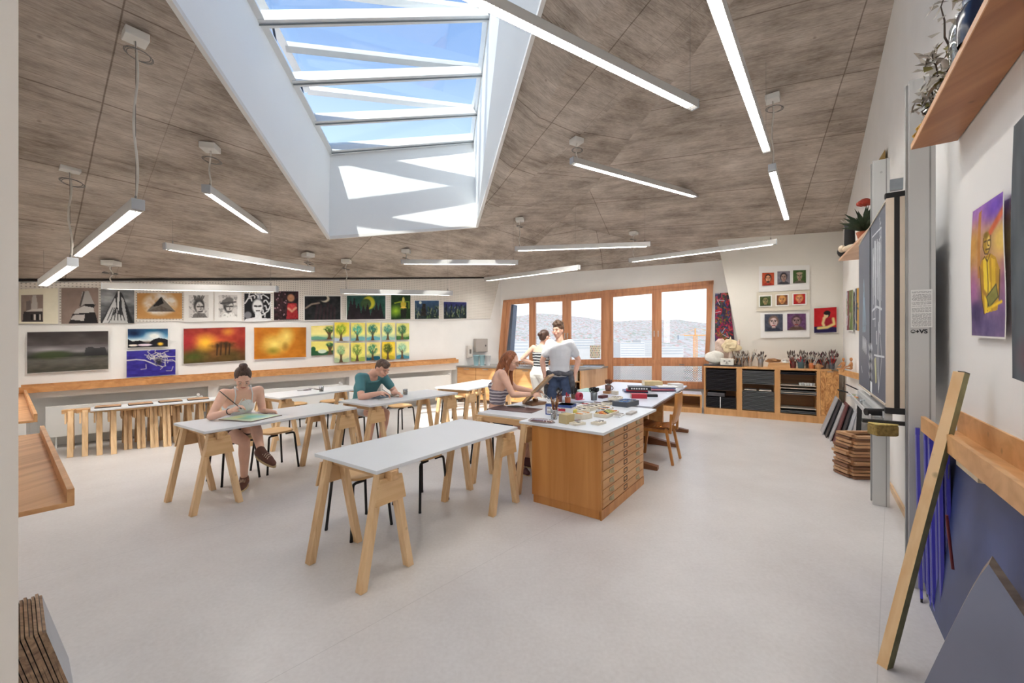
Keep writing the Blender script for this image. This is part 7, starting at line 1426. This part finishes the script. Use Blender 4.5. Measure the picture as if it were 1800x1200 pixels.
def shoe(P,s,mt,sole,laces=True,name='shoe'):
    J=P.J;k=P.k;an=V(J['an'+s]);t=V(J['toe'+s]).normalized(); o=P.org; up=V((0,0,1)); 
    if abs(t.z)>.2: up=(V(J['kn'+s])-an).normalized()
    up=V(J.get('up'+s,up)); up=(up-t*up.dot(t)).normalized(); sd=t.cross(up).normalized(); m=MB(); b=an-up*.045*k
    cap(m,an-up*.0*k-t*.005,b-t*.03*k,.046*k,.046*k); cap(m,b+up*.01*k+t*.02*k,b+t*.11*k-up*.005,.050*k,.044*k); cap(m,b+t*.11*k-up*.005,b+t*.17*k-up*.012*k,.042*k,.030*k); so=fuse(m,name,mt,P.root,.009,4,o)
    q=MB(); n=16; ring=[]
    for i in range(n): a=6.283*i/n; x=math.cos(a);y=math.sin(a); ring.append((x,y))
    base=b-up*.040*k+t*.062*k; q.rings([[base+t*x*.142*k*g+sd*y*.046*k*(1-.15*x)*g+up*z-o for x,y in ring] for z,g in ((-.016,.96),(-.012,1),(.010,1),(.014,.95))]); q.build('sole',sole,so)
    if laces:
        q=MB()
        for i in range(5): c=b+t*(.02+.022*i)*k+up*(.047-.004*i)*k; q.tube([c-sd*.026*k-o,c+up*.008-o,c+sd*.026*k+t*.01-o],.004,5)
        q.build('laces',mat('pale_laces',(196,176,150),.7),so)
    return so
def eye_glasses(P):
    q=MB(); hd=P.hd
    for s in(-1,1): q.tube([hd(s*.034+.022*math.cos(t),.104,-.006+.019*math.sin(t))-P.org for t in [6.283*i/14 for i in range(15)]],.0022,5); q.tube([hd(s*.056,.102,0)-P.org,hd(s*.078,.02,.0)-P.org,hd(s*.078,-.02,-.012)-P.org],.002,5)
    q.tube([hd(-.012,.106,0)-P.org,hd(.012,.106,0)-P.org],.002,5); q.build('spectacles',mat('wire_frame_gold',(120,96,74),.3,.7),P.root)
def seatedJ(hip,fwd,sh_mid,head,lat,k,hw=.085,sw=.165):
    return {}
dbrown=hairmat('dark_brown_hair',(44,28,22),(92,62,48)); mbrown=hairmat('brown_hair',(58,40,30),(112,84,64)); auburn=hairmat('auburn_hair',(104,54,30),(176,108,66)); blond=hairmat('light_brown_hair',(110,82,58),(176,140,106)); 
def c_mid(J): return V(J['chest']).lerp((V(J['shL'])+V(J['shR']))/2,.78)
# --- girl painting in white top ---
k=.97; fw=V((.80,-.60,0)); rt=V((fw.y,-fw.x,0))             # rt = her right
pel=V((-3.06,4.50,.555)); mid=pel+V((.16,-.12,.425)); hd_=Py(427,664,4.33)
J=dict(pelvis=pel,chest=pel+V((.075,-.055,.27)),neck=mid+V((.02,-.015,.055)),head=hd_,face=V((.42,-.55,-.50)),shL=mid-rt*.165,shR=mid+rt*.165,hipL=pel-rt*.085+V((0,0,-.01)),hipR=pel+rt*.085+V((0,0,-.01)),front=fw,brow=mat('brow_dark',(70,48,38),.6))
wrR=Py(407,722,4.05); J['wrR']=wrR; J['elR'],_=ik(J['shR'],wrR,.275,.235,J['shR']+rt*.5-V((0,0,.5))-fw*.3); wrL=Py(470,722,4.42); J['wrL']=wrL; J['elL'],_=ik(J['shL'],wrL,.275,.25,J['shL']-rt*.15-V((0,0,.7)))
J['hdR']=V((.55,.10,.35)); J['pnR']=V((.4,.5,-.6)); J['curlR']=.75; J['gripR']=True; J['hdL']=V((.5,.35,-.12)); J['pnL']=V((.1,-.1,-1)); J['curlL']=.75
J['anR']=Pz(429,840,.085); J['knR'],_=ik(J['hipR'],J['anR'],.43,.42,J['hipR']+fw*1.0+V((0,0,.6))); J['toeR']=V((.35,-.8,0))
anL=Py(459,792,4.02); J['anL']=anL; J['knL'],_=ik(J['hipL'],anL,.43,.40,J['hipL']+fw+V((0,0,.85))); J['toeL']=V((.85,-.25,-.42)); J['upL']=V((.35,-.5,.8))
P=person('person','seated girl in a white strappy top with a hair bun, painting with a long brush',(pel.x,pel.y,0),J,skin_f,1.66,True)
m=MB(); torso_cloth(P,m,2,5,.010); c=J['chest']; m.ell(c+V((0,0,.045))+P.cf*.022,(.146,.114,.10))
for s in(-1,1): m.ell(c+P.lat*s*.065*P.k+P.cf*.078*P.k-V((0,0,.01)),(.066,.066,.064))
wt=mat('white_jersey',(238,238,240),.75,var=.015); tp=fuse(m,'strappy_top',wt,P.root,.009,4,P.org)
q=MB()
for s in(-1,1):
    a=c+P.lat*s*.085+P.cf*.135+V((0,0,.03)); b_=V(J['neck'])+P.lat*s*.075-V((0,0,.012)); d_=V(J['neck'])+P.lat*s*.08-P.cf*.06-V((0,0,.05)); q.tube([a-P.org,a.lerp(b_,.6)+P.cf*.035-P.org,b_+V((0,0,.02))-P.org,d_-P.org],.006,6); q.tube([c-P.lat*s*.05+P.cf*.15+V((0,0,.02))-P.org,b_+P.cf*.02+V((0,0,.012))-P.org],.005,6)
q.build('strap',wt,tp)
m=MB(); loft(m,[(c_,a+.010,b_+.010) for c_,a,b_ in P.rows[0:3]],P.lats[0:3])
for s in 'LR': cap(m,V(J['hip'+s]),V(J['hip'+s]).lerp(V(J['kn'+s]),.38),.094,.086)
fuse(m,'shorts',mat('brown_shorts',(92,62,54),.8,var=.1),P.root,.010,4,P.org)
m=MB(); hd=P.hd; m.ell(hd(0,-.022,.034),(.082,.094,.092),P.M); m.ell(hd(0,-.05,-.01),(.074,.06,.08),P.M); m.ell(hd(0,-.035,.135),(.042,.045,.034),P.M); m.ell(hd(.015,-.02,.150),(.022,.03,.016),P.M); fuse(m,'hair',dbrown,P.root,.007,3,P.org)
for s in 'LR': shoe(P,s,mat('brown_sneaker',(96,60,48),.7,var=.15),mat('tan_sole',(196,172,130),.7))
m=MB(); w_=V(J['wrR']); el=V(J['elR']); d=(w_-el).normalized(); o_=d.orthogonal().normalized(); o2=d.cross(o_); q0=w_-d*.03; m.tube([q0+(o_*math.cos(t)+o2*math.sin(t))*.029-P.org for t in [6.283*i/16 for i in range(17)]],.004,6); m.build('bracelet',mat('dark_bracelet',(50,36,34),.5),P.root)
a=Py(386,687,4.12); b_=Py(425,719,4.0); e_=empty('long_paintbrush',a,0,'long slanting paintbrush in the painting girl\'s hand','brush'); d=b_-a; m=MB(); m.tube([V((0,0,0)),d*.5,d*.86],[.004,.0055,.004],8); m.build('handle',mat('umber_handle',(74,56,44),.5),e_); m=MB(); m.tube([d*.85,d*.93],.0055,8); m.build('ferrule',steel,e_); m=MB(); m.tube([d*.92,d*.96,d],[.0055,.008,.002],8); m.build('bristles',dkbr,e_)
# --- boy drawing ---
fw=V((.82,-.57,0)); rt=V((fw.y,-fw.x,0)); pel=V((-2.22,6.02,.56)); mid=Py(653,662,5.82); hd_=Py(672,647,5.70)
J=dict(pelvis=pel,chest=pel.lerp(mid,.60)+V((-.03,.02,.01)),neck=mid+V((.035,-.02,.05)),head=hd_,face=V((.72,-.45,-.50)),shL=mid-rt*.185,shR=mid+rt*.185,hipL=pel-rt*.09,hipR=pel+rt*.09,front=fw,brow=mat('brow_dark',(70,48,38),.6))
J['wrR']=Py(667,691,5.50); J['elR'],_=ik(J['shR'],J['wrR'],.30,.26,J['shR']+rt*.4-V((0,0,.6))-fw*.1); J['wrL']=Py(691,690,5.75); J['elL'],_=ik(J['shL'],J['wrL'],.30,.26,J['shL']-rt*.5-V((0,0,.5)))
J['hdR']=V((.7,.1,.02)); J['pnR']=V((.2,.1,-1)); J['curlR']=.6; J['gripR']=True; J['hdL']=V((.75,-.05,-.05)); J['pnL']=V((0,-.2,-1)); J['curlL']=.7
J['anL']=Pz(669,781,.08); J['knL'],_=ik(J['hipL'],J['anL'],.45,.44,J['hipL']+fw-rt*.3+V((0,0,.7))); J['toeL']=V((.6,-.7,0)); J['anR']=Pz(647,784,.08); J['knR'],_=ik(J['hipR'],J['anR'],.45,.44,J['hipR']+fw+V((0,0,.7))); J['toeR']=V((.5,-.8,0))
P=person('person','seated boy in a teal t-shirt and grey shorts drawing at a white table',(pel.x,pel.y,0),J,skin_p,1.78,False)
teal=mat('teal_cotton',(84,140,146),.8,var=.05); m=MB(); torso_cloth(P,m,1,7,.014)
for s in 'LR': cap(m,V(J['sh'+s]),V(J['sh'+s]).lerp(V(J['el'+s]),.62),.072,.064); cap(m,c_mid(J),V(J['sh'+s]),.082,.073)
fuse(m,'t_shirt',teal,P.root,.010,5,P.org)
m=MB(); loft(m,[(c_,a+.014,b_+.014) for c_,a,b_ in P.rows[0:3]],P.lats[0:3])
for s in 'LR': cap(m,V(J['hip'+s]),V(J['hip'+s]).lerp(V(J['kn'+s]),.62),.104,.088)
fuse(m,'shorts',mat('grey_shorts',(176,178,184),.8,var=.06),P.root,.010,4,P.org)
m=MB(); hd=P.hd; m.ell(hd(0,-.022,.036),(.084,.096,.092),P.M); m.ell(hd(0,.03,.085),(.066,.07,.04),P.M); m.ell(hd(.02,.07,.072),(.05,.035,.03),P.M); m.ell(hd(0,-.06,-.01),(.07,.045,.06),P.M); fuse(m,'hair',mbrown,P.root,.007,3,P.org)
for s in 'LR': shoe(P,s,mat('dark_sneaker',(60,56,58),.7,var=.1),mat('pale_sole',(206,200,190),.7))
a=Py(672,684,5.47); b_=Py(686,693.5,5.42); m=MB(); m.tube([a,b_],[.005,.002],6); o=m.build('pen',gbd); tag(o,'dark pen in the drawing boy\'s hand','pen')
# --- long-haired girl with glasses ---
fw=V((.93,.10,0)).normalized(); rt=V((fw.y,-fw.x,0)); pel=V((-.20,5.10,.60)); mid=Py(881,655,5.08)
J=dict(pelvis=pel,chest=pel.lerp(mid,.62)+V((-.01,0,0)),neck=mid+V((.03,0,.055)),head=Py(898,634,5.06),face=V((.86,-.34,-.36)),shL=mid-rt*.165,shR=mid+rt*.165,hipL=pel-rt*.09,hipR=pel+rt*.09,front=fw,brow=mat('brow_auburn',(130,84,58),.6))
J['wrR']=Py(934,693,4.98); J['elR'],_=ik(J['shR'],J['wrR'],.28,.25,J['shR']+V((.1,-.2,-.6))); J['wrL']=Py(938,688,5.22); J['elL'],_=ik(J['shL'],J['wrL'],.28,.25,J['shL']+V((.1,.2,-.6)))
J['hdR']=V((1,.05,.05)); J['pnR']=V((.2,.6,-.5)); J['curlR']=.55; J['gripR']=True; J['hdL']=V((1,0,.05)); J['pnL']=V((.2,-.5,-.5)); J['curlL']=.5
J['anR']=Pz(914,816,.08); J['anL']=Pz(928,808,.08); J['knR'],_=ik(J['hipR'],J['anR'],.44,.44,J['hipR']+fw+V((0,-.2,.7))); J['knL'],_=ik(J['hipL'],J['anL'],.44,.44,J['hipL']+fw+V((0,0,.7))); J['toeR']=V((.5,-.85,0)); J['toeL']=V((.8,-.6,0))
P=person('person','seated girl with long auburn hair and glasses in a striped crop top holding a board',(pel.x,pel.y,0),J,skin_f,1.72,True)
def striped(name,c1,c2,freq,ax=2):
    m,nt,b=new_mat(name); tc=N(nt,'ShaderNodeTexCoord'); sp=N(nt,'ShaderNodeSeparateXYZ'); nt.links.new(tc.outputs['Object'],sp.inputs[0]); no=N(nt,'ShaderNodeTexNoise'); no.inputs['Scale'].default_value=9; nt.links.new(tc.outputs['Object'],no.inputs[0]); ad=N(nt,'ShaderNodeMath',operation='MULTIPLY_ADD'); ad.inputs[1].default_value=.03; nt.links.new(no.outputs[0],ad.inputs[0]); nt.links.new(sp.outputs[ax],ad.inputs[2]); g=stripe(ad.outputs[0],freq,nt); mx=N(nt,'ShaderNodeMix',data_type='RGBA'); mx.inputs[6].default_value=srgb(*c1); mx.inputs[7].default_value=srgb(*c2); nt.links.new(g.outputs[0],mx.inputs[0]); nt.links.new(mx.outputs[2],b.inputs['Base Color']); b.inputs['Roughness'].default_value=.8; return m
m=MB(); torso_cloth(P,m,3,5,.010); c=J['chest']
for s in(-1,1): m.ell(c+P.lat*s*.065*P.k+P.cf*.078*P.k-V((0,0,.01)),(.068,.068,.066))
m.ell(c+V((0,0,.03))+P.cf*.012,(.148,.112,.085)); tp=fuse(m,'crop_top',striped('striped_grey_knit',(128,120,134),(222,216,220),26),P.root,.009,4,P.org); q=MB()
for s in(-1,1): a=c+P.lat*s*.09+P.cf*.10+V((0,0,.05)); b_=V(J['neck'])+P.lat*s*.085-V((0,0,.0)); q.tube([a-P.org,a.lerp(b_,.6)+P.cf*.02-P.org,b_+V((0,0,.012))-P.org,c+P.lat*s*.09-P.cf*.1+V((0,0,.05))-P.org],.005,6)
q.build('strap',wt,tp)
m=MB(); loft(m,[(c_,a+.010,b_+.010) for c_,a,b_ in P.rows[0:3]],P.lats[0:3])
for s in 'LR': cap(m,V(J['hip'+s]),V(J['hip'+s]).lerp(V(J['kn'+s]),.5),.096,.082)
fuse(m,'shorts',mat('navy_shorts',(34,40,66),.8,var=.1),P.root,.010,4,P.org)
m=MB(); hd=P.hd; m.ell(hd(0,-.022,.032),(.084,.096,.094),P.M); m.ell(hd(0,-.06,-.04),(.078,.055,.10),P.M)
bk_=-P.f; bk_.z=0; bk_.normalize(); base=hd(0,-.07,-.06)
chain(m,[hd(0,-.06,.0),base+V((-.03,0,-.06)),base+V((-.075,-.01,-.18)),base+V((-.095,-.02,-.26))],[.078,.070,.060,.030])
for s in(-1,1): chain(m,[hd(s*.072,.01,.03),hd(s*.080,.012,-.06),hd(s*.076,.01,-.12)+V((0,0,-.05)),hd(s*.06,.03,-.12)+V((.01,0,-.18))],[.026,.026,.028,.012])
fuse(m,'hair',auburn,P.root,.008,3,P.org); eye_glasses(P)
for s in 'LR': shoe(P,s,mat('plum_sandal',(92,54,58),.7,var=.1),mat('tan_sole',(196,172,130),.7),True,'sandal')
# --- standing boy in pale t-shirt ---
Yb=6.30; fz=V((-.25,-.97,0)).normalized(); rt=V((fz.y,-fz.x,0)); pel=Py(984,652,Yb); pel.z=.985; mid=Py(984,606,Yb); mid.z=1.475
J=dict(pelvis=pel,chest=pel.lerp(mid,.62),neck=mid+V((-.005,-.01,.06)),head=V((Py(981,582,Yb-.03).x,Yb-.03,1.685)),face=V((-.62,-.78,-.06)),shL=mid-rt*.155,shR=mid+rt*.155,hipL=pel-rt*.09+V((0,0,-.03)),hipR=pel+rt*.09+V((0,0,-.03)),front=fz,brow=mat('brow_brown',(110,80,58),.6))
for s,u in (('R',955),('L',1012)):
    S=1 if s=='R' else -1; J['wr'+s]=V((Py(u+(2 if s=='R' else -2),640,Yb-.03).x,Yb-.06,1.0)); J['el'+s],_=ik(J['sh'+s],J['wr'+s],.29,.25,J['sh'+s]+rt*S*.6+V((0,.5,-.3))); J['hd'+s]=V((0,-.12,-1)); J['pn'+s]=-rt*S; J['curl'+s]=.55
    J['an'+s]=V(J['hip'+s])+rt*S*.03+V((0,0,-.875)); J['an'+s].z=.09; J['kn'+s],_=ik(J['hip'+s],J['an'+s],.46,.45,J['hip'+s]+fz*.8+V((0,0,-.4))); J['toe'+s]=fz+rt*S*.25
P=person('person','standing boy in a pale grey t-shirt and jeans with a jacket tied round his waist',(pel.x,pel.y,0),J,skin_p,1.70,False)
pg=mat('pale_grey_cotton',(228,230,234),.8,var=.03); m=MB(); torso_cloth(P,m,1,7,.013)
for s in 'LR': cap(m,V(J['sh'+s]),V(J['sh'+s]).lerp(V(J['el'+s]),.60),.074,.070); cap(m,c_mid(J),V(J['sh'+s]),.085,.075)
fuse(m,'t_shirt',pg,P.root,.010,5,P.org)
den=mat('blue_denim',(66,82,112),.85,var=.25,scale=16); m=MB(); loft(m,[(c_,a+.012,b_+.012) for c_,a,b_ in P.rows[0:3]],P.lats[0:3])
for s in 'LR': hp,kn,an=[V(J[q+s]) for q in('hip','kn','an')]; chain(m,[hp,hp.lerp(kn,.4),kn,kn.lerp(an,.4),an+V((0,0,.0))],[.104,.094,.072,.070,.060])
fuse(m,'jeans',den,P.root,.010,4,P.org)
ja=mat('dark_grey_knit',(92,92,98),.9,var=.3,scale=22); m=MB(); c_=pel+V((0,0,.045)); n=20; ring=[c_+rt*.182*math.cos(t)+fz*.142*math.sin(t)+V((0,0,.012*math.sin(5*t))) for t in [6.283*i/n for i in range(n)]]
for i in range(n): cap(m,ring[i],ring[(i+1)%n],.034,.034)
for S in(-1,1): a=c_+rt*S*.165+fz*.05; chain(m,[a,a+V((rt.x*S*.03,0,-.14))+fz*.03,a+V((rt.x*S*.045,0,-.36))],[.042,.048,.030])
m.ell(c_+fz*.16,(.05,.045,.04)); fuse(m,'tied_jacket',ja,P.root,.010,3,P.org)
m=MB(); hd=P.hd; m.ell(hd(0,-.02,.045),(.086,.098,.088),P.M); random.seed(8)
for i in range(34): t=random.uniform(0,6.28); q_=random.uniform(.15,1); m.ell(hd(.076*math.cos(t)*q_,-.01+.088*math.sin(t)*q_,.085+.065*(1-q_**2)),(.022,.022,.022))
m.ell(hd(0,-.07,0),(.07,.035,.06),P.M); fuse(m,'hair',mbrown,P.root,.007,2,P.org)
for s in 'LR': shoe(P,s,mat('white_trainer',(220,220,218),.6),mat('pale_sole',(206,200,190),.7))
# --- girl turned away in white trousers ---
Yb=7.05; fz=V((.55,.83,0)).normalized(); rt=V((fz.y,-fz.x,0)); pel=Py(950,645,Yb); pel.z=.96; mid=Py(952,603,Yb); mid.z=1.40
J=dict(pelvis=pel,chest=pel.lerp(mid,.62),neck=mid+V((.015,.01,.06)),head=V((Py(958,583,Yb).x,Yb,1.595)),face=V((.80,.58,-.18)),shL=mid-rt*.165,shR=mid+rt*.165,hipL=pel-rt*.085+V((0,0,-.03)),hipR=pel+rt*.085+V((0,0,-.03)),front=fz,brow=mat('brow_dark',(70,48,38),.6))
J['wrL']=pel-rt*.20+fz*.12+V((0,0,.16)); J['elL'],_=ik(J['shL'],J['wrL'],.28,.24,J['shL']-rt*.8-fz*.5-V((0,0,.4))); J['wrR']=pel+rt*.06+fz*.30+V((0,0,.16)); J['elR'],_=ik(J['shR'],J['wrR'],.28,.24,J['shR']+rt*.5-V((0,0,.5)))
for s,S in(('L',-1),('R',1)):
    J['hd'+s]=fz+V((0,0,-.1)); J['pn'+s]=V((0,0,-1)); J['curl'+s]=.6; J['an'+s]=V(J['hip'+s])+rt*S*.03; J['an'+s].z=.09; J['kn'+s],_=ik(J['hip'+s],J['an'+s],.46,.45,J['hip'+s]+fz*.8); J['toe'+s]=fz+rt*S*.2
P=person('person','girl seen from behind in a black and white striped top and white trousers',(pel.x,pel.y,0),J,skin_f,1.66,True)
m=MB(); torso_cloth(P,m,2,6,.011); c=J['chest']
for s in(-1,1): m.ell(c+P.lat*s*.065*P.k+P.cf*.078*P.k-V((0,0,.01)),(.066,.066,.064)); cap(m,V(J['neck'])+P.lat*s*.085-V((0,0,.06)),V(J['neck'])+P.lat*s*.1-V((0,0,.02)),.045,.035)
fuse(m,'striped_top',striped('black_white_stripe',(58,58,62),(206,206,204),21),P.root,.009,4,P.org)
wj=mat('white_trousers',(238,234,228),.85,var=.03); m=MB(); loft(m,[(c_,a+.016,b_+.018) for c_,a,b_ in P.rows[0:4]],P.lats[0:4])
for s in 'LR': hp,kn,an=[V(J[q+s]) for q in('hip','kn','an')]; chain(m,[hp,hp.lerp(kn,.4),kn,an+V((0,0,.02))],[.118,.112,.10,.095])
fuse(m,'trousers',wj,P.root,.010,4,P.org)
m=MB(); hd=P.hd; m.ell(hd(0,-.026,.034),(.082,.094,.092),P.M); m.ell(hd(0,-.055,-.01),(.074,.06,.075),P.M); m.ell(hd(0,-.125,.015),(.045,.038,.042),P.M); fuse(m,'hair',dbrown,P.root,.007,3,P.org)
for s in 'LR': shoe(P,s,mat('white_trainer',(220,220,218),.6),mat('pale_sole',(206,200,190),.7))
